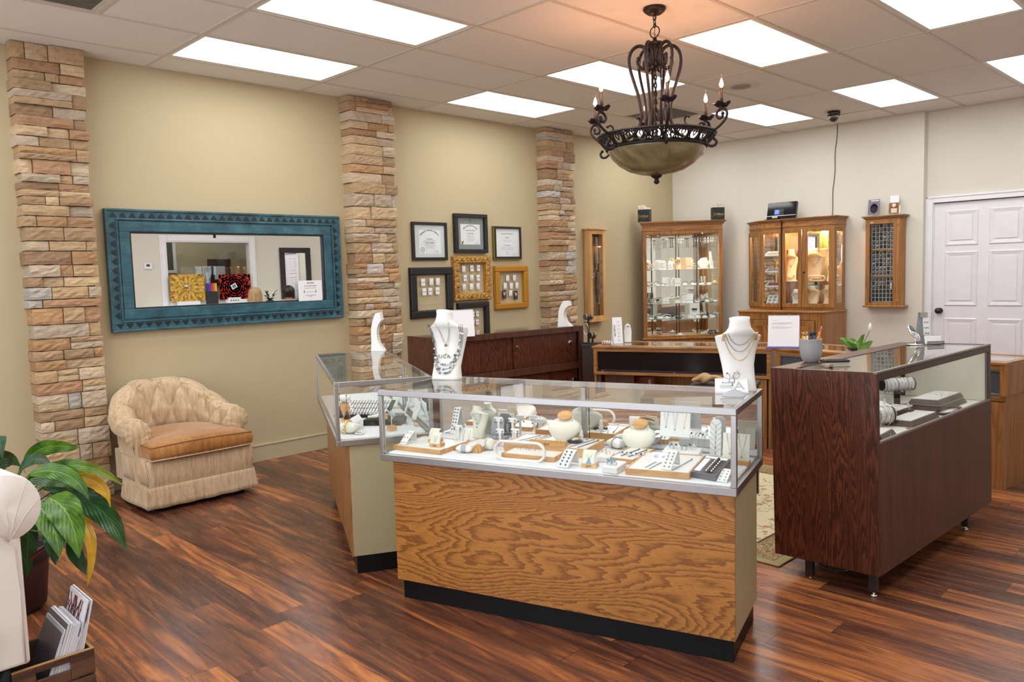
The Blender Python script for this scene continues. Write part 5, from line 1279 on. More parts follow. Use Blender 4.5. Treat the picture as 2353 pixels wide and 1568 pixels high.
for gi, (z0, nr) in enumerate(((.625, 6), (.345, 6), (.060, 6))):
    ch_ = (.268 if gi < 2 else .262)/nr
    B().box(gx0, gx0+6*cw, -.05, -.03, z0, z0+nr*ch_).mk('ring_foam', o, FOAM)
    g = B()
    for c in range(7): g.box(gx0+c*cw-.0032, gx0+c*cw+.0032, -.056, -.049, z0, z0+nr*ch_)
    for r in range(nr+1): g.box(gx0, gx0+6*cw, -.056, -.049, z0+r*ch_-.003, z0+r*ch_+.003)
    g.mk('ring_grid', o, GR)
    B().box(.062, .305, -.07, -.012, z0-.02, z0-.004).mk('shelf', o, OAKH)
    rr = random.Random(gi+4); proto = None; cnt = 0
    for r in range(nr):
        for c in range(6):
            if gi == 2 and r < 3: continue
            if rr.random() < (.22 if gi < 2 else .45): continue
            x = gx0+(c+.5)*cw+2.50; z = .985+z0+(r+.5)*ch_; k = rr.choice((1, 1, .7, 1.4))
            nm = 'small ring in the %s grid of the oak ring cabinet' % lbl[gi]
            if proto is None:
                b = B(); torus(b, (0, 0, 0), .008, .0015, 'y', 16, 5); proto = b.mk('ring', None, SILVER, loc=(x, YB-.058, z)); tag(proto, nm, 'ring', 'rings in the %s grid' % lbl[gi])
                st_ = B().ball((0, -.002, .009), .0055, 8).mk('stone', proto, mat('bright_stone', (.9, .92, .95), .05, .3))
            else:
                p2 = dup(proto, (x, YB-.058, z)); p2.scale = (k, k, k)
B().box(.07, .10, -D-.002, -D, H-.075, H-.062).mk('maker_tag', o, GOLD)
B().cyl((.296, -D-.001, .262), (.296, -D-.014, .262), .005, n=12).box(.288, .304, -D-.016, -D-.013, .20, .262).mk('key', o, SILVER)
# brochures on it
o = thing('brochure_holder', 'clear stand with dark purple brochure on the oak ring cabinet', 'brochure holder', (2.585, 6.56, 1.974)); 
def holder(o, w_, h_, tilt=.12, back=True):
    B().box(-w_/2-.004, w_/2+.004, .002, .006, 0, h_+.01, T=Rx(-tilt)).mk('stand', o, GLASS); B().box(-w_/2-.004, w_/2+.004, -.035, .01, 0, .003).mk('base', o, GLASS)
holder(o, .115, .165)
b_ = B().box(-.0575, .0575, -.004, .001, .004, .166, T=Rx(-.12)).mk('brochure', o, mat('plum_grey_print', srgb(120, 110, 128), .4))
B().lathe([(.0001, 0), (.04, .0)], (0, 0, 0), 22, T=Rx(-.12)@frameT((.004, -.0045, .07), (1, 0, 0), (0, 0, 1)), sy=1.3).mk('dark_print', o, mat('dark_plum', srgb(46, 38, 52), .4)); B().box(-.03, .05, -.0055, -.0045, .148, .158, T=Rx(-.12)).mk('title_print', o, PAPER)
o = thing('brochure_holder', 'clear stand with brown portrait leaflet on the oak ring cabinet', 'brochure holder', (2.80, 6.56, 1.974)); holder(o, .105, .18)
B().box(-.05, .04, -.003, .001, .09, .19, T=Rx(-.12)).mk('white_card', o, PAPER)
B().box(-.055, .04, -.008, -.004, .004, .115, T=Rx(-.12)).mk('leaflet', o, mat('brown_print', srgb(132, 88, 44), .4))
B().ball((.0, -.012, .085), .022, 12, sy=.2).box(-.03, .03, -.010, -.009, .01, .055).mk('pale_print', o, mat('skin_print', srgb(232, 206, 184), .5))
# radio on the hutch
o = thing('radio', 'slim black radio with blue display on top of the oak hutch', 'radio', (1.62, 6.40, 1.988), 0); o.scale = (1.12, 1.1, 1.08)
T = Rx(-.22)
B().box(-.155, .155, -.02, .02, .0, .185, T=T).mk('body', o, mat('gloss_black', (.01, .01, .012), .08), bevel=.004)
B().box(-.157, .157, -.023, -.019, .034, .042, T=T).mk('silver_strip', o, SILVER)
B().box(-.075, .03, -.024, -.02, .046, .11, T=T).mk('control_panel', o, BLKP); B().box(-.068, -.022, -.0255, -.0235, .056, .100, T=T).mk('blue_display', o, mat('blue_display', (.05, .1, .9), .3, emit=(.08, .14, 1), es=1.6, noise=0))
B().tube([T@Vector((.006, -.024, .08)), T@Vector((.006, -.030, .08))], .016, 20).mk('dial', o, BLKP); B().box(-.15, .15, -.08, .06, -.0, .006).mk('base', o, BLKP); B().box(-.08, -.02, -.05, -.03, .006, .026, T=T).mk('docked_player', o, SILVER)
# gift bags on the corner cabinet
def bag(lab, loc, rz, seed):
    o = thing('gift_bag', lab, 'gift bag', loc, rz); o.scale = (1.22, 1.1, 1.12); r_ = random.Random(seed); BG = mat('dark_green_paper', srgb(20, 32, 32), .35)
    w_, d_, h_ = .118, .075, .135
    B().box(-w_/2, w_/2, -d_/2, -d_/2+.002, 0, h_).box(-w_/2, w_/2, d_/2-.002, d_/2, 0, h_).box(-w_/2, -w_/2+.002, -d_/2, d_/2, 0, h_).box(w_/2-.002, w_/2, -d_/2, d_/2, 0, h_).box(-w_/2, w_/2, -d_/2, d_/2, 0, .002).mk('bag', o, BG)
    text('Hillary', .033, o, GOLD, frameT((.004, -d_/2-.0008, h_*.47), (1, 0, 0), (0, 0, 1)), shear=.45); B().box(-.052, .05, -d_/2-.001, -d_/2, h_*.41, h_*.422).box(-.02, .03, -d_/2-.001, -d_/2, h_*.30, h_*.31).box(-.05, -.047, -d_/2-.001, -d_/2, h_*.32, h_*.64).mk('gold_print', o, GOLD)
    b = B()
    for k in range(9):
        cx = r_.uniform(-.04, .04); cy = r_.uniform(-.015, .015); hh = r_.uniform(.02, .05); n_ = 6
        ring = [(cx+.02*math.cos(q*PI/3+k)*r_.uniform(.6, 1.3), cy+.016*math.sin(q*PI/3+k), h_-.03) for q in range(n_)]
        top = [(p[0]*1.05+r_.uniform(-.012, .012), p[1]+r_.uniform(-.01, .01), h_+hh+r_.uniform(-.015, .012)) for p in ring]
        oo = len(b.v); b.v += [Vector(p) for p in ring+top]
        for q in range(n_): b.f.append([oo+q, oo+(q+1) % n_, oo+n_+(q+1) % n_, oo+n_+q]); b.m.append(0); b.sm.append(False)
    b.mk('tissue', o, mat('tissue_paper', srgb(224, 214, 196), .6), solid=.0008)
    B().tube([(-.02, -d_/2-.001, h_-.012), (-.02, -d_/2-.003, h_-.03), (.02, -d_/2-.003, h_-.03), (.02, -d_/2-.001, h_-.012)], .0016, 5).mk('handle', o, BLKP)
wl = loc2w((CC.x, CC.y), C_RZ, -.45, .045); bag('dark green gift bag on the left end of the corner cabinet top', (wl.x, wl.y, 2.038), C_RZ-.5, 2)
wl = loc2w((CC.x, CC.y), C_RZ, .44, .05); bag('dark green gift bag on the right end of the corner cabinet top', (wl.x, wl.y, 2.038), C_RZ+.1, 5)
# ================================================================== what the teal mirror shows: right wall, ledge, posters, people
LED = mat('ledge_white', srgb(236, 236, 238), .35)
o = thing('service_counter', 'white service counter along the right wall, seen in the teal mirror', 'counter', (6.42, 2.36, 0))
B().box(.08, .57, 0, 3.1, 1.02, 1.06).mk('top', o, LED, bevel=.004); B().box(.18, .57, .02, 3.08, 0, 1.02).mk('cabinet', o, WHITE)
o = thing('thermostat', 'white thermostat with grey display, reflected at the left of the teal mirror', 'thermostat', (XR-.001, 2.46, 1.74)); B().box(-.022, 0, -.06, .06, -.045, .045).mk('body', o, LED, bevel=.006); B().box(-.024, -.021, -.032, .02, -.005, .032).mk('display', o, mat('lcd_grey', srgb(70, 76, 74), .3))
def flower(o, cy, cz, R, n_rings, cols, x, petal=1.):
    rr = random.Random(9)
    for k in range(n_rings):
        f = 1-k/n_rings; r = R*f; npet = int(6+10*f*petal); b = B()
        for q in range(npet):
            a = 2*PI*q/npet+k*.9+rr.uniform(-.1, .1); l_ = R*.34*(.6+.6*f); w_ = PI*r/npet*1.25/petal+.004
            c = Vector((x-.0006*k, cy+r*math.cos(a)*.8, cz+r*math.sin(a)*.8)); u = Vector((0, math.cos(a), math.sin(a))); v = Vector((0, -math.sin(a), math.cos(a)))
            pts = [c-u*l_*.5, c-v*w_*.8-u*l_*.1, c-v*w_*.7+u*l_*.3, c+u*l_*.5, c+v*w_*.7+u*l_*.3, c+v*w_*.8-u*l_*.1]
            pts = [Vector((p.x, max(o['y0'], min(o['y1'], p.y)), max(o['z0'], min(o['z1'], p.z)))) for p in pts]
            oo = len(b.v); b.v += pts; b.f.append(list(range(oo, oo+6))); b.m.append(q % 2); b.sm.append(False)
        c1 = cols[k % len(cols)]; c2 = tuple(q*.85 for q in c1)
        b.mk('petals', o, [mat('print_%d_%d_%d' % tuple(int(q*255) for q in c1), c1, .35, noise=.1), mat('print_%d_%d_%d' % tuple(int(q*255) for q in c2), c2, .35, noise=.1)])
def poster(lab, y0, y1, z0, z1, bgc, cols, n_, petal, R):
    o = thing('flower_poster', lab, 'poster', (0, 0, 0)); o['y0'] = y0; o['y1'] = y1; o['z0'] = z0; o['z1'] = z1
    B().box(6.90, 6.904, y0, y1, z0, z1).mk('panel', o, mat('poster_bg_%d' % int(bgc[0]*99), bgc, .3)); flower(o, (y0+y1)/2, (z0+z1)/2, R, n_, cols, 6.899, petal)
    B().box(6.86, 6.92, y0+.1, y1-.1, 1.061, z0).mk('foot', o, LED)
    for k_ in ('y0', 'y1', 'z0', 'z1'): del o[k_]
    return o
o = poster('golden chrysanthemum photo poster, reflected in the teal mirror', 2.74, 3.30, 1.165, 1.60, srgb(150, 110, 30), [srgb(206, 162, 50), srgb(214, 176, 84), srgb(176, 120, 30), srgb(224, 190, 110)], 12, 2.0, .36)
B().lathe([(.0001, .004), (.03, .003), (.036, 0)], (0, 0, 0), 24, T=frameT((6.885, 3.0, 1.40), (0, -1, 0), (0, 0, 1))).mk('gem_print', o, SILVER)
o = poster('red rose photo poster, reflected in the teal mirror', 3.55, 4.10, 1.165, 1.585, srgb(176, 34, 26), [srgb(196, 40, 30), srgb(160, 24, 24), srgb(210, 60, 42), srgb(150, 22, 26)], 8, .45, .33)
B().box(6.884, 6.888, -.05, .05, -.04, .04, T=Tr(0, 3.80, 1.385)@Rx(.45)).mk('gem_print', o, mat('gem_print_white', srgb(224, 228, 236), .3)); B().box(6.882, 6.885, -.028, .028, -.022, .022, T=Tr(0, 3.80, 1.385)@Rx(.45)).mk('gem_facets', o, mat('gem_print_blue', srgb(96, 116, 150), .3))
o = thing('colour_rack', 'dark rack with rainbow-coloured top between the two flower posters', 'display rack', (6.90, 3.33, 1.061)); B().box(0, .03, 0, .19, 0, .25).mk('body', o, mat('charcoal', srgb(44, 42, 48), .5))
for k, c in enumerate(((60, 60, 160), (120, 60, 150), (190, 60, 90), (220, 120, 40), (230, 190, 60))): B().box(-.004, .03, .01+k*.034, .04+k*.034, .25, .385).mk('colour_strip', o, mat('strip_c%d' % k, srgb(*c), .4))
o = thing('counter_sign', 'small white sign with icons on the service counter', 'sign', (6.70, 3.60, 1.061)); B().box(0, .004, 0, .22, 0, .14).mk('card', o, PAPER); b = B(); [b.box(-.001, 0, .04+k*.04, .06+k*.04, .08, .10) for k in range(4)]; b.mk('icons', o, INK)
o = thing('wall_mirror', 'tall dark carved mirror reflected at the right of the teal mirror', 'mirror', (XR-.001, 4.72, 1.13)); W, H, w_ = .61, .91, .095
DKC = mat('black_carved', (.03, .022, .022), .3); t = NT(DKC); t.bump(t.noise(t.coord(), 45, 3, .6, 1), 1., .02)
b = B(); b.box(-.035, 0, 0, W, 0, w_).box(-.035, 0, 0, W, H-w_, H).box(-.035, 0, 0, w_, w_, H-w_).box(-.035, 0, W-w_, W, w_, H-w_); b.mk('frame', o, DKC, bevel=.01); B().box(-.012, -.004, w_, W-w_, w_, H-w_).mk('glass', o, MIRROR)
o = thing('flower_arrangement', 'white peonies with dark foliage in a low vase, seen in the teal mirror', 'flowers', (6.62, 4.30, 1.061))
B().lathe([(.05, 0), (.07, .03), (.06, .07)], n=24).mk('vase', o, mat('dark_vase', (.02, .03, .02), .3))
for k in range(7):
    a = k*2.4; r = .09*math.sqrt(k/7); b = B(); c = Vector((r*math.cos(a), r*math.sin(a), .15+.03*math.cos(k)))
    for q in range(12): b.ball(c+Vector((random.uniform(-.022, .022), random.uniform(-.022, .022), random.uniform(-.015, .018))), .018, 8)
    b.mk('bloom', o, mat('peony', srgb(240, 226, 216), .6))
for k in range(14):
    a = k*1.3; e = Vector((.15*math.cos(a), .15*math.sin(a), .10+.07*(k % 3))); leaf('foliage', [Vector((0, 0, .06)), e*.6+Vector((0, 0, .05)), e], .02, M_leafd, o)
# two people seated at the service counter, backs to the room
def person(lab, x, y, zt, hair, shirt, long_hair):
    o = thing('person', lab, 'person', (x, y, 0))
    skin = mat('skin', srgb(214, 168, 140), .5, noise=.03)
    me = bpy.data.meshes.new('body'); V = []; E = []; Rr = []
    def v(p, r): V.append(p); Rr.append(r); return len(V)-1
    zs = zt-1.36
    pel = v((0, 0, .62+zs), .15); wa = v((.0, 0, .78+zs), .125); chs = v((-.01, 0, .96+zs), .135); nk0 = v((0, 0, 1.08+zs), .07); nk = v((.01, 0, 1.13+zs), .052); hd = v((.02, 0, 1.20+zs), .075); ht = v((.015, 0, 1.28+zs), .072)
    E += [(pel, wa), (wa, chs), (chs, nk0), (nk0, nk), (nk, hd), (hd, ht)]
    for s_ in (-1, 1):
        sh = v((0, s_*.17, 1.03+zs), .06); el = v((.06, s_*.22, .80+zs), .042); wr = v((.28, s_*.14, .88+zs), .028); hn = v((.36, s_*.12, .885+zs), .03); E += [(chs, sh), (sh, el), (el, wr), (wr, hn)]
        hp = v((.05, s_*.09, .60+zs), .09); kn = v((.38, s_*.10, .60+zs), .06); an = v((.36, s_*.10, .12), .04); ft = v((.46, s_*.10, .05), .04); E += [(pel, hp), (hp, kn), (kn, an), (an, ft)]
        for q in range(4):
            f = v((.39, s_*.12+(q-1.5)*.018, .888+zs), .0085); f2 = v((.43-.004*abs(q-1.5), s_*.12+(q-1.5)*.02, .880+zs), .008); E += [(hn, f), (f, f2)]
        f = v((.36, s_*.085, .89+zs), .009); f2 = v((.39, s_*.075, .885+zs), .008); E += [(hn, f), (f, f2)]
    me.from_pydata(V, E, []); ob = bpy.data.objects.new('body', me); COL.objects.link(ob); ob.parent = o
    sk = ob.modifiers.new('skin', 'SKIN'); sk.use_smooth_shade = True; ob.modifiers.new('s', 'SUBSURF').levels = 1
    for i, r in enumerate(Rr): me.skin_vertices[0].data[i].radius = (r, r)
    me.skin_vertices[0].data[0].use_root = True; me.materials.append(skin)
    # clothing shells
    b = B().lathe([(.17, .56+zs), (.16, .68+zs), (.15, .78+zs), (.17, .93+zs), (.165, 1.02+zs), (.10, 1.085+zs), (.068, 1.11+zs)], n=28, sx=.82, sy=1.05)
    for s_ in (-1, 1): b.tube(spline([(0, s_*.13, 1.03+zs), (0, s_*.19, 1.0+zs), (.06, s_*.23, .80+zs), (.25, s_*.15, .87+zs)], 5), [.07]*6+[.056]*5+[.046]*5, 14)
    b.mk('shirt', o, shirt)
    b = B()
    for s_ in (-1, 1): b.tube(spline([(-.04, s_*.08, .62+zs), (.15, s_*.1, .62+zs), (.40, s_*.10, .61+zs), (.385, s_*.10, .35+zs*.5), (.37, s_*.10, .10)], 4), [.12]*4+[.10]*4+[.085]*4+[.07]*5, 14)
    b.mk('trousers', o, mat('dark_trousers', srgb(34, 36, 48), .8))
    b = B()
    for s_ in (-1, 1): b.tube([(.34, s_*.1, .045), (.43, s_*.1, .045), (.52, s_*.1, .035)], [.045, .045, .03], 12)
    b.mk('shoe', o, BLACK)
    # face: nose, eyes, mouth, ears
    b = B().ball((.098, 0, 1.205+zs), .012, 8, sz=1.4)
    for s_ in (-1, 1): b.ball((.015, s_*.078, 1.21+zs), .016, 8, sy=.4)
    b.mk('nose_and_ears', o, skin)
    b = B(); [b.ball((.086, s_*.028, 1.235+zs), .009, 8) for s_ in (-1, 1)]; b.mk('eyes', o, INK); B().box(.088, .092, -.02, .02, 1.168+zs, 1.174+zs).mk('mouth', o, mat('lips', srgb(170, 90, 84), .5))
    hm = mat('hair_'+hair[0], srgb(*hair[1]), .4); t = NT(hm); t.link(t.ramp(t.noise(t.coord((40, 40, 1.5)), 3, 2), [(.3, tuple(c*.55 for c in srgb(*hair[1]))), (.7, srgb(*hair[1]))]), base(hm))
    def hf(u, v_):
        a = PI*.25+u*1.5*PI; 
        if v_ < .45: th = v_/.45*PI*.5; r = .098*math.sin(th); z = 1.262+.1*math.cos(th)
        else: f = (v_-.45)/.55; r = .098+(.02 if long_hair else -.02)*f+.003*math.sin(a*14); z = 1.262-f*(.30 if long_hair else .09)
        return .008+r*math.cos(a), r*math.sin(a), z+zs
    B().surf(hf, 60, 20).mk('hair', o, hm, solid=.012)
    c = thing('stool', 'dark counter stool under %s' % ('the blonde-haired person' if long_hair else 'the dark-haired person'), 'stool', (x-.0, y, 0))
    B().lathe([(.0001, .44+zs), (.19, .44+zs), (.20, .465+zs), (.19, .49+zs), (.0001, .495+zs)], n=30).mk('seat', c, BLKP); B().cyl((0, 0, .03), (0, 0, .44+zs), .025, n=14).mk('post', c, CHROME); B().lathe([(.0001, .03), (.2, .02), (.2, 0), (.0001, 0)], n=30).mk('base', c, CHROME)
person('person with long blonde hair and rose top seated at the service counter', 5.94, 3.70, 1.36, ('blonde', (196, 160, 110)), mat('rose_shirt', srgb(220, 176, 160), .8), True)
person('person with short dark hair and brown top seated at the service counter', 5.94, 4.29, 1.37, ('dark', (40, 28, 26)), mat('brown_shirt', srgb(84, 52, 44), .8), False)
# office behind the window
o = thing('wall_sign', 'dark green sign in white frame on the office wall', 'sign', (XR+2.399, 3.40, 1.66)); B().box(-.03, 0, -.35, .45, 0, 1.0).mk('frame', o, WHITE); B().box(-.034, -.029, -.29, .39, .06, .94).mk('panel', o, mat('sign_green', srgb(36, 56, 48), .5)); text('&', .3, o, PAPER, frameT((-.036, .12, .5), (0, -1, 0), (0, 0, 1)))
o = thing('framed_certificate', 'dark framed certificate on the office wall', 'picture frame', (XR+2.399, 4.46, 1.40)); B().box(-.03, 0, 0, .46, 0, .52).mk('frame', o, DKC); B().box(-.034, -.029, .05, .41, .05, .47).mk('mat_board', o, mat('charcoal', (0, 0, 0))); B().box(-.036, -.033, .12, .34, .12, .38).mk('certificate', o, PAPER)
# ================================================================== jewellery displays
def px2m(n, p): return n*((p-CAM).dot(_f))/FPX
def lerp(a, b, t): return a+(b-a)*t
def loftbust(w_, h, d, b=None, shoulder=.74, neckw=.40, lean=.0, n=40, pointed=True):
    "panel-style necklace bust: base at origin, faces -y"
    b = b or B()
    S = [(.0, .70, .50, .00), (.03, .70, .50, .00), (.18, .66, .36, .05), (.35, .70, .28, .12), (.52, .80, .26, .15), (.66, .93, .26, .10), (shoulder, 1.0, .24, .02), (shoulder+.015, .97, .25, .0), (shoulder+.035, .74, .33, -.02), (shoulder+.08, neckw*1.28, .42, -.03), (shoulder+.13, neckw*1.02, .44, -.02), (.95, neckw*.92, .40, .0), (1.0, neckw*.96, .42, .01)]
    o = len(b.v)
    for (z, ww, dd, yy) in S:
        for j in range(n):
            a = 2*PI*j/n; c, s_ = math.cos(a), math.sin(a); e = .42 if z < shoulder+.01 else (.6 if z < shoulder+.05 else 1.)
            x = math.copysign(abs(c)**e, c)*w_/2*ww; y = math.copysign(abs(s_)**.8, s_)*d*dd
            # shoulders sweep back
            y += abs(x/(w_/2))**2*d*(.35 if z > .3 and z < shoulder+.06 else 0)
            tilt = .18*d*(s_) if z > .98 else 0
            b.v.append(Vector((x, y+yy*d*2.2, z*h-tilt*.6)))
    for i in range(len(S)-1):
        for j in range(n):
            j2 = (j+1) % n; b.f.append([o+i*n+j, o+i*n+j2, o+(i+1)*n+j2, o+(i+1)*n+j]); b.m.append(0); b.sm.append(True)
    b.f.append([o+j for j in range(n-1, -1, -1)]); b.m.append(0); b.sm.append(False)
    b.f.append([o+(len(S)-1)*n+j for j in range(n)]); b.m.append(0); b.sm.append(False)
    return b
def bustfront(w_, h, d, x, z):
    "y of the front face of loftbust at (x, z)"
    S = [(.0, .50, .00), (.18, .36, .05), (.35, .28, .12), (.52, .26, .15), (.66, .26, .10), (.74, .24, .02), (.78, .30, -.02), (.83, .40, -.03), (.88, .44, -.02), (1.0, .42, .01)]
    t = z/h
    for a, c in zip(S, S[1:]):
        if a[0] <= t <= c[0]:
            f = (t-a[0])/(c[0]-a[0]); dd = lerp(a[1], c[1], f); yy = lerp(a[2], c[2], f); break
    else: dd, yy = .3, 0
    u = min(1, abs(x)/(w_/2))
    return -d*dd*(1-u*u)**.4*1.0+yy*d*2.2+u*u*d*.35*(1 if t > .3 else 0)-.003
def drape(w_, h, d, ztop, zlow, xtop, n=28, sharp=2.0, zoff=0):
    pts = []
    for k in range(n+1):
        u = -1+2*k/n; x = xtop*math.copysign(abs(u)**.95, u); z = zlow+(ztop-zlow)*abs(u)**sharp
        pts.append((x, bustfront(w_, h, d, x, z), z))
    return pts
def beads(b, pts, r, step):
    L_ = 0; last = None; acc = 0
    for p, q in zip(pts, pts[1:]):
        p, q = Vector(p), Vector(q); l = (q-p).length; t_ = 0
        while acc+l-t_ >= step:
            t_ += step-acc; acc = 0; b.ball(p.lerp(q, min(1, t_/l)), r, 8)
        acc += l-t_
    return b
PEARL = mat('pearl', (.82, .80, .76), .15, coat=.6, noise=.02); GPEARL = mat('grey_pearl', (.16, .17, .19), .15, coat=.6, noise=0); CORD = mat('black_cord', (.02, .02, .022), .5)
MSI = mat('matte_steel', (.45, .46, .47), .3, .9)
# --- LUCA bust
p = atz(1027, 871, .959)
o = thing('necklace_stand', 'tall white neck stand with LUCA lettering on the left end of the foreground case', 'necklace stand', (p.x, p.y, .9595), F_RZ+.12)
W, H, D = .205, .325, .085
loftbust(W, H, D).mk('bust', o, LEATHER); zt = H*.215
text('LUCA', .026, o, INK, frameT((-.012, bustfront(W, H, D, 0, H*.33)-.004, H*.33), (1, 0, 0), (0, -.1, 1)), spacing=1.25)
q = thing('necklace', 'long black cord necklace with grey and white pearls on the LUCA neck stand', 'necklace', o.location, F_RZ+.12)
b = B(); bb = B(); bw = B(); rr = random.Random(4)
for (xt, zl, sh) in ((.083, .050, 3.2), (.090, .032, 3.0), (.077, .072, 3.4)):
    pts = drape(W, H, D, H*.80, zl, xt, sharp=sh); pts = [(x, y-.004, z) for x, y, z in pts]; b.tube(pts, .0012, 5)
    for k in range(1, len(pts)-1):
        if rr.random() < .62: (bb if rr.random() < .4 else bw).ball((pts[k][0]+rr.uniform(-.006, .006), pts[k][1]-.004, pts[k][2]), rr.choice((.0045, .005, .006)), 10)
b.mk('cord', q, CORD); bb.mk('grey_pearls', q, GPEARL); bw.mk('white_pearls', q, PEARL)
def chain_on(parent_loc, rz, W, H, D, lab, xt, zt, zl, sh, m_, r=.0012, pend=None):
    q = thing('necklace', lab, 'necklace', parent_loc, rz)
    pts = drape(W, H, D, zt, zl, xt, sharp=sh); B().tube(pts, r, 5).mk('chain', q, m_)
    if pend: B().ball((0, bustfront(W, H, D, 0, zl)-.004, zl-.008), pend, 10).mk('pendant', q, GPEARL if m_ is MSI else GOLD)
    return q
chain_on(o.location, F_RZ+.12, W, H, D, 'fine dark chain with a grey pearl drop on the LUCA neck stand', .036, H*.84, H*.52, 1.35, MSI, .0009, .0065)
chain_on(o.location, F_RZ+.12, W, H, D, 'fine gold chain with small gold pendant on the LUCA neck stand', .034, H*.84, H*.39, 1.25, GOLD, .0007, .006)
# --- right bust with gold chains
p = atz(1700, 899, .959)
o = thing('necklace_stand', 'tall white neck stand with gold chains on the right end of the foreground case', 'necklace stand', (p.x, p.y, .9595), F_RZ+.45)
W, H, D = .182, .292, .072; loftbust(W, H, D, neckw=.46).mk('bust', o, LEATHER)
for k, (xt, zl, m_, nm) in enumerate(((.052, H*.63, MSI, 'shortest, silver'), (.060, H*.54, MSI, 'middle, two-tone'), (.066, H*.42, GOLD, 'longest, gold'))):
    chain_on(o.location, F_RZ+.45, W, H, D, '%s chain on the right-hand neck stand of the foreground case' % nm, xt, H*.80, zl, 2.1, m_, .0014)
q = thing('necklace', 'bunch of gold chain strands on both shoulders of the right-hand neck stand', 'necklace', o.location, F_RZ+.45)
b = B()
for s_ in (-1, 1):
    for g_ in (0, .004, .008): b.tube([(s_*(.060+g_), bustfront(W, H, D, .06+g_, z)-.003, z) for z in (H*.80, H*.77, H*.73, H*.69)], .0014, 5)
b.mk('chain', q, GOLD)
# --- white stand in profile with pearls on left case
p = atz(869, 806, .959)
o = thing('necklace_stand', 'white curved neck stand seen in profile with pearl strands on the left case', 'necklace stand', (p.x, p.y, .9595), math.radians(-48))
def cstand(w_, h, b, k_=1.):
    "curved strip stand, side profile like a C, faces -y"
    prof = [(.052, 0), (.030, .05), (.018, .10), (.012, .5*h/.26*.26), (.020, h*.68), (.040, h*.80), (.052, h*.86)]
    F_ = [(-.040, 0), (-.036, h*.2), (-.034, h*.4), (-.030, h*.6), (-.018, h*.8), (.0, h*.97)]
    R_ = [(.050, 0), (.022, h*.14), (.006, h*.32), (.004, h*.5), (.014, h*.66), (.036, h*.78), (.040, h*.80), (.030, h*.97)]
    poly = spline([(y*k_, z, 0) for y, z in F_], 4)+list(reversed(spline([(y*k_, z, 0) for y, z in R_], 4)))
    T = frameT((0, 0, 0), (0, 1, 0), (0, 0, 1)); return b.prism([(q.x, q.y) for q in poly], -w_/2, w_/2, T=T)
cstand(.075, .262, B()).mk('stand', o, LEATHER, bevel=.004)
B().box(-.012, .0, .046, .048, .14, .175).mk('price_tag', o, PAPER)
q = thing('necklace', 'white pearl strands draped down the profile neck stand on the left case', 'necklace', o.location, math.radians(-48)); b = B()
for x in (-.018, -.006, .006, .018): beads(b, [(x, -.001, .256), (x, -.022, .21), (x, -.035, .155), (x, -.039, .10 if abs(x) > .01 else .06)], .0034, .0062)
b.mk('pearls', q, PEARL)
# --- mid counter bust seen from its hollow side
p = atz(1298, 750, .968)
o = thing('necklace_stand', 'white hollow-backed neck stand on the rosewood counter', 'necklace stand', (p.x, p.y, .9685), math.radians(-62))
cstand(.115, .235, B(), 1.35).mk('stand', o, LEATHER, bevel=.004)
q = thing('necklace', 'fine silver chain around the top of the hollow-backed neck stand', 'necklace', o.location, math.radians(-62)); b = B(); b.tube([(.036*math.cos(t_*PI/12), .012+.026*math.sin(t_*PI/12), .205+.01*math.cos(t_*PI/6)) for t_ in range(24)], .0012, 5, closed=True); b.tube([(.03, .04, .20), (.028, .05, .185), (.028, .052, .17)], .0012, 5); b.mk('chain', q, MSI)
# --- tent calendars
def tent(name, lab, loc, rz, w_, h, dep, m_, cat='calendar', ring=True, basec=None, bh=.0):
    o = thing(name, lab, cat, loc, rz); a = math.atan2(dep/2, h)
    if basec: B().box(-w_/2-.012, w_/2+.022, -dep/2-.022, dep/2+.004, 0, .006+bh).mk('base', o, basec)
    z0 = .006+bh if basec else 0
    B().box(-w_/2, w_/2, 0, .0015, 0, h, T=Tr(0, -dep/2, z0)@Rx(-a)).mk('front_sheet', o, m_); B().box(-w_/2, w_/2, -.0015, 0, 0, h, T=Tr(0, dep/2, z0)@Rx(a)).mk('back_sheet', o, m_)
    if ring:
        b = B(); n_ = 22
        for k in range(n_):
            x = -w_/2+.006+(w_-.012)*k/(n_-1); b.tube([(x, .006*math.cos(q*PI/4), h+z0-.004+.006*math.sin(q*PI/4)) for q in range(8)], .0007, 4, closed=True)
        b.mk('spiral', o, MSI)
    return o, Tr(0, -dep/2-.0006, z0)@Rx(-a)
VIO = mat('violet_card', srgb(110, 112, 176), .4)
p = atz(1797, 800, .812)
o, T = tent('desk_calendar', 'spiral desk calendar with printed lines and violet base on the low oak case', (p.x, p.y+.03, .8125), B_RZ+math.radians(28), .232, .245, .11, PAPER, basec=VIO, bh=.008)
b = B()
for k, (a_, w_) in enumerate(((.205, .04), (.188, .15), (.182, .15), (.176, .11), (.158, .09), (.150, .15), (.144, .12))): b.box(-.088, -.088+w_, -.0006, 0, a_, a_+.0018, T=T)
b.mk('printed_lines', o, mat('pale_ink2', srgb(188, 188, 198), .6)); b = B()
for k in range(4): b.lathe([(.0001, 0), (.014, .0003)], (0, 0, 0), 20, T=T@frameT((-.01+k*.026, -.001, .010), (1, 0, 0), (0, 0, 1)), sy=.6)
b.mk('scalloped_tabs', o, LED)
p = atz(1411, 789, .812)
o, T = tent('desk_calendar', 'narrow white tent card with necklace pictures at the left of the low oak case', (p.x+.02, p.y+.02, .8125), A_RZ+math.radians(30), .085, .235, .10, PAPER, ring=False)
b = B()
for k in range(6): b.box(-.006, .024, -.0006, 0, .03+k*.033, .034+k*.033, T=T); b.box(-.002, .020, -.0006, 0, .018+k*.033, .021+k*.033, T=T)
b.mk('printed_lines', o, mat('pale_ink2')); b = B(); rr = random.Random(2)
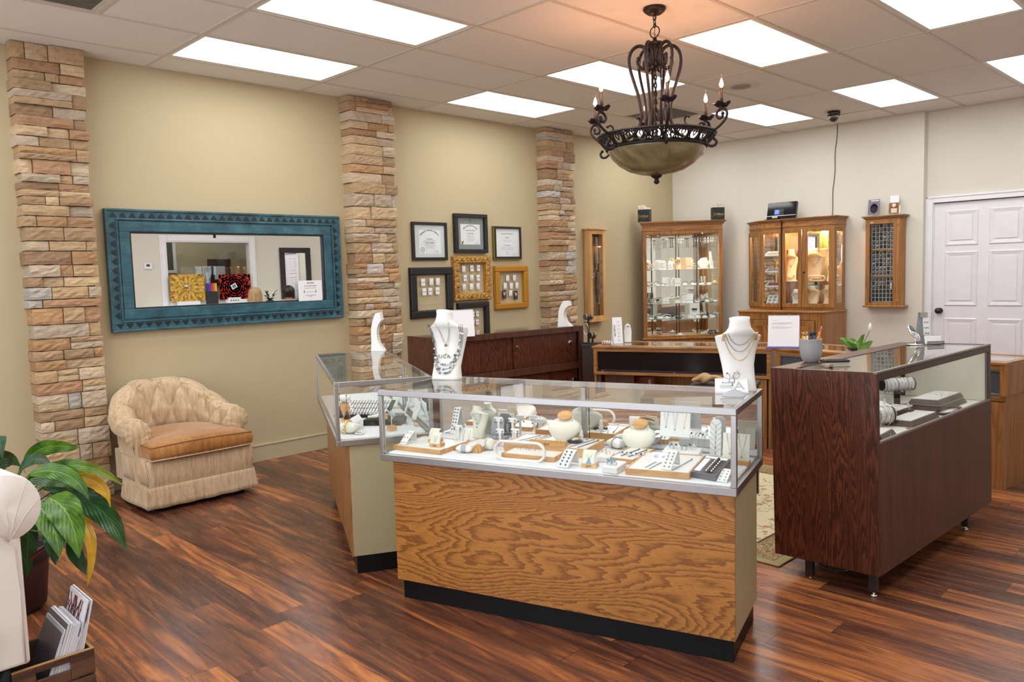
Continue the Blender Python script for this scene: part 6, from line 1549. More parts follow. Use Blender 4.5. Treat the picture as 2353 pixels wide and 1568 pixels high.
for k in range(70): a = rr.uniform(0, 2*PI); b.ball(T@Vector((-.027+.008*math.cos(a)*rr.random(), -.001, .115+.052*math.sin(a))), .0025, 5)
b.mk('bead_picture', o, GREYINK)
p = atz(1006, 776, .968)
o, T = tent('desk_calendar', 'white tent calendar with lilac edge behind the LUCA neck stand', (p.x+.10, p.y+.16, .9685), math.radians(60), .20, .215, .09, PAPER, ring=True)
p = atz(1427, 790, .812)
o = thing('earring_stand', 'white rounded earring stand behind the narrow tent card', 'earring stand', (p.x-.03, p.y+.14, .8125), A_RZ+.3)
B().prism([(-.03, 0), (.03, 0), (.034, .10), (.022, .155), (0, .17), (-.022, .155), (-.034, .10)], 0, .012, T=frameT((0, 0, 0), (1, 0, 0), (0, .12, 1))).mk('panel', o, LEATHER, bevel=.003); B().tube([(-.012, -.002, .14), (.0, -.006, .145), (.014, -.002, .138)], .003, 6).mk('hook', o, BLKP)
# --- dark T-bars on the pedestal
def tbar(lab, loc, rz, h, w_, r, m_, band, vertical=False, nb=5, bandm=None, grp=None, basew=.09, bc=None):
    o = thing('bracelet_stand', lab, 'bracelet stand', loc, rz, group=grp)
    B().box(-basew/2, basew/2, -.035, .035, 0, .008).mk('base', o, bc or m_, bevel=.002); B().box(-.008, .008, -.006, .006, .008, h-r*.5).mk('post', o, bc or m_)
    B().cyl((-w_/2, 0, h), (w_/2, 0, h), r, n=28).mk('roll', o, band); b = B()
    for s_ in (-1, 1): b.cyl((s_*w_/2, 0, h), (s_*(w_/2+.004), 0, h), r*1.02, n=28)
    b.mk('end_cap', o, bc or m_)
    for k in range(nb):
        x = -w_*.42+w_*.84*k/max(1, nb-1); qq = thing('bracelet', 'gold bracelet, %s on the %s' % (('left', 'right', 'third')[min(2, k)], lab.split(' at ')[0].split(' in front')[0]), 'bracelet', loc, rz, group='bracelets on stands') if nb < 10 else None
        bq = B(); bq.tube([(x+.003*math.sin(a*PI/6+k), (r+.0025)*math.cos(a*PI/6), h-.0015+(r+.003)*math.sin(a*PI/6)) for a in range(12)], .0022, 6, closed=True)
        for a in range(3): bq.ball((x, (r+.003)*math.cos(4.2+a*.3), h+(r+.003)*math.sin(4.2+a*.3)-.006), .0035, 7)
        bq.mk('links', qq, bandm or (SILVER if k % 2 == 0 else GOLD))
    return o
DKW = mat('espresso_wood', srgb(38, 18, 14), .3)
P0 = Vector((1.43, 3.10, .8155))
def pw(x, y, z=0): c, s_ = math.cos(A_RZ), math.sin(A_RZ); return (P0.x+x*c-y*s_, P0.y+x*s_+y*c, P0.z+z)
tbar('tall dark bracelet stand at the left of the low oak case', pw(.0, .10), A_RZ+.9, .235, .07, .024, BLKP, BLKP, nb=2, bandm=GOLD)
q = thing('bracelet', 'looped silver bracelet hanging on the tall dark bracelet stand', 'bracelet', pw(-.012, .07, .13), A_RZ); B().tube([(.022*math.cos(a*PI/10), 0, .05*math.sin(a*PI/10)) for a in range(20)], .003, 6, closed=True).mk('links', q, SILVER)
tbar('short dark bracelet stand in front of the tall one', pw(.055, .045), A_RZ+.9, .075, .045, .026, BLKP, BLKP, nb=2, bandm=GOLD, basew=.05)
p = atz(1388, 794, .812); o = thing('bracelet_roll', 'white and tan striped bracelet roll at the left end of the low oak case', 'bracelet roll', (p.x-.01, p.y+.06, .8125), A_RZ-.2)
B().cyl((-.045, 0, .018), (.045, 0, .018), .018, n=20).mk('roll', o, LEATHER)
for k in range(4): B().cyl((-.032+k*.022, 0, .018), (-.024+k*.022, 0, .018), .0195, n=20).mk('band', o, mat('tan_band', srgb(150, 92, 62), .5))
# --- front right: sign tent, rings, clip purse
p = atz(1684, 902, .959)
o = thing('counter_sign', 'small white sign with large grey letter A at the foot of the right neck stand', 'sign', (p.x, p.y-.01, .9595), F_RZ+.28)
B().wedge(-.062, .062, -.03, .03, 0, .008, .052).mk('block', o, PAPER, bevel=.001); sT = frameT((0, -.0305, .0085), (1, 0, 0), (0, .06, .044))
text('A', .062, o, mat('pale_letter', srgb(176, 180, 186), .5), sT@Tr(.028, .030, .0006)); text('ALLISON', .013, o, GREYINK, sT@Tr(-.012, .050, .0006)); b = B(); [b.box(-.045, .0, .020+k*.007, .0215+k*.007, .0004, .0008, T=sT) for k in range(3)]; b.mk('small_print', o, GREYINK)
def ringobj(lab, loc, rz, m_=SILVER, R=.0095, stone=None, grp=None, r=.0016, flat=False):
    o = thing('ring', lab, 'ring', loc, rz, group=grp); b = B(); torus(b, (0, 0, 0), R, r, 'z' if flat else 'y', 20, 6); b.mk('band', o, m_); B().ball((0, 0 if not flat else R, R+.002 if not flat else .003), .0042, 8).mk('stone', o, stone or MATS['bright_stone']); return o
w1 = loc2w((p.x, p.y-.01), F_RZ+.28, -.015, .018); ringobj('black-stone ring on the back edge of the letter A sign, left', (w1.x, w1.y, 1.022), F_RZ+.3, stone=GPEARL)
w1 = loc2w((p.x, p.y-.01), F_RZ+.28, .018, .022); ringobj('large silver ring on the back edge of the letter A sign, right', (w1.x, w1.y, 1.026), F_RZ+.6, R=.013, r=.003)
p = atz(1686, 915, .959)
o = thing('evening_clip', 'silver lens-shaped clip with small chain on the glass in front of the letter A sign', 'ornament', (p.x, p.y, .9595), F_RZ+.1)
B().prism([(-.045, .003), (-.03, .020), (0, .032), (.03, .024), (.046, .008), (.03, .0), (0, -.0), (-.03, .0)], -.004, .004, T=frameT((0, 0, .001), (1, 0, 0), (0, .25, 1))).mk('body', o, MSI, bevel=.002)
b = B(); torus(b, (-.006, .008, .040), .006, .0012, 'y', 12, 5); torus(b, (-.006, .010, .050), .007, .0016, 'x', 12, 5); torus(b, (-.008, .012, .064), .010, .002, 'y', 14, 5); b.mk('chain', o, MSI)
# ================================================================== things inside the foreground case
DK = DECK+.0004
def F(px, py, z=DK, ymax=.45):
    "deck position under a point of the photo, kept in front of the mirrored rear doors"
    for k in range(80):
        p = atz(px, py+k, z); dy = -(p.x-F_O[0])*math.sin(F_RZ)+(p.y-F_O[1])*math.cos(F_RZ)
        if dy <= ymax: break
    return p
TRAYN = [0]
def tray(lab, a, b_, c, h=.020, grp='blond wood display trays', m_=None, pad=None):
    A, Bv, C_ = F(*a), F(*b_), F(*c); ux = (Bv-A); w_ = ux.length; rz = math.atan2(ux.y, ux.x); d_ = (C_-Bv).dot(Vector((-math.sin(rz), math.cos(rz), 0)))
    o = thing('display_tray', lab, 'display tray', (A.x, A.y, DK), rz, group=grp); m_ = m_ or BLOND
    b = B(); t_ = .007; b.box(0, w_, 0, t_, 0, h).box(0, w_, d_-t_, d_, 0, h).box(0, t_, t_, d_-t_, 0, h).box(w_-t_, w_, t_, d_-t_, 0, h).box(t_, w_-t_, t_, d_-t_, 0, .004); b.mk('frame', o, m_, bevel=.001)
    B().box(t_, w_-t_, t_, d_-t_, .004, h-.002).mk('pad', o, pad or LEATHER); return o, w_, d_, rz, h
t1 = tray('blond tray at the far left front corner of the foreground case', (904, 1033), (1012, 1046), (1050, 1019))
t2 = tray('small blond tray right of the far left one', (1046, 1036), (1098, 1042), (1135, 1020))
t3 = tray('long central blond tray holding chains', (1158, 1036), (1347, 1053), (1392, 1029), h=.036)
t6 = tray('large blond tray at the right front of the foreground case', (1437, 1091), (1584, 1103), (1614, 1060), h=.024)
t7 = tray('blond tray under the white hoop rack', (1152, 1052), (1274, 1063), (1330, 1040))
t9 = tray('blond tray between the blue ring block and wood-topped bust', (1396, 1062), (1455, 1069), (1496, 1042))
def on(t, x, y, z=0):
    o, w_, d_, rz, h = t; v = loc2w((o.location.x, o.location.y), rz, x*w_, y*d_); return Vector((v.x, v.y, DK+h-.0015+z))
def chains(t, spec, lab):
    for k, (x0, y0, x1, y1, m_) in enumerate(spec):
        a, c = on(t, x0, y0), on(t, x1, y1)
        q = thing('bracelet', '%s, number %s from the left' % (lab, ('one', 'two', 'three', 'four', 'five', 'six', 'seven', 'eight')[k]), 'bracelet', a, 0, group=lab)
        d_ = c-a; B().tube([d_*f+Vector((0, 0, .0022)) for f in (0, .25, .5, .75, 1)], .0018, 6).ball(d_+Vector((0, 0, .0025)), .0035, 7).mk('chain', q, m_)
GM = mat('gunmetal', (.2, .22, .23), .25, .9)
chains(t3, [(.10, .15, .22, .9, MSI), (.17, .12, .30, .9, MSI), (.24, .1, .36, .9, MSI), (.70, .12, .82, .9, MSI), (.78, .1, .90, .9, MSI), (.88, .1, .96, .85, GM)], 'fine chains lying on the long central tray')
chains(t6, [(.28, .12, .42, .78, MSI), (.36, .06, .46, .55, MSI), (.72, .08, .86, .72, MSI)], 'fine chains lying on the large front right tray')
chains(t9, [(.35, .2, .5, .85, GM), (.65, .2, .8, .85, GM)], 'fine chains lying beside the blue ring block')
def ramp(lab, pos, rz, w_, l_, h, dots, dm, rows=5, cols=2, flip=1):
    "bent earring ramp: rises away from the viewer and curls over the top"
    o = thing('earring_ramp', lab, 'earring stand', pos, rz, group='white earring ramps')
    def fn(u, v):
        x = (u-.5)*w_
        if v < .75: f = v/.75; return x, l_*f*.62, h*(f**.9)+.0015
        f = (v-.75)/.25; return x, l_*(.62+.20*math.sin(f*PI*.5)+.0), h*(1-.0*f)+.004*math.sin(f*PI)-.9*h*(max(0, f-.5)*2)
    B().surf(fn, 6, 24, smooth=True).mk('panel', o, LEATHER, solid=.003)
    b = B()
    for r in range(rows):
        for c in range(cols):
            v = .10+.58*r/(rows-1 if rows > 1 else 1); u = .28+.44*c/(max(1, cols-1)); x, y, z = fn(u, v); b.ball((x, y-.003, z+.003), dots, 7)
    b.mk('studs', o, dm); return o
def F3(z=DK): pass
GS = mat('green_stone', srgb(70, 110, 104), .15, coat=.5); BS = mat('black_stone', (.02, .02, .025), .12)
ramp('white ramp with silver studs on the far left tray', on(t1, .13, .1), F_RZ-.05, .036, .10, .045, .003, MSI, 3)
ramp('tall white ramp with black studs beside the cream bust', F(1041, 986)+Vector((0, 0, .0)), F_RZ-.25, .040, .06, .125, .0035, BS, 7)
ramp('white ramp with green studs, front centre of the foreground case', F(1292, 1076), F_RZ-.15, .052, .10, .055, .0042, GS, 5)
ramp('white ramp with silver studs on the large front right tray', on(t6, .62, .08), F_RZ-.12, .042, .10, .055, .0038, MSI, 5)
ramp('low white ramp with studs at the right end, half behind the corner post', F(1658, 1109), F_RZ-.2, .038, .075, .032, .003, MSI, 4)
def pendant(lab, pos, rz, m_, stone=MSI, tri=False, s=1.):
    o = thing('pendant_stand', lab, 'pendant stand', pos, rz, group='cream pendant stands on wood blocks')
    B().wedge(-.028*s, .028*s, -.020*s, .022*s, 0, .014*s, .014*s).mk('wood_block', o, BLOND, bevel=.001)
    text('spark', .009*s, o, INK, frameT((0, -.0205*s, .007*s), (1, 0, 0), (0, 0, 1)))
    def fn(u, v): return (u-.5)*.05*s, (-.018+.030*v**1.3)*s, (.014+.045*math.sin(v*PI*.5))*s
    B().surf(fn, 6, 14).mk('curved_pad', o, CREAM, solid=.003*s)
    q = B().tube([(-.016*s, .008*s, .056*s), (-.006*s, -.010*s, .044*s), (.0, -.016*s, .032*s), (.008*s, -.010*s, .044*s), (.018*s, .008*s, .056*s)], .0008, 5).mk('chain', o, MSI)
    if tri: B().prism([(-.009*s, 0), (.009*s, 0), (0, .022*s)], -.002, .002, T=frameT((0, -.020*s, .016*s), (1, 0, 0), (0, .3, 1))).mk('pendant', o, stone, bevel=.001)
    else: B().ball((0, -.019*s, .028*s), .0048*s, 10).mk('pendant', o, stone)
TQ = mat('turquoise_opal', srgb(34, 128, 160), .1, coat=.6)
pendant('pendant stand with dark drop, behind its neighbour on the far left tray', on(t1, .50, .62), F_RZ+.05, CREAM)
pendant('pendant stand with round halo pendant on the far left tray', on(t1, .74, .30), F_RZ+.05, CREAM, SILVER)
pendant('pendant stand with turquoise triangle, front centre right', F(1356, 1073), F_RZ+.1, CREAM, TQ, True, 1.08)
def acryl(lab, pos, rz, w_, d_, h):
    o = thing('acrylic_riser', lab, 'acrylic riser', pos, rz, group='clear acrylic risers'); AC = glassmat('acrylic', (.97, .985, .99), 1.5)
    B().box(-w_/2, w_/2, -d_/2, d_/2, h-.003, h).mk('shelf', o, AC); B().box(-w_/2, -w_/2+.003, -d_/2, d_/2, 0, h-.003).mk('side', o, AC); B().box(w_/2-.003, w_/2, -d_/2, d_/2, 0, h-.003).mk('side', o, AC)
def easel(lab, pos, rz, w_, h, n_, pm=MSI, m_=LEATHER, base=None):
    o = thing('necklace_easel', lab, 'necklace stand', pos, rz, group='flat necklace easels')
    T = Rx(-.16); B().box(-w_/2, w_/2, 0, .004, .0 if not base else .014, h, T=T).mk('panel', o, m_, bevel=.001)
    B().box(-w_*.2, w_*.2, 0, .003, 0, h*.8, T=Tr(0, h*.34, 0)@Rx(.28)).mk('strut', o, m_)
    if base: B().box(-w_/2-.002, w_/2+.002, -.012, .022, 0, .015).mk('wood_base', o, BLOND, bevel=.001)
    for k in range(n_):
        x = (-.5+(k+.5)/n_)*w_*.9; zl = h*(.30 if k % 2 else .38)
        b = B().tube([T@Vector((x-w_*.3/n_, -.002, h*.97)), T@Vector((x, -.002, zl)), T@Vector((x+w_*.3/n_, -.002, h*.97))], .0009, 5); b.ball(T@Vector((x, -.003, zl-.006)), .0042, 8); b.mk('necklace', o, pm if k % 3 != 2 else GOLD)
    return o
easel('white easel with three fine necklaces behind the far left tray', on(t1, .88, .95, -.018), F_RZ+.02, .095, .075, 3)
w1 = loc2w(F_O, F_RZ, 1.215, .405, DK); acryl('clear riser under the tall pendant easel', w1, F_RZ, .16, .07, .078); easel('white easel with three pendants standing tall at the right rear', w1+Vector((0, -.01, .0785)), F_RZ+.02, .125, .120, 3)
easel('cream easel with fine chains on wood base near the right end', F(1690, 1067), F_RZ-.05, .105, .12, 2, m_=CREAM, base=1)
def tstand(lab, pos, rz, h, w_, base=None, drops=True, m_=LEATHER, hang=.03):
    o = thing('earring_stand', lab, 'earring stand', pos, rz, group='small white T-shaped earring stands')
    B().box(-.018, .018, -.015, .015, 0, .006 if base is None else .016).mk('base', o, base or m_, bevel=.001); B().box(-.005, .005, -.003, .003, .006, h).mk('post', o, m_)
    B().box(-w_/2, w_/2, -.005, .005, h-.004, h+.016).mk('cross_bar', o, m_, bevel=.002)
    if drops:
        b = B()
        for s_ in (-1, 1): b.ball((s_*w_*.36, -.007, h+.006), .0035, 7).tube([(s_*w_*.36, -.007, h+.006), (s_*w_*.36, -.009, h+.006-hang)], .001, 4).ball((s_*w_*.36, -.009, h+.004-hang), .004, 7)
        b.mk('drop_earrings', o, GM)
tstand('T-stand with round grey earrings left of the cream bust', F(1054, 1021), F_RZ, .072, .045, hang=.004)
tstand('T-stand with drop earrings left of the grey easel', F(1150, 1024), F_RZ, .060, .040)
tstand('taller T-stand just behind, with hoops', F(1147, 1006), F_RZ, .085, .045, hang=.01)
tstand('T-stand with long black drop earrings', F(1185, 1021), F_RZ, .055, .042, hang=.055)
tstand('tall clear-post T-stand with grey drops', F(1179, 1000), F_RZ, .085, .042, hang=.02)
# cream bust
W, H, D = .105, .150, .045; p = F(1098, 1005)
o = thing('necklace_stand', 'cream neck bust with three fine chains inside the foreground case', 'necklace stand', p, F_RZ-.1); loftbust(W, H, D, neckw=.36).mk('bust', o, CREAM)
for k, zl in enumerate((.095, .075, .058)): chain_on(p, F_RZ-.1, W, H, D, 'fine silver chain on the cream bust, %s' % ('highest', 'middle', 'lowest')[k], .03, H*.78, zl, 1.15, MSI, .0006, .003)
def collar(lab, pos, rz, s, chain=True, disk=BLOND, m_=CREAM, tilt=.5):
    o = thing('collar_bust', lab, 'necklace stand', pos, rz, group='rounded collar busts')
    T = Tr(0, 0, .0)
    prof = [(.016, 0), (.030, .004), (.052, .022), (.068, .046), (.073, .062), (.066, .076), (.046, .086), (.034, .094), (.031, .106)]
    b = B(); o0 = len(b.v); n = 36
    for (r, z) in prof:
        for j in range(n):
            a = 2*PI*j/n; y = r*math.sin(a)*.48; x = r*math.cos(a); lean = (z/.112)**1.2*.034; zz = z+.45*y*(z/.1)
            b.v.append(Vector((x*s, (y+lean-.012*(1 if z < .09 else 0))*s, zz*s)))
    for i in range(len(prof)-1):
        for j in range(n): j2 = (j+1) % n; b.f.append([i*n+j, i*n+j2, (i+1)*n+j2, (i+1)*n+j]); b.m.append(0); b.sm.append(True)
    b.f.append([j for j in range(n-1, -1, -1)]); b.m.append(0); b.sm.append(False); b.f.append([(len(prof)-1)*n+j for j in range(n)]); b.m.append(0); b.sm.append(False)
    b.mk('bust', o, m_)
    if disk: B().lathe([(.0001, .007), (.031*s, .006), (.034*s, .003), (.033*s, 0), (.0001, 0)], (0, 0, 0), 32, T=Tr(0, .022*s, .106*s)@Rx(.62), sy=.80).mk('wood_cap', o, disk)
    if chain: B().tube([(.036*s*math.cos(a), (.018-.036*abs(math.sin(a))**1.0*.8)*s, (.094-.042*math.sin(-a)**1.5)*s) for a in [-PI*k/20 for k in range(1, 20)]], .0011, 5).mk('chain', o, MSI)
    return o
collar('white collar bust with wood cap, centre of the foreground case', on(t3, .60, .60, .0), F_RZ+.12, 1.02)
collar('cream collar bust with wood cap and bar necklace, right of centre', F(1468, 1036), F_RZ+.0, 1.05)
# hoop rack (stadium ring)
p = on(t7, .40, -.06, -.019); L_ = .225
o = thing('hoop_rack', 'white stadium-shaped rack with hanging hoop earrings, front left of centre', 'earring stand', p, F_RZ+.03)
pts = []
for k in range(40):
    a = 2*PI*k/40; cx = (L_/2-.04)*(1 if math.cos(a) > 0 else -1); pts.append((cx+.040*math.cos(a), -.010+.022*(1-math.sin(a))*.0, .040+.038*math.sin(a)))
B().tube(pts, .006, 12, closed=True, flat=1.3).mk('rim', o, LEATHER)
b = B()
for k in range(8): x = -.075+k*.020+(.006 if k % 2 else 0); b.tube([(x+.004*math.sin(q), -.004, .066-.004*q) for q in range(6)], .0014, 5)
b.mk('earrings', o, MSI)
# back half-loop bracelet rack
# pillows and balls
def pillow(lab, pos, rz, s, bands, m_=LEATHER, bm=MSI, grp='bracelet pillows'):
    o = thing('bracelet_pillow', lab, 'bracelet pillow', pos, rz, group=grp)
    def fn(u, v, sg):
        x, y = (u*2-1), (v*2-1); t_ = ((1-x**2)*(1-y**2))**.4; return x*.045*s*(1-.12*(1-abs(y))), y*.028*s*(1-.1*(1-abs(x))), (.022+sg*.022*t_)*s
    b = B().surf(lambda u, v: fn(u, v, 1), 16, 12); b.surf(lambda u, v: fn(1-u, v, -1), 16, 12); b.mk('cushion', o, m_, weld=True)
    b = B()
    for k in range(bands):
        x = (-.012+.010*k)*s if bands > 1 else 0; b.tube([(x, .031*s*math.cos(a*PI/12), (.022+.0245*math.sin(a*PI/12))*s) for a in range(24)], .0016, 5, closed=True)
    if bands: b.mk('bangles', o, bm)
    return o
pillow('white pillow with silver bangles, front left of the foreground case', F(1070, 1040), F_RZ+.1, .85, 3)
pillow('white pillow with jewelled ring bracelet right of centre', F(1417, 1030), F_RZ-.5, 1.0, 1, bm=GM)
p = F(1126, 1034); o = thing('bangle_ball', 'round white ball holding a silver bangle, front left', 'bangle holder', p, F_RZ); B().ball((0, 0, .026), .026, 24).mk('ball', o, CREAM); b = B(); torus(b, (0, 0, 0), .027, .003, 'x', 24, 6); b.mk('bangle', o, SILVER, loc=(-.010, 0, .026))
p = F(1098, 1040); o = thing('wood_half_round', 'small blond half-round block beside the white ball', 'display block', p, F_RZ); B().cyl((0, -.008, .0), (0, .008, .0), .018, n=28).mk('half_disc', o, BLOND, loc=(0, 0, .018))
p = F(1095, 1041)
# cone and ring fingers
def finger(lab, pos, s, rz=0):
    o = thing('ring_finger', lab, 'ring holder', pos, rz, group='white ring fingers'); B().box(-.022*s, .022*s, -.012*s, .012*s, 0, .004*s).mk('base', o, LEATHER, bevel=.001)
    B().lathe([(.011*s, .004*s), (.009*s, .018*s), (.008*s, .034*s), (.006*s, .045*s), (.003*s, .050*s), (.0001, .051*s)], n=18).mk('finger', o, LEATHER); b = B()
    torus(b, (0, 0, .022*s), .0095*s, .0016*s, 'z', 18, 5); b.ball((0, -.011*s, .022*s), .0035*s, 7); b.mk('ring', o, SILVER)
finger('white ring finger on the long central tray', on(t3, .78, .72), 1.05, F_RZ)
p = F(1144, 1010); 
# grey easel with ledge
p = F(1143, 1004); o = thing('necklace_easel', 'grey rounded easel with ledge behind the T-stands', 'necklace stand', p, F_RZ-.05, group='flat necklace easels'); GY = mat('grey_suede', srgb(158, 162, 166), .7)
B().prism([(-.035, 0), (.035, 0), (.035, .075), (.02, .092), (-.02, .092), (-.032, .075)], 0, .004, T=frameT((0, 0, .014), (1, 0, 0), (0, .15, 1))).mk('panel', o, GY, bevel=.001); B().box(-.05, .055, -.03, .02, 0, .014).mk('ledge', o, GY, bevel=.002)
# ring boxes
def ringbox(lab, pos, rz, w_, d_, h, rings, m_=LEATHER, rm=SILVER, st=None, grp='white ring blocks'):
    o = thing('ring_block', lab, 'ring block', pos, rz, group=grp); B().wedge(-w_/2, w_/2, -d_/2, d_/2, 0, h*.85, h*1.1).mk('block', o, m_, bevel=.004, seg=3)
    rr = random.Random(len(lab))
    for k in range(rings):
        x = (-.36+.72*(k+.5)/rings)*w_; y = rr.uniform(-.25, .25)*d_; v = loc2w((pos.x, pos.y), rz, x, y)
        q = ringobj('ring %s on the %s' % (('farthest left', 'second', 'third', 'fourth', 'fifth', 'sixth', 'seventh')[k], lab.split(',')[0]), (v.x, v.y, pos.z+h*.98+.006), rz+rr.uniform(-.8, .8), rm if k % 3 else MSI, stone=(st[k % len(st)] if st else None), grp='rings on blocks')
    return o
ringbox('white block with stone rings, right rear of the large tray', F(1568, 1052), F_RZ+.05, .15, .075, .035, 6, st=[TQ, BS, MATS['bright_stone']])
ringbox('white block with blue cluster ring, front right of centre', F(1412, 1083), F_RZ-.12, .065, .085, .030, 2, st=[mat('pale_blue_stone', srgb(110, 160, 196), .1, coat=.5)])
BL = B(); rr = random.Random(8); p = F(1412, 1083); o = thing('brooch', 'pale blue cluster brooch lying on the front white block', 'brooch', (p.x-.01, p.y-.005, DK+.036), F_RZ)
for k in range(16): BL.ball((rr.uniform(-.018, .018), rr.uniform(-.014, .014), rr.uniform(.0, .010)), .0042, 7)
BL.mk('stones', o, MATS['pale_blue_stone'])
ringbox('white block with gold studs behind the turquoise pendant', F(1392, 1058), F_RZ+.1, .055, .075, .026, 2, rm=GOLD)
# card tent with studs
p = on(t6, .40, .50); o = thing('earring_card', 'white folded card with bow earrings on the large front right tray', 'earring card', p, F_RZ+.02)
B().box(-.034, .034, 0, .0015, 0, .045, T=Tr(0, -.018, 0)@Rx(-.7)).mk('front_flap', o, PAPER); B().box(-.034, .034, -.0015, 0, 0, .036, T=Tr(0, .035, 0)@Rx(.5)).mk('back_flap', o, PAPER)
b = B(); [b.ball((s_*.016+dx, -.004+.001, .020+dz), .0045, 7) for s_ in (-1, 1) for dx, dz in ((-.005, 0), (.005, 0), (0, .004))]; b.mk('earrings', o, SILVER)
# cylinder column with chains at right
p = F(1644, 1043); o = thing('necklace_easel', 'tall narrow white column with layered silver crosses near the right end', 'necklace stand', p, F_RZ-.02, group='flat necklace easels')
W_, H_ = .046, .150; T = Rx(-.12); B().prism([(-W_/2, 0), (W_/2, 0), (W_/2, H_-.012), (W_*.25, H_), (-W_*.25, H_), (-W_/2, H_-.012)], 0, .006, T=frameT((0, 0, 0), (1, 0, 0), (0, .12, 1))).mk('panel', o, LEATHER, bevel=.001)
for k in range(6):
    z = H_-.018-k*.021; b = B().tube([(-W_/2, -.002+z*.12-.006, z+.008), (0, z*.12-.010, z-.008), (W_/2, z*.12-.008, z+.008)], .0008, 5); b.box(-.0012, .0012, z*.12-.011, z*.12-.009, z-.022, z-.008).box(-.004, .004, z*.12-.011, z*.12-.009, z-.015, z-.0128); b.mk('cross_necklace', o, MSI)
# grey wedge tray with beaded rings
p = F(1633, 1095); o = thing('ring_tray', 'dark grey sloping tray with black bead rings at the right front', 'ring tray', p, F_RZ-.28); GD = mat('graphite_tray', srgb(84, 84, 88), .4)
B().wedge(-.052, .052, -.055, .055, 0, .022, .062).mk('wedge', o, GD, bevel=.001); T = frameT((0, -.0552, .0222), (1, 0, 0), (0, .11, .040))
B().box(-.042, -.018, .010, .095, .0004, .002, T=T).box(-.045, .045, .100, .112, .0004, .002, T=T).mk('white_inlay', o, PAPER); B().box(-.010, .046, .008, .096, .0002, .0012, T=T).mk('dark_well', o, BLKP)
for r in range(7):
    b = B(); [b.ball(T@Vector((x, .015+r*.0125, .006)), .0045, 8) for x in (.008, .028)]; b.mk('silver_beads', o, SILVER); B().ball(T@Vector((.018, .017+r*.0125, .008)), .0065, 8).mk('black_bead', o, BS)
# acrylic risers
# rear right boxes
# black bracelet at centre (bow) & beaded bracelet on t9
p = F(1453, 1056); q = thing('bracelet', 'curved silver bracelet with blue stones in front of the wood-capped bust', 'bracelet', (p.x, p.y, DK+.022), F_RZ); B().tube([(-.055+.11*k/12, -.012*math.sin(PI*k/12), .002) for k in range(13)], .0028, 6).mk('links', q, SILVER); b = B(); [b.ball((-.04+.02*k, -.012*math.sin(PI*(k*.16+.12)), .005), .004, 7) for k in range(5)]; b.mk('stones', q, MATS['navy_stone'])
p = on(t3, .52, .12); q = thing('display_block', 'blond block with gold bead border in the middle of the central tray', 'display block', p, F_RZ+.02); B().box(-.085, .085, -.016, .016, 0, .018).mk('block', q, BLOND, bevel=.001); b = B(); [b.ball((-.080+.0089*k, .0, .0205), .004, 7) for k in range(19)]; b.mk('gold_beads', q, GOLD); text('spark', .012, q, INK, frameT((0, -.0165, .009), (1, 0, 0), (0, 0, 1)))
p = on(t3, .74, .55); q = thing('display_block', 'dark walnut oval block beside the centre collar bust', 'display block', p, F_RZ); B().lathe([(.0001, 0), (.028, 0), (.028, .008), (.0001, .009)], n=28, sx=1.2).mk('block', q, DKW)
p = F(1145, 1040); q = thing('scarf_card', 'pink and lilac printed card lying flat beside the grey easel', 'card', F(1170, 1012), F_RZ+.2); B().box(-.05, .03, -.02, .02, 0, .002).mk('card', q, mat('pink_print', srgb(206, 150, 176), .5))
acryl('clear riser right of the cream collar bust', F(1518, 1037), F_RZ, .05, .05, .085)
# ================================================================== left case contents
def G(px, py, z=DK): return atz(px, py, z)
def GL(x, y): return loc2w(L_O, L_RZ, x, y, DK)
q = thing('bracelet_pillow', 'cream cushion with gold cuff at the front corner of the left case', 'bracelet pillow', GL(1.40, .075), L_RZ+.9); 
def pill2(o, s, m_):
    def fn(u, v, sg): x, y = (u*2-1), (v*2-1); t_ = ((1-x**2)*(1-y**2))**.4; return x*.05*s*(1-.12*(1-abs(y))), y*.030*s*(1-.1*(1-abs(x))), (.024+sg*.024*t_)*s
    b = B().surf(lambda u, v: fn(u, v, 1), 16, 12); b.surf(lambda u, v: fn(1-u, v, -1), 16, 12); b.mk('cushion', o, m_, weld=True)
pill2(q, 1.15, CREAM); B().tube([(-.005, .037*math.cos(a*PI/12), .0285+.031*math.sin(a*PI/12)) for a in range(24)], .005, 8, closed=True, flat=1.6).mk('gold_cuff', q, GOLD)
q = thing('bracelet', 'beaded silver bracelet beside the gold cuff cushion', 'bracelet', GL(1.452, .12), 0); beads(B(), [(.026*math.cos(a*PI/8), .018*math.sin(a*PI/8), .005) for a in range(17)], .0045, .008).mk('beads', q, SILVER)
for k, (x, y) in enumerate(((1.27, .045), (1.33, .075))):
    q = thing('tassel_earring', 'long black tassel earring, %s of the pair in the left case' % ('left and higher', 'right and lower')[k], 'earring', GL(x, y)+Vector((0, 0, .06)), L_RZ, group='black tassel earrings')
    B().tube([(0, 0, .12), (0, 0, .04)], .0012, 6).ball((0, 0, .12), .004, 7).ball((0, 0, .09), .003, 7).mk('chain', q, BLKP); B().lathe([(.0001, .045), (.004, .040), (.018, .0), (.0001, .0)], n=20).mk('tassel', q, BLKP)
q = thing('display_block', 'white stand holding the tassel earrings', 'display block', GL(1.22, .10), L_RZ); B().wedge(-.05, .11, -.05, .05, 0, .006, .055).mk('slope', q, MARBLE, bevel=.002)
q = thing('driftwood_stand', 'blond wood block with white shell and pearls in the left case', 'ornament', GL(1.05, .09), L_RZ+.3); B().box(-.02, .02, -.02, .02, 0, .10).mk('block', q, BLOND, bevel=.002); B().ball((0, 0, .125), .034, 16, sz=.6).mk('shell', q, mat('shell', (.75, .74, .70), .3)); b = B(); [b.ball((.028+.014*k, .01, .11-.012*k), .006, 8) for k in range(4)]; b.mk('pearls', q, PEARL)
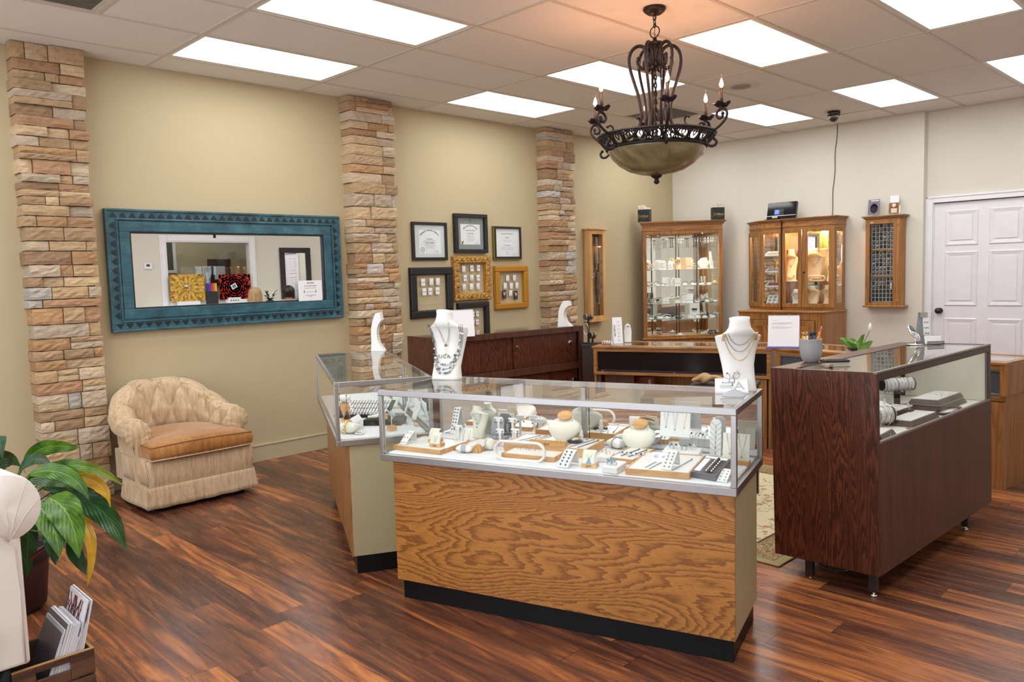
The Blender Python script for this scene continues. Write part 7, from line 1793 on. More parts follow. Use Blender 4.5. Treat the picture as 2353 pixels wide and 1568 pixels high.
q = thing('pearl_tray', 'black tray with many strands of grey and white pearls in the left case', 'display tray', GL(.93, .235), L_RZ+1.15); T = Tr(0, 0, .034)@Rx(.36)
B().box(-.18, .13, -.085, .085, 0, .012, T=T).mk('tray', q, BLACK, bevel=.002); B().box(-.16, .11, .05, .06, .0, .05).mk('support', q, BLACK)
for r in range(9):
    y = -.075+.018*r
    st_ = thing('pearl_strand', 'strand of %s pearls on the black tray, row %s from the front' % ('grey' if r % 2 else 'white', ('one', 'two', 'three', 'four', 'five', 'six', 'seven', 'eight', 'nine')[r]), 'necklace', q.location, L_RZ+1.15, group='pearl strands on the black tray')
    beads(B(), [T@Vector((-.165, y, .018)), T@Vector((.115, y, .018))], .0078, .0170).mk('pearls', st_, PEARL if r % 3 else mat('silver_pearl', (.5, .5, .53), .15, coat=.6))
    if r > 4: pass
q = thing('display_block', 'flat black box in front of the pearl tray in the left case', 'display block', GL(1.22, .28), L_RZ+1.15); B().box(-.10, .10, -.06, .06, 0, .030).mk('box', q, BLACK, bevel=.001)
b = B(); rr = random.Random(6)
q2 = thing('hand_stand', 'cream sculpted ring hand on a small wood block on the black box', 'ring holder', GL(1.23, .24)+Vector((0, 0, .0305)), L_RZ+1.3)
B().tube(spline([(-.05, 0, .010), (-.02, 0, .012), (.01, 0, .018), (.022, 0, .04), (.03, .0, .066)], 4), [.008]*4+[.011]*4+[.013]*4+[.011]*4+[.007], 12).tube([(.022, 0, .045), (.04, .0, .066)], [.008, .004], 10).mk('hand', q2, CREAM); B().box(.03, .055, -.02, .02, 0, .024).mk('block', q2, BLOND, bevel=.001)
q = thing('necklace', 'large pale baroque pearl necklace lying behind the ring hand', 'necklace', GL(1.17, .27)+Vector((0, 0, .031)), L_RZ+1.15); beads(B(), [(-.075+.15*k/14, .02*math.sin(k*.4), .010) for k in range(15)], .0095, .018).mk('pearls', q, MATS['silver_pearl'])
q = thing('necklace', 'grey crystal necklace coiled at the right of the black box', 'necklace', GL(1.20, .35)+Vector((0, 0, .031)), L_RZ+1.15); beads(B(), [(.035*math.cos(a*PI/10), .018*math.sin(a*PI/10), .008) for a in range(21)], .008, .015).mk('stones', q, GPEARL)
q = thing('jewellery_tree', 'small white wire tree on a blond wood block in the left case', 'jewellery tree', GL(1.42, .285), L_RZ+.1); B().box(-.03, .03, -.02, .02, 0, .022).mk('wood_block', q, BLOND, bevel=.001)
b = B().tube([(0, 0, .02), (0, 0, .10)], .0022, 6)
for k in range(6): a = k; b.tube([(0, 0, .05+.008*k), (.025*math.cos(a), .025*math.sin(a), .07+.008*k)], .0014, 5)
b.mk('wire', q, PAPER); beads(B(), [(-.028, -.010, .095), (.0, -.012, .088), (.028, -.01, .095)], .0025, .005).mk('beads', q, MSI)
for k, (x, y, s) in enumerate(((.62, .10, 1.2), (.80, .05, 1.0), (.95, .04, .8))):
    q = thing('shell_fan', 'cream ribbed shell at the back left of the left case, %s' % ('largest', 'middle', 'smallest')[k], 'shell', GL(x, y+.03), L_RZ+.8, group='cream shells')
    def sh(u, v, s=s): a = -1.2+2.4*u; r = .05*s*v*(1+.05*math.cos(u*40)); return r*math.sin(a), -.012*s*math.sin(PI*v), .005+r*math.cos(a)*.9
    B().surf(sh, 60, 8).mk('shell', q, CREAM, solid=.002)
for k, (x, y) in enumerate(((1.10, .40), (1.28, .42), (.75, .40))):
    q = thing('acrylic_stand', 'clear acrylic easel with necklace in the left case, %s' % ('middle one', 'nearest one', 'farthest one')[k], 'necklace stand', GL(x, y), L_RZ-.1+.3*k, group='clear acrylic easels')
    B().box(-.04, .04, 0, .003, 0, .13, T=Rx(-.35)).mk('panel', q, MATS['acrylic']); B().box(-.045, .045, -.05, .02, 0, .003).mk('foot', q, MATS['acrylic']); B().prism([(-.025, .02), (.025, .02), (.036, .09), (.02, .12), (-.02, .12), (-.036, .09)], .003, .006, T=frameT((0, 0, 0), (1, 0, 0), (0, .36, 1))).mk('neck_form', q, LEATHER)
    beads(B(), [(-.02, .038, .115), (-.008, .022, .08), (0, .018, .068), (.008, .022, .08), (.02, .038, .115)], .0028, .006).mk('necklace', q, PEARL)
q = thing('display_block', 'pinkish wood block on an acrylic easel foot in the left case', 'display block', GL(1.36, .42), L_RZ); B().box(-.03, .03, -.01, .01, 0, .014).mk('block', q, mat('pink_wood', srgb(206, 160, 136), .5), bevel=.001)
b = B(); q = thing('pearl_pile', 'loose white and gold pearls on the marble pad near the tassels', 'jewellery', GL(1.28, .13), L_RZ)
for k in range(22): b.ball((rr.uniform(-.06, .06), rr.uniform(-.02, .02), .006+rr.uniform(0, .004)), .0045, 7)
b.mk('pearls', q, PEARL); q['kind'] = 'stuff'; del q['category']; q['category'] = 'jewellery'
# ================================================================== right case contents
RZD = .105+.570
def RW(x, y, z=0):
    a = math.radians(-1.45); v = loc2w(R_O, R_RZ, x, y*math.cos(a)); return Vector((v.x, v.y, RZD+.0008-y*math.sin(-a)*-1*-1*0+y*math.sin(-a)*0+y*abs(math.sin(a))*-1*-1+z))
def RWz(y): return RZD+.001+y*math.sin(math.radians(1.45))*-1
def RP(x, y, z=0): v = loc2w(R_O, R_RZ, x, y); return Vector((v.x, v.y, .105+.570*math.cos(math.radians(1.45))+y*math.sin(math.radians(-1.45))+z+.0005)) if False else None
from mathutils import Euler
RM4 = Matrix.Translation((R_O[0], R_O[1], .105)) @ Euler((math.radians(-1.45), 0, R_RZ)).to_matrix().to_4x4()
def RC_(x, y, z=.0): return RM4 @ Vector((x, y, .5705+z))
def rthing(name, lab, cat, x, y, rz, group=None, z=0): p = RC_(x, y, z); return thing(name, lab, cat, p, 0, group, rot=(math.radians(-1.45), 0, R_RZ+rz))
VW = mat('veined_walnut', srgb(58, 36, 30), .25, coat=.3, noise=.25)
def plaque(lab, x, y, rz, w_, d_, h, z=0, n=6):
    o = rthing('jewellery_plaque', lab, 'display tray', x, y, rz, 'dark wood plaques with white pads', z); B().frustum(-w_/2, w_/2, -d_/2, d_/2, 0, h, .012).mk('wood_base', o, VW, bevel=.001); B().box(-w_/2+.016, w_/2-.016, -d_/2+.016, d_/2-.016, h, h+.005).mk('pad', o, LEATHER, bevel=.001)
    b = B(); rr = random.Random(int(x*99))
    for k in range(n): b.ball((rr.uniform(-w_*.34, w_*.34), rr.uniform(-d_*.3, d_*.3), h+.007), .004, 7)
    if n: b.mk('earrings', o, SILVER)
    return o
plaque('long dark plaque with empty white pad in the middle of the right case', .66, .10, 0, .34, .13, .026, n=0)
plaque('rounded dark plaque with coral brooch at the near end of the right case', .20, .10, .1, .20, .14, .022, n=0)
q = rthing('brooch', 'coral and copper brooch on the nearest plaque of the right case', 'brooch', .19, .09, 0, None, .0275); b = B(); rr = random.Random(3)
for k in range(14): b.ball((rr.uniform(-.03, .03), rr.uniform(-.012, .012), .003), .0055, 7)
b.mk('stones', q, mat('coral', srgb(196, 110, 74), .3))
plaque('large dark plaque with rows of earrings at the far end, upper of two', 1.18, .17, 0, .36, .16, .024, z=.0315, n=14); plaque('dark plaque beneath the large one with earrings at the far end', 1.19, .17, 0, .38, .18, .024, n=0)
plaque('smaller dark plaque with earrings, second from the far end', .84, .25, 0, .22, .13, .030, n=8)
q = rthing('display_tray', 'oval dark tray in front of the stacked plaques', 'display tray', 1.02, .055, 0); B().lathe([(.06, 0), (.085, .010), (.082, .013), (.06, .006), (.0001, .006)], n=36, sx=1.6, sy=.55).mk('tray', q, VW); B().lathe([(.06, .0065), (.0001, .0075)], n=30, sx=1.6, sy=.5).mk('pad', q, LEATHER)
q = rthing('card', 'orange-brown card lying on the deck of the right case', 'card', .52, .035, 0); B().box(-.07, .06, -.02, .02, 0, .002).mk('card', q, mat('rust_card', srgb(176, 92, 50), .5))
def rblock(lab, x, y, rz, s, tall=False):
    o = rthing('ring_block', lab, 'ring block', x, y, rz, 'ring blocks of the right case'); B().box(-.04*s, .04*s, -.035*s, .035*s, 0, .014*s).mk('wood_base', o, VW, bevel=.001)
    if tall: B().wedge(-.036*s, .036*s, -.032*s, .032*s, .014*s, .055*s, .080*s).mk('block', o, LEATHER, bevel=.004)
    else: B().frustum(-.034*s, .034*s, -.030*s, .030*s, .014*s, .05*s, .006).mk('block', o, VW if s < .9 else LEATHER, bevel=.001)
    b = B(); torus(b, (0, -.002, (.072 if tall else .055)*s+.006), .010, .002, 'y', 18, 6); b.ball((0, -.002, (.072 if tall else .055)*s+.018), .005, 8); b.mk('ring', o, SILVER)
rblock('white ring block with wood foot beside the near bracelet roll', .57, .20, -.1, 1.25, True); rblock('small dark ring block with gold solitaire', .76, .16, 0, .85); rblock('white ring block at the very near end behind the frame', .28, .25, 0, 1.1, True)
def rroll(lab, x, y, rz, h, w_, r, nb, base=True):
    o = rthing('bracelet_stand', lab, 'bracelet stand', x, y, rz, 'bracelet rolls of the right case')
    if base: B().box(-.075, .075, -.035, .035, 0, .010).mk('base', o, DKW, bevel=.002); B().box(-.014, .014, -.008, .008, .010, h-r*.6).mk('post', o, DKW)
    B().cyl((-w_/2, 0, h), (w_/2, 0, h), r, n=30).mk('roll', o, LEATHER); B().cyl((-w_/2-.006, 0, h), (-w_/2, 0, h), r*1.04, n=30).mk('end_cap', o, DKW); B().cyl((w_/2, 0, h), (w_/2+.006, 0, h), r*1.04, n=30).mk('end_cap', o, DKW)
    for k in range(nb):
        x_ = -w_*.42+w_*.84*k/(nb-1); p = RC_(x, y)
        q = rthing('bracelet', 'silver bracelet around the %s' % lab.split(' on a ')[0].split(' lying')[0], 'bracelet', x, y, rz, 'bracelets around the '+lab); b = B(); b.tube([(x_+.003*math.sin(a*PI/6+k), (r+.002)*math.cos(a*PI/9), h-.002+(r+.0035)*math.sin(a*PI/9)) for a in range(18)], .0024+.0012*(k % 2), 6, closed=True); b.ball((x_, -.004, h-r-.010), .004, 7); b.mk('links', q, SILVER if k % 3 else MSI)
rroll('long bracelet roll on a dark pedestal at the far end of the right case', 1.06, .33, -.70, .125, .165, .034, 8); rroll('low bracelet roll lying near the end panel of the right case', .44, .20, -.70, .052, .17, .040, 6, base=False)
q = rthing('ring_block', 'white foot under the low bracelet roll', 'ring block', .44, .20, 0); B().box(-.05, .05, -.03, .03, 0, .014).mk('block', q, LEATHER)
q = rthing('earring_stand', 'white T-shaped stand with hoop earrings in the middle of the right case', 'earring stand', .80, .33, .3); B().box(-.01, .01, -.006, .006, 0, .10).box(-.03, .03, -.006, .006, .10, .118).box(-.03, .03, -.02, .02, 0, .006).mk('stand', q, LEATHER, bevel=.001); b = B(); [torus(b, (s_*.022, -.009, .085), .009, .0015, 'y', 16, 5) for s_ in (-1, 1)]; b.mk('hoops', q, SILVER)
q = rthing('necklace_stand', 'grey and white small neck form near the end panel of the right case', 'necklace stand', .46, .35, -.5); loftbust(.10, .115, .05, neckw=.5, b=B()).mk('bust', q, LEATHER); B().wedge(-.06, .06, -.05, .02, 0, .02, .04).mk('slope', q, GY)
# ---- on top of the right case
RTZ = RT-.0015
def rtop(name, lab, cat, x, y, rz): p = RM4 @ Vector((x, y, RT+.0012)); return thing(name, lab, cat, p, 0, rot=(math.radians(-1.45), 0, R_RZ+rz))
def rl(px, py):
    "local coordinates on the top of the right case"
    inv = RM4.inverted(); o_ = inv @ CAM; d = inv.to_3x3() @ ray(px, py); t_ = (RT+.001-o_.z)/d.z; return o_+d*t_
c = rl(1864, 832); o = rtop('pen_cup', 'grey textured ceramic cup full of pens on the rosewood case', 'pen cup', c.x, c.y, 0); o.scale = (1.16, 1.16, 1.1)
CER = mat('grey_ceramic', srgb(168, 168, 170), .6); t = NT(CER); vv = t.add('ShaderNodeTexWave'); t.link(t.coord((40, 40, 60), rot=(0, .7, .3)), vv.inputs[0]); vv.inputs['Distortion'].default_value = 3; t.bump(vv.outputs['Fac'], .5, .003)
B().lathe([(.0001, .002), (.028, .0), (.030, .003), (.038, .014), (.0445, .040), (.046, .070), (.0445, .098), (.0455, .102), (.043, .103), (.0415, .098), (.042, .06), (.036, .012), (.0001, .008)], n=44).mk('cup', o, CER)
pens = [((-.02, -.01), (-.05, -.015), .15, .0038, srgb(214, 130, 50), 'orange pen leaning left'), ((-.012, .01), (-.033, .01), .145, .006, srgb(238, 190, 30), 'yellow marker at the left'), ((-.01, -.012), (-.022, -.005), .148, .005, srgb(190, 190, 196), 'silver pen with round clip'), ((0, .0), (-.012, -.012), .12, .005, srgb(30, 30, 34), 'black pen low at the left'),
        ((.006, .012), (.004, .016), .145, .006, srgb(34, 36, 44), 'black marker in the middle'), ((.012, -.004), (.016, .01), .15, .006, srgb(44, 48, 60), 'dark blue-black pen'), ((.016, .006), (.026, .014), .15, .005, srgb(60, 62, 70), 'charcoal pen'), ((.006, -.016), (.045, -.02), .175, .0045, srgb(196, 96, 40), 'brown pencil leaning right, the longest'), ((.02, -.012), (.036, -.015), .145, .007, srgb(244, 176, 20), 'yellow highlighter at the right')]
for k, (b0, t0, h, r, c_, nm) in enumerate(pens):
    T = RM4 @ Vector((c.x, c.y, RT+.0012)); q = thing('pen', nm+' in the grey ceramic cup', 'pen', T, 0, 'pens in the ceramic cup', rot=(math.radians(-1.45), 0, R_RZ-math.radians(47)))
    a_ = Vector((b0[0], b0[1], .012)); e_ = Vector((t0[0], t0[1], h)); B().cyl(a_, a_.lerp(e_, .86), r, n=10).mk('barrel', q, mat('pen_%d' % k, c_, .35, noise=0)); B().cyl(a_.lerp(e_, .86), e_, r*.95, r*.5 if k in (0, 7) else r*.9, n=10).mk('cap', q, mat('pen_cap_%d' % k, tuple(x*.6 for x in c_) if k != 7 else (.6, .2, .2), .35, noise=0))
c = rl(1918, 835); o = rtop('calculator', 'flat black and silver calculator lying on the rosewood case beside the cup', 'calculator', c.x, c.y, math.radians(-43))
B().box(-.058, .058, -.032, .032, .0, .006).mk('case', o, SILVER, bevel=.002); B().box(-.060, .060, -.034, .034, .007, .016).mk('cover', o, BLKP, bevel=.003); b = B(); [b.box(-.05+.018*i, -.037+.018*i, -.026+.014*j, -.017+.014*j, .016, .0185) for i in range(6) for j in range(4)]; b.mk('keys', o, mat('dark_keys', (.04, .04, .045), .4))
c = rl(2104, 792); o = rtop('vanity_mirror', 'chrome magnifying mirror on a foot on the rosewood case', 'mirror', c.x, c.y, math.radians(-50))
b = B(); b.lathe([(.0001, .006), (.045, .004), (.05, .0), (.0001, 0)], n=36); b.mk('foot', o, CHROME); b = B(); b.tube([(0, 0, .004), (0, .01, .03), (.0, .02, .045)], .004, 8); torus(b, (0, 0, 0), .001, .001, 'y', 6, 4); b.mk('arm', o, CHROME)
T = Tr(-.01, .0, .066)@Rz(.95)@Rx(-.55); b = B(); n_ = 40; pts = [T@Vector((.050*math.cos(2*PI*k/n_), 0, .050*math.sin(2*PI*k/n_))) for k in range(n_)]; b.tube(pts, .005, 8, closed=True); b.mk('rim', o, CHROME); B().tube([T@Vector((0, -.003, 0)), T@Vector((0, .003, 0))], .047, 40).mk('glass', o, MIRROR)
c = rl(2118, 789); o = rtop('earring_display', 'tall folded grey strip card with printed earrings behind the chrome mirror', 'earring stand', c.x+.02, c.y, math.radians(-42))
B().box(-.018, .018, 0, .002, 0, .155, T=Tr(.012, -.025, 0)@Rx(-.13)).mk('front_panel', o, PAPER); B().box(-.026, .026, -.002, 0, 0, .17, T=Tr(-.012, .03, 0)@Rx(.16)@Ry(.06)).mk('back_panel', o, GY); B().box(-.024, .020, -.014, .012, .150, .178).mk('top_label', o, MSI, bevel=.001)
b = B(); T = Tr(.012, -.0265, 0)@Rx(-.13)
for r in range(4):
    for k in range(3): b.box(-.012+.010*k, -.009+.010*k, -.0008, 0, .02+.032*r, .03+.032*r, T=T)
b.mk('print', o, INK)
c = rl(2146, 792); o = rtop('card_holder', 'black mesh business card holder with white cards on the rosewood case', 'card holder', c.x, c.y, math.radians(-43)); b = B()
for (y, z0, z1) in ((-.020, 0, .018), (.026, 0, .050)):
    n_ = 14; [b.box(-.046+.092*k/n_-.0007, -.046+.092*k/n_+.0007, y-.0007, y+.0007, z0, z1) for k in range(n_+1)]; [b.box(-.046, .046, y-.0007, y+.0007, z0+(z1-z0)*k/5-.0007, z0+(z1-z0)*k/5+.0007) for k in range(6)]
for x in (-.046, .046): b.tube([(x, -.020, .018), (x, -.020, .001), (x, .026, .001), (x, .026, .050)], .0018, 6)
b.tube([(-.046, -.02, .018), (.046, -.02, .018)], .0018, 6).tube([(-.046, .026, .05), (.046, .026, .05)], .0018, 6).box(-.046, .046, -.02, .026, 0, .001); b.mk('mesh', o, BLKP)
B().box(-.043, .043, -.002, .010, .003, .052, T=Rx(-.25)).mk('cards', o, PAPER); 
# second peace lily behind the right case
PC = Vector((4.02, 3.30, 0)); P2 = atz(1962, 810, .80); o = thing('potted_plant', 'small peace lily with one white bud behind the rosewood case', 'potted plant', (P2.x, P2.y, .813), 0); PC2 = Vector((P2.x, P2.y, .813)); PC = Vector((P2.x, P2.y, 0))
B().lathe([(.035, .0), (.05, .02), (.052, .025), (.0001, .024)], n=24).mk('pot', o, POT)
M_leafb = leafmat('bright_lily_leaf', srgb(88, 136, 50), srgb(124, 170, 70), srgb(160, 196, 110))
L2_ = [((1972, 806), (1962, 795), (1942, 790), (1928, 782)), ((1968, 808), (1950, 800), (1945, 775), (1928, 778)), ((1972, 806), (1968, 790), (1962, 778), (1945, 784)), ((1974, 806), (1972, 790), (1978, 775), (1988, 768)), ((1976, 806), (1984, 796), (1996, 790), (2006, 784)), ((1972, 806), (1974, 795), (1970, 784), (1962, 790))]
for k, pp in enumerate(L2_):
    pts = [pl(x, y, .0+.01*k)-PC2 for x, y in pp]; dd_ = pts[-1]-pts[0]; leaf('leaf', pts, .030 if k in (3, 4) else .022, M_leafb, o, 0, .05, side=(dd_.cross(vdir)).normalized())
s0, s1 = pl(1976, 804, 0)-PC2, pl(1998, 762, 0)-PC2; B().tube([s0, s0.lerp(s1, .5), s1], .0022, 6).mk('stem', o, MATS['stem_green']); 
d_ = (pl(2000, 742, 0)-PC2)-s1; B().tube([s1, s1+d_*.3, s1+d_*.6, s1+d_*.9, s1+d_], [.004, .013, .012, .006, .001], 12).mk('white_bud', o, mat('bud_white', (.8, .8, .76), .5))
# ---- driftwood on a dark work table in the staff area
p = atz(1616, 888, .74); o = thing('work_table', 'low dark work table half hidden behind the foreground case', 'table', (p.x-.02, p.y+.16, 0), A_RZ)
B().box(-.14, .25, -.10, .22, .71, .735).mk('table_top', o, mat('dark_felt_top', (.03, .02, .018), .8), bevel=.003)
for (x, y) in ((-.11, -.07), (.22, -.07), (-.11, .19), (.22, .19)): B().box(x-.02, x+.02, y-.02, y+.02, .0125, .71).mk('leg', o, DKW)
o = thing('driftwood', 'pale gnarled driftwood piece lying on the dark work table', 'ornament', (p.x+.03, p.y+.12, .736), A_RZ); DW = mat('driftwood', srgb(204, 168, 116), .85, noise=.3); t = NT(DW); t.bump(t.noise(t.coord((3, 9, 9)), 12, 4, .6, 1), .9, .02)
def dw(u, v): a = v*2*PI; x = -.16+.30*u; r = (.030+.012*math.sin(u*9)+.008*math.sin(u*23+v*12))*math.sin(PI*min(1, u*1.02+.02))**.5; return x, r*1.6*math.cos(a)+.02*math.sin(u*6), .026+r*.85*math.sin(a)+.012*math.sin(u*4)
B().surf(dw, 50, 24).mk('driftwood', o, DW, weld=True)
# red leather case below
v = loc2w(A_O, A_RZ, .36, .22); o = thing('leather_case', 'red-brown leather case with brass latches below the low oak case', 'case', (v.x, v.y, .30), A_RZ); RL_ = mat('red_leather', srgb(112, 42, 24), .35)
B().box(-.10, .13, -.05, .05, 0, .235).mk('body', o, RL_, bevel=.012, seg=3); b = B(); [b.box(x-.012, x+.012, -.056, -.05, .17, .21).cyl((x, -.058, .185), (x, -.05, .185), .008, n=12) for x in (-.06, .09)]; b.mk('latch', o, SILVER); B().tube(spline([(-.02, -.05, .236), (-.015, -.05, .25), (.045, -.05, .25), (.05, -.05, .236)], 4), .004, 6).mk('handle', o, RL_)
o = thing('storage_box', 'dark storage box under the red leather case', 'box', (v.x, v.y, 0), A_RZ); B().box(-.14, .16, -.07, .08, 0, .299).mk('box', o, WALP, bevel=.002)
# ================================================================== contents of the corner cabinet
C_GRP = 'jewellery shown in the corner cabinet'
def cabp(cx, y_in, z):
    "x on the shelf from the crop column, depth behind the glass"
    px = 1480+cx/6.272; A_ = CC + Vector((-math.sin(C_RZ)*y_in, math.cos(C_RZ)*y_in, 0)); d = ray(px, 640); n = Vector((-math.sin(C_RZ), math.cos(C_RZ), 0)); t_ = (A_-CAM).dot(n)/d.dot(n); q = CAM+d*t_; return Vector((q.x, q.y, z+.0006))
def c_thing(nm, lab, cat, cx, z, y_in=.12, rz=0): return thing(nm, lab, cat, cabp(cx, y_in, z), C_RZ+rz)
PEACH = mat('peach_suede', srgb(230, 196, 160), .6)
def c_bust(lab, cx, z, w_, h, m_, y_in=.14):
    o = c_thing('necklace_stand', lab, 'necklace stand', cx, z, y_in); loftbust(w_, h, w_*.42, neckw=.42).mk('bust', o, m_); B().tube(drape(w_, h, w_*.42, h*.78, h*.5, w_*.3, 14), .0014, 5).mk('chain', o, MSI)
S1, S2, S3, S4, S5 = .838, 1.036, 1.247, 1.45, 1.724
c_bust('peach neck stand on the fourth shelf of the corner cabinet', 492, S4, .095, .145, PEACH)
c_bust('small cream neck stand on the second shelf of the corner cabinet', 482, S2, .092, .085, CREAM)
o = c_thing('necklace_stand', 'wide white collar bust on the fourth shelf of the corner cabinet', 'necklace stand', 858, S4); B().prism([(-.035, 0), (.035, 0), (.066, .055), (.070, .085), (.045, .115), (.022, .135), (-.022, .135), (-.045, .115), (-.070, .085), (-.066, .055)], -.012, .012, T=frameT((0, 0, 0), (1, 0, 0), (0, .15, 1))).mk('bust', o, mat('ivory_white', (.85, .84, .80), .4), bevel=.009, seg=3); B().tube([(-.02, -.006, .12), (-.01, -.01, .08), (0, -.012, .07), (.01, -.01, .08), (.02, -.006, .12)], .0016, 5).mk('chain', o, MSI)  # bust in one even ivory white
def c_card(lab, cx, z, w_, h, m_=PAPER, pr=3, y_in=.13, pm=GREYINK, rz=0, cat='earring card', nm='jewellery_card'):
    o = c_thing(nm, lab, cat, cx, z, y_in, rz); T = Rx(-.12); B().box(-w_/2, w_/2, 0, .006, 0, h, T=T).mk('card', o, m_, bevel=.001); b = B()
    for k in range(pr): [b.box(-w_*.32+w_*.26*i, -w_*.18+w_*.26*i, -.001, 0, h*(.25+.6*k/pr), h*(.25+.6*k/pr)+.008, T=T) for i in range(3 if k % 2 == 0 else 2)]
    if pr: b.mk('print', o, pm)
    o2 = B().box(-w_/2, w_/2, -.005, .03, 0, .004).mk('foot', o, m_); return o
c_card('white card with grey printed jewels on the fourth shelf, left', 262, S4, .085, .115); c_card('small photo card on the fourth shelf beside the white card', 385, S4, .06, .095, pr=2, pm=mat('photo_brown', srgb(110, 80, 70), .5)); c_card('tan framed pendant card on the fourth shelf, right of the peach stand', 650, S4, .075, .145, PEACH, 1)
c_card('tall narrow white earring strip at the far right of the fourth shelf', 980, S4, .055, .215, pr=4, pm=MSI)
c_card('white pendant card on the third shelf, left', 312, S3, .075, .110, pr=1); c_card('white pendant card on the third shelf, middle', 482, S3, .075, .100, pr=1); c_card('white square earring card on the second shelf, left', 315, S2, .075, .070, pr=1); c_card('clear card stack on the second shelf, middle', 572, S2, .045, .095, pr=3); c_card('tall white card with chain on the second shelf, middle right', 655, S2, .08, .11, pr=1)
c_card('white tent sign with navy logo block on the lowest shelf', 728, S1, .125, .19, pr=0, y_in=.18, nm='tent_sign', cat='sign'); w1 = cabp(728, .172, S1+.10); q = COL.objects.get('tent_sign'); B().box(-.035, .03, -.002, 0, .10, .125, T=Rx(-.12)).mk('navy_logo', q, mat('navy_block', srgb(30, 44, 84), .5)); B().box(-.028, .022, -.002, 0, .085, .09, T=Rx(-.12)).mk('caption', q, GREYINK)
def c_bracelet(lab, cx, z, r, m_=SILVER, y_in=.10, pill=True, pm=None):
    o = c_thing('bracelet_pillow', lab, 'bracelet pillow', cx, z, y_in, .0); 
    if pill: B().lathe([(.0001, 0), (r*.8, .004), (r*.95, r*.35), (r*.6, r*.7), (.0001, r*.78)], n=20, sy=.7).mk('cushion', o, pm or LEATHER)
    B().tube([(r*math.cos(a*PI/10), r*.25*math.sin(a*PI/10), r*.70+r*.55*math.sin(a*PI/10)) for a in range(20)], r*.09, 6, closed=True).mk('bracelet', o, m_)
for k, (cx, z, r, m_, pm, nm) in enumerate(((85, S1, .040, SILVER, None, 'first on the lowest shelf'), (228, S1, .048, GM, None, 'second on the lowest shelf'), (322, S1, .050, SILVER, None, 'third on the lowest shelf'), (488, S1, .044, BLKP, BLKP, 'black one on the lowest shelf'), (668, S1, .042, SILVER, None, 'right of the black one on the lowest shelf'), (772, S1, .042, GM, None, 'right of centre on the lowest shelf'), (872, S1, .042, BLKP, None, 'second from the right on the lowest shelf'), (982, S1, .042, GM, None, 'rightmost on the lowest shelf'),
    (712, S3, .040, GPEARL, None, 'left of the pair on the third shelf'), (828, S3, .040, GPEARL, None, 'right of the pair on the third shelf'), (585, S3, .034, GM, CREAM, 'beside the middle card on the third shelf'), (935, S3, .028, SILVER, None, 'small one near the right of the third shelf'), (190, S3, .034, SILVER, None, 'at the left of the third shelf'), (268, S3, .030, GM, None, 'by the left card on the third shelf'),
    (765, S2, .032, SILVER, None, 'right of the tall card on the second shelf'), (840, S2, .034, BLKP, BLKP, 'black one on the second shelf'), (905, S2, .036, BLKP, None, 'second from the right on the second shelf'), (965, S2, .036, SILVER, GY, 'grey one on the second shelf'), (1035, S2, .036, SILVER, None, 'rightmost on the second shelf'))):
    c_bracelet('bracelet cushion %s of the corner cabinet' % nm, cx, z, r, m_, pm=pm)
def c_stand(lab, cx, z, h, w_, m_, y_in=.12):
    o = c_thing('earring_stand', lab, 'earring stand', cx, z, y_in); B().box(-w_*.2, -w_*.1, -.004, .004, 0, h).box(w_*.1, w_*.2, -.004, .004, 0, h).box(-w_/2, w_/2, -.006, .006, h-.006, h+.006).box(-w_*.4, w_*.4, -.02, .02, 0, .006).mk('stand', o, m_); b = B(); [b.tube([(x, -.008, h), (x, -.009, h*.6)], .0014, 4).ball((x, -.009, h*.58), .006, 7) for x in (-w_*.4, 0, w_*.4)]; b.mk('earrings', o, SILVER)
ACR = MATS['acrylic']
for (cx, h, m_, nm) in ((195, .075, ACR, 'clear, far left'), (285, .085, ACR, 'clear, left'), (400, .115, BLKP, 'black, left of centre'), (500, .10, ACR, 'clear, centre left'), (575, .10, ACR, 'clear, centre'), (735, .12, BLKP, 'black, right of centre'), (850, .11, ACR, 'clear, right'), (960, .105, ACR, 'clear, far right')): c_stand('earring stand on the top shelf of the corner cabinet, %s' % nm, cx, S5, h, .075, m_)
o = c_thing('earring_horn', 'white horn-shaped earring stand on the third shelf', 'earring stand', 395, S3); b = B(); [b.tube(spline([(s_*.004, 0, 0), (s_*.008, 0, .06), (s_*.025, 0, .10), (s_*.042, 0, .095)], 5), [.010]*5+[.008]*5+[.006]*5+[.004], 10) for s_ in (-1, 1)]; b.mk('horns', o, LEATHER)
o = c_thing('antler_stand', 'gold antler ring stand at the right of the third shelf', 'ring holder', 1010, S3); b = B().ball((0, 0, .03), .032, 14, sz=.8); [b.tube(spline([(s_*.004, 0, .05), (s_*.022, 0, .085), (s_*.012, 0, .11), (s_*.032, 0, .125)], 4), .005, 8) for s_ in (-1, 1)]; b.mk('antlers', o, mat('pale_gold_resin', srgb(224, 196, 120), .35))
for (cx, z, s, nm) in ((90, S4, 1.3, 'left end of the fourth shelf'), (125, S2, 1.1, 'left end of the second shelf'), (90, S3, .8, 'left end of the third shelf')):
    o = c_thing('flower_ornament', 'pale flower ornament at the '+nm, 'ornament', cx, z); b = B(); rr = random.Random(cx)
    for k in range(12): b.ball((rr.uniform(-.03, .03)*s, rr.uniform(-.015, .015), .012+rr.uniform(0, .06)*s), .011*s, 8, sz=.7)
    b.mk('petals', o, mat('dusty_pink', srgb(206, 176, 160), .5)); B().lathe([(.02*s, 0), (.03*s, .012)], n=16).mk('dish', o, LEATHER)
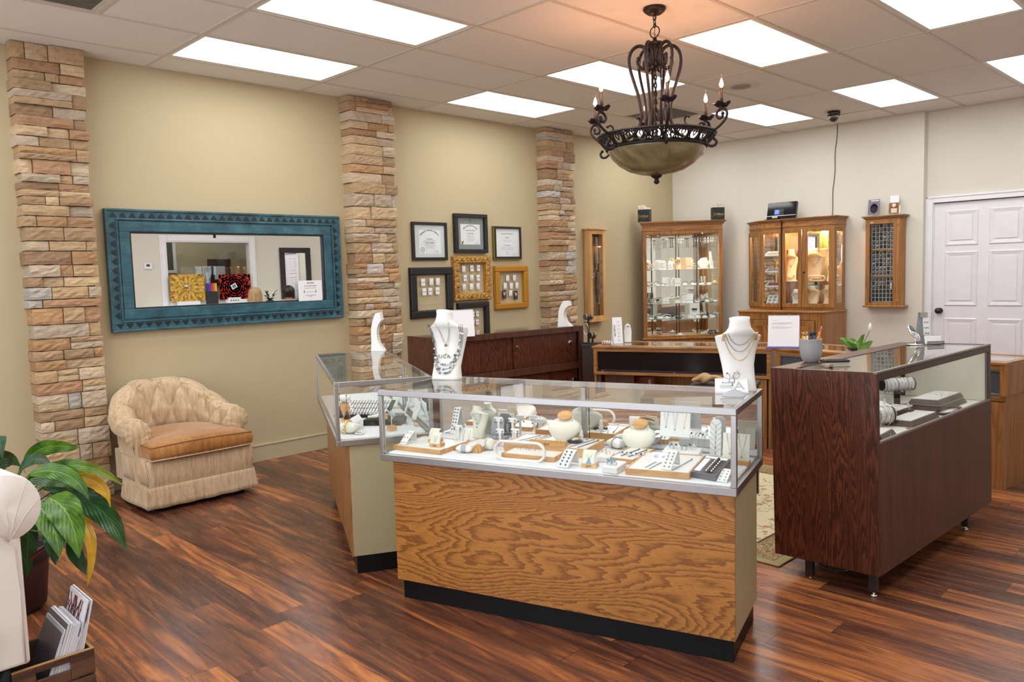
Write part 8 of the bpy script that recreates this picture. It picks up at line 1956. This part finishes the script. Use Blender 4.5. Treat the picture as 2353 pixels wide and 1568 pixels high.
for (cx, z, nm) in ((512, .633, 'centre'), (855, .633, 'right'), (960, .633, 'dark one at the far right')):
    o = c_thing('jewellery_dish', 'small display on the floor of the corner cabinet, '+nm, 'ornament', cx, z, .10)
    if nm == 'right': B().cyl((-.035, 0, .02), (.035, 0, .02), .02, n=20).mk('cushion', o, LEATHER); b = B(); [b.cyl((x, 0, .02), (x+.006, 0, .02), .022, n=20) for x in (-.015, .01)]; b.mk('bands', o, GM)
    elif nm == 'centre': B().lathe([(.05, 0), (.055, .008), (.02, .02), (.0001, .04)], n=24).mk('dish', o, LEATHER)
    else: B().box(-.03, .03, -.004, .004, 0, .06, T=Rx(-.2)).mk('card', o, BLKP); b = B(); [b.ball((x, -.012, .03), .007, 7) for x in (-.012, .012)]; b.mk('earrings', o, SILVER)
# ================================================================== contents of the hutch
WARM = mat('warm_linen', srgb(236, 212, 170), .6)
def hp(cx, y, z): px = 1740+cx/8.252; q = aty(px, 640, y); return Vector((q.x, y, z+.0006))
def h_bust(lab, cx, y, z, w_, h, m_, rz=0, **k): o = thing('necklace_stand', lab, 'necklace stand', hp(cx, y, z), rz, group='linen neck stands in the hutch'); loftbust(w_, h, w_*.36, neckw=.45).mk('bust', o, m_); B().tube(drape(w_, h, w_*.36, h*.78, h*.52, w_*.28, 14), .0014, 5).ball((0, bustfront(w_, h, w_*.36, 0, h*.5)-.003, h*.5-.008), .006, 8).mk('necklace', o, MSI)
h_bust('largest linen neck stand behind the right hutch door', 1075, 6.47, 1.27, .24, .37, WARM, .15); h_bust('linen neck stand angled at the left, behind the middle hutch door', 640, 6.47, 1.27, .17, .37, WARM, .5)
h_bust('linen neck stand at the lower left of the right hutch door', 1050, 6.42, .985, .16, .235, WARM, .1); h_bust('linen neck stand at the lower right of the right hutch door', 1345, 6.43, .985, .16, .24, WARM, -.1)
h_bust('white neck stand with dark pendant, bottom of the middle hutch door', 735, 6.40, .985, .12, .20, LEATHER, .2); h_bust('small linen neck stand on the hutch shelf, far right', 1380, 6.44, 1.27, .10, .21, WARM, -.2)
o = thing('hoop_rack', 'cream stadium rack with coral beads on the hutch shelf', 'earring stand', hp(1130, 6.41, 1.27), 0); pts = []
for k in range(32): a = 2*PI*k/32; pts.append((.065*(1 if math.cos(a) > 0 else -1)+.026*math.cos(a), 0, .036+.026*math.sin(a)))
B().tube(pts, .008, 10, closed=True, flat=1.4).mk('rim', o, WARM); beads(B(), [(-.06, 0, .03), (.04, 0, .03)], .007, .013).mk('coral_beads', o, MATS['coral'])
o = thing('dove_ornament', 'cream bird ornament on a white dish in the middle hutch door', 'ornament', hp(640, 6.42, 1.2706), .1)
B().tube(spline([(-.05, 0, .05), (-.03, 0, .06), (0, 0, .045), (.025, 0, .06), (.04, 0, .085)], 4), [.004]*4+[.018]*4+[.022]*4+[.014]*4+[.006], 12).mk('bird', o, WARM); B().lathe([(.04, 0), (.055, .012), (.05, .016), (.0001, .010)], n=24, sx=1.4).mk('dish', o, LEATHER)
o = thing('ring_tray', 'black ring tray under the hutch shelf in the middle door', 'ring tray', hp(660, 6.42, .985), 0); B().wedge(-.085, .085, -.04, .04, 0, .03, .06).mk('tray', o, BLKP, bevel=.002); b = B(); [b.ball((-.065+.026*k, -.02, .045), .008, 8) for k in range(6)]; b.mk('rings', o, SILVER)
for k, z in enumerate((1.57, 1.38, 1.21)):
    o = thing('ring_tray', 'white sloping ring tray on the %s shelf of the narrow left hutch section' % ('upper', 'middle', 'lower')[k], 'ring tray', (1.535, 6.42, z+.0006), 0, group='white ring trays in the hutch'); T = Rx(.45)
    B().box(-.11, .11, -.055, .055, 0, .010, T=Tr(0, 0, .028)@T).mk('tray', o, LEATHER, bevel=.002); B().box(-.09, .09, -.035, .035, .010, .013, T=Tr(0, 0, .028)@T).mk('pad', o, GREYINK); B().box(-.10, .10, -.045, -.04, 0, .01).mk('foot', o, LEATHER); B().box(-.10, .10, .03, .04, 0, .038).mk('back_foot', o, LEATHER)
    b = B(); rr = random.Random(k); [b.ball((Tr(0, 0, .028)@T)@Vector((-.08+.016*i, -.025+.017*j, .016)), .006, 7) for i in range(11) for j in range(4) if rr.random() < .8]; b.mk('rings', o, SILVER if k != 2 else MATS['pink_stone'] if 'pink_stone' in MATS else SILVER)
o = thing('earring_display', 'white sloping card display with dark stand at the bottom of the narrow hutch section', 'earring stand', (1.535, 6.42, .9858), 0); T = Rx(.9); B().box(-.10, .10, -.08, .08, 0, .008, T=Tr(0, 0, .07)@T).mk('panel', o, LEATHER, bevel=.002); B().box(-.1, .1, .03, .045, 0, .12).mk('strut', o, LEATHER)
b = B(); [b.box(-.08+.055*i, -.05+.055*i, -.06+.045*j, -.03+.045*j, .008, .012, T=Tr(0, 0, .07)@T) for i in range(3) for j in range(3)]; b.mk('cards', o, GY)
# white power strip low on the right wall
o = thing('power_strip', 'white multi-outlet strip low on the right wall, seen through the rosewood case', 'power strip', (XR-.001, 3.9, .42)); B().box(-.02, 0, -.35, .35, -.04, .04).mk('body', o, LED, bevel=.004); b = B(); [b.box(-.024, -.019, -.25+.2*k, -.21+.2*k, -.015, .015) for k in range(3)]; b.mk('sockets', o, GREYINK)
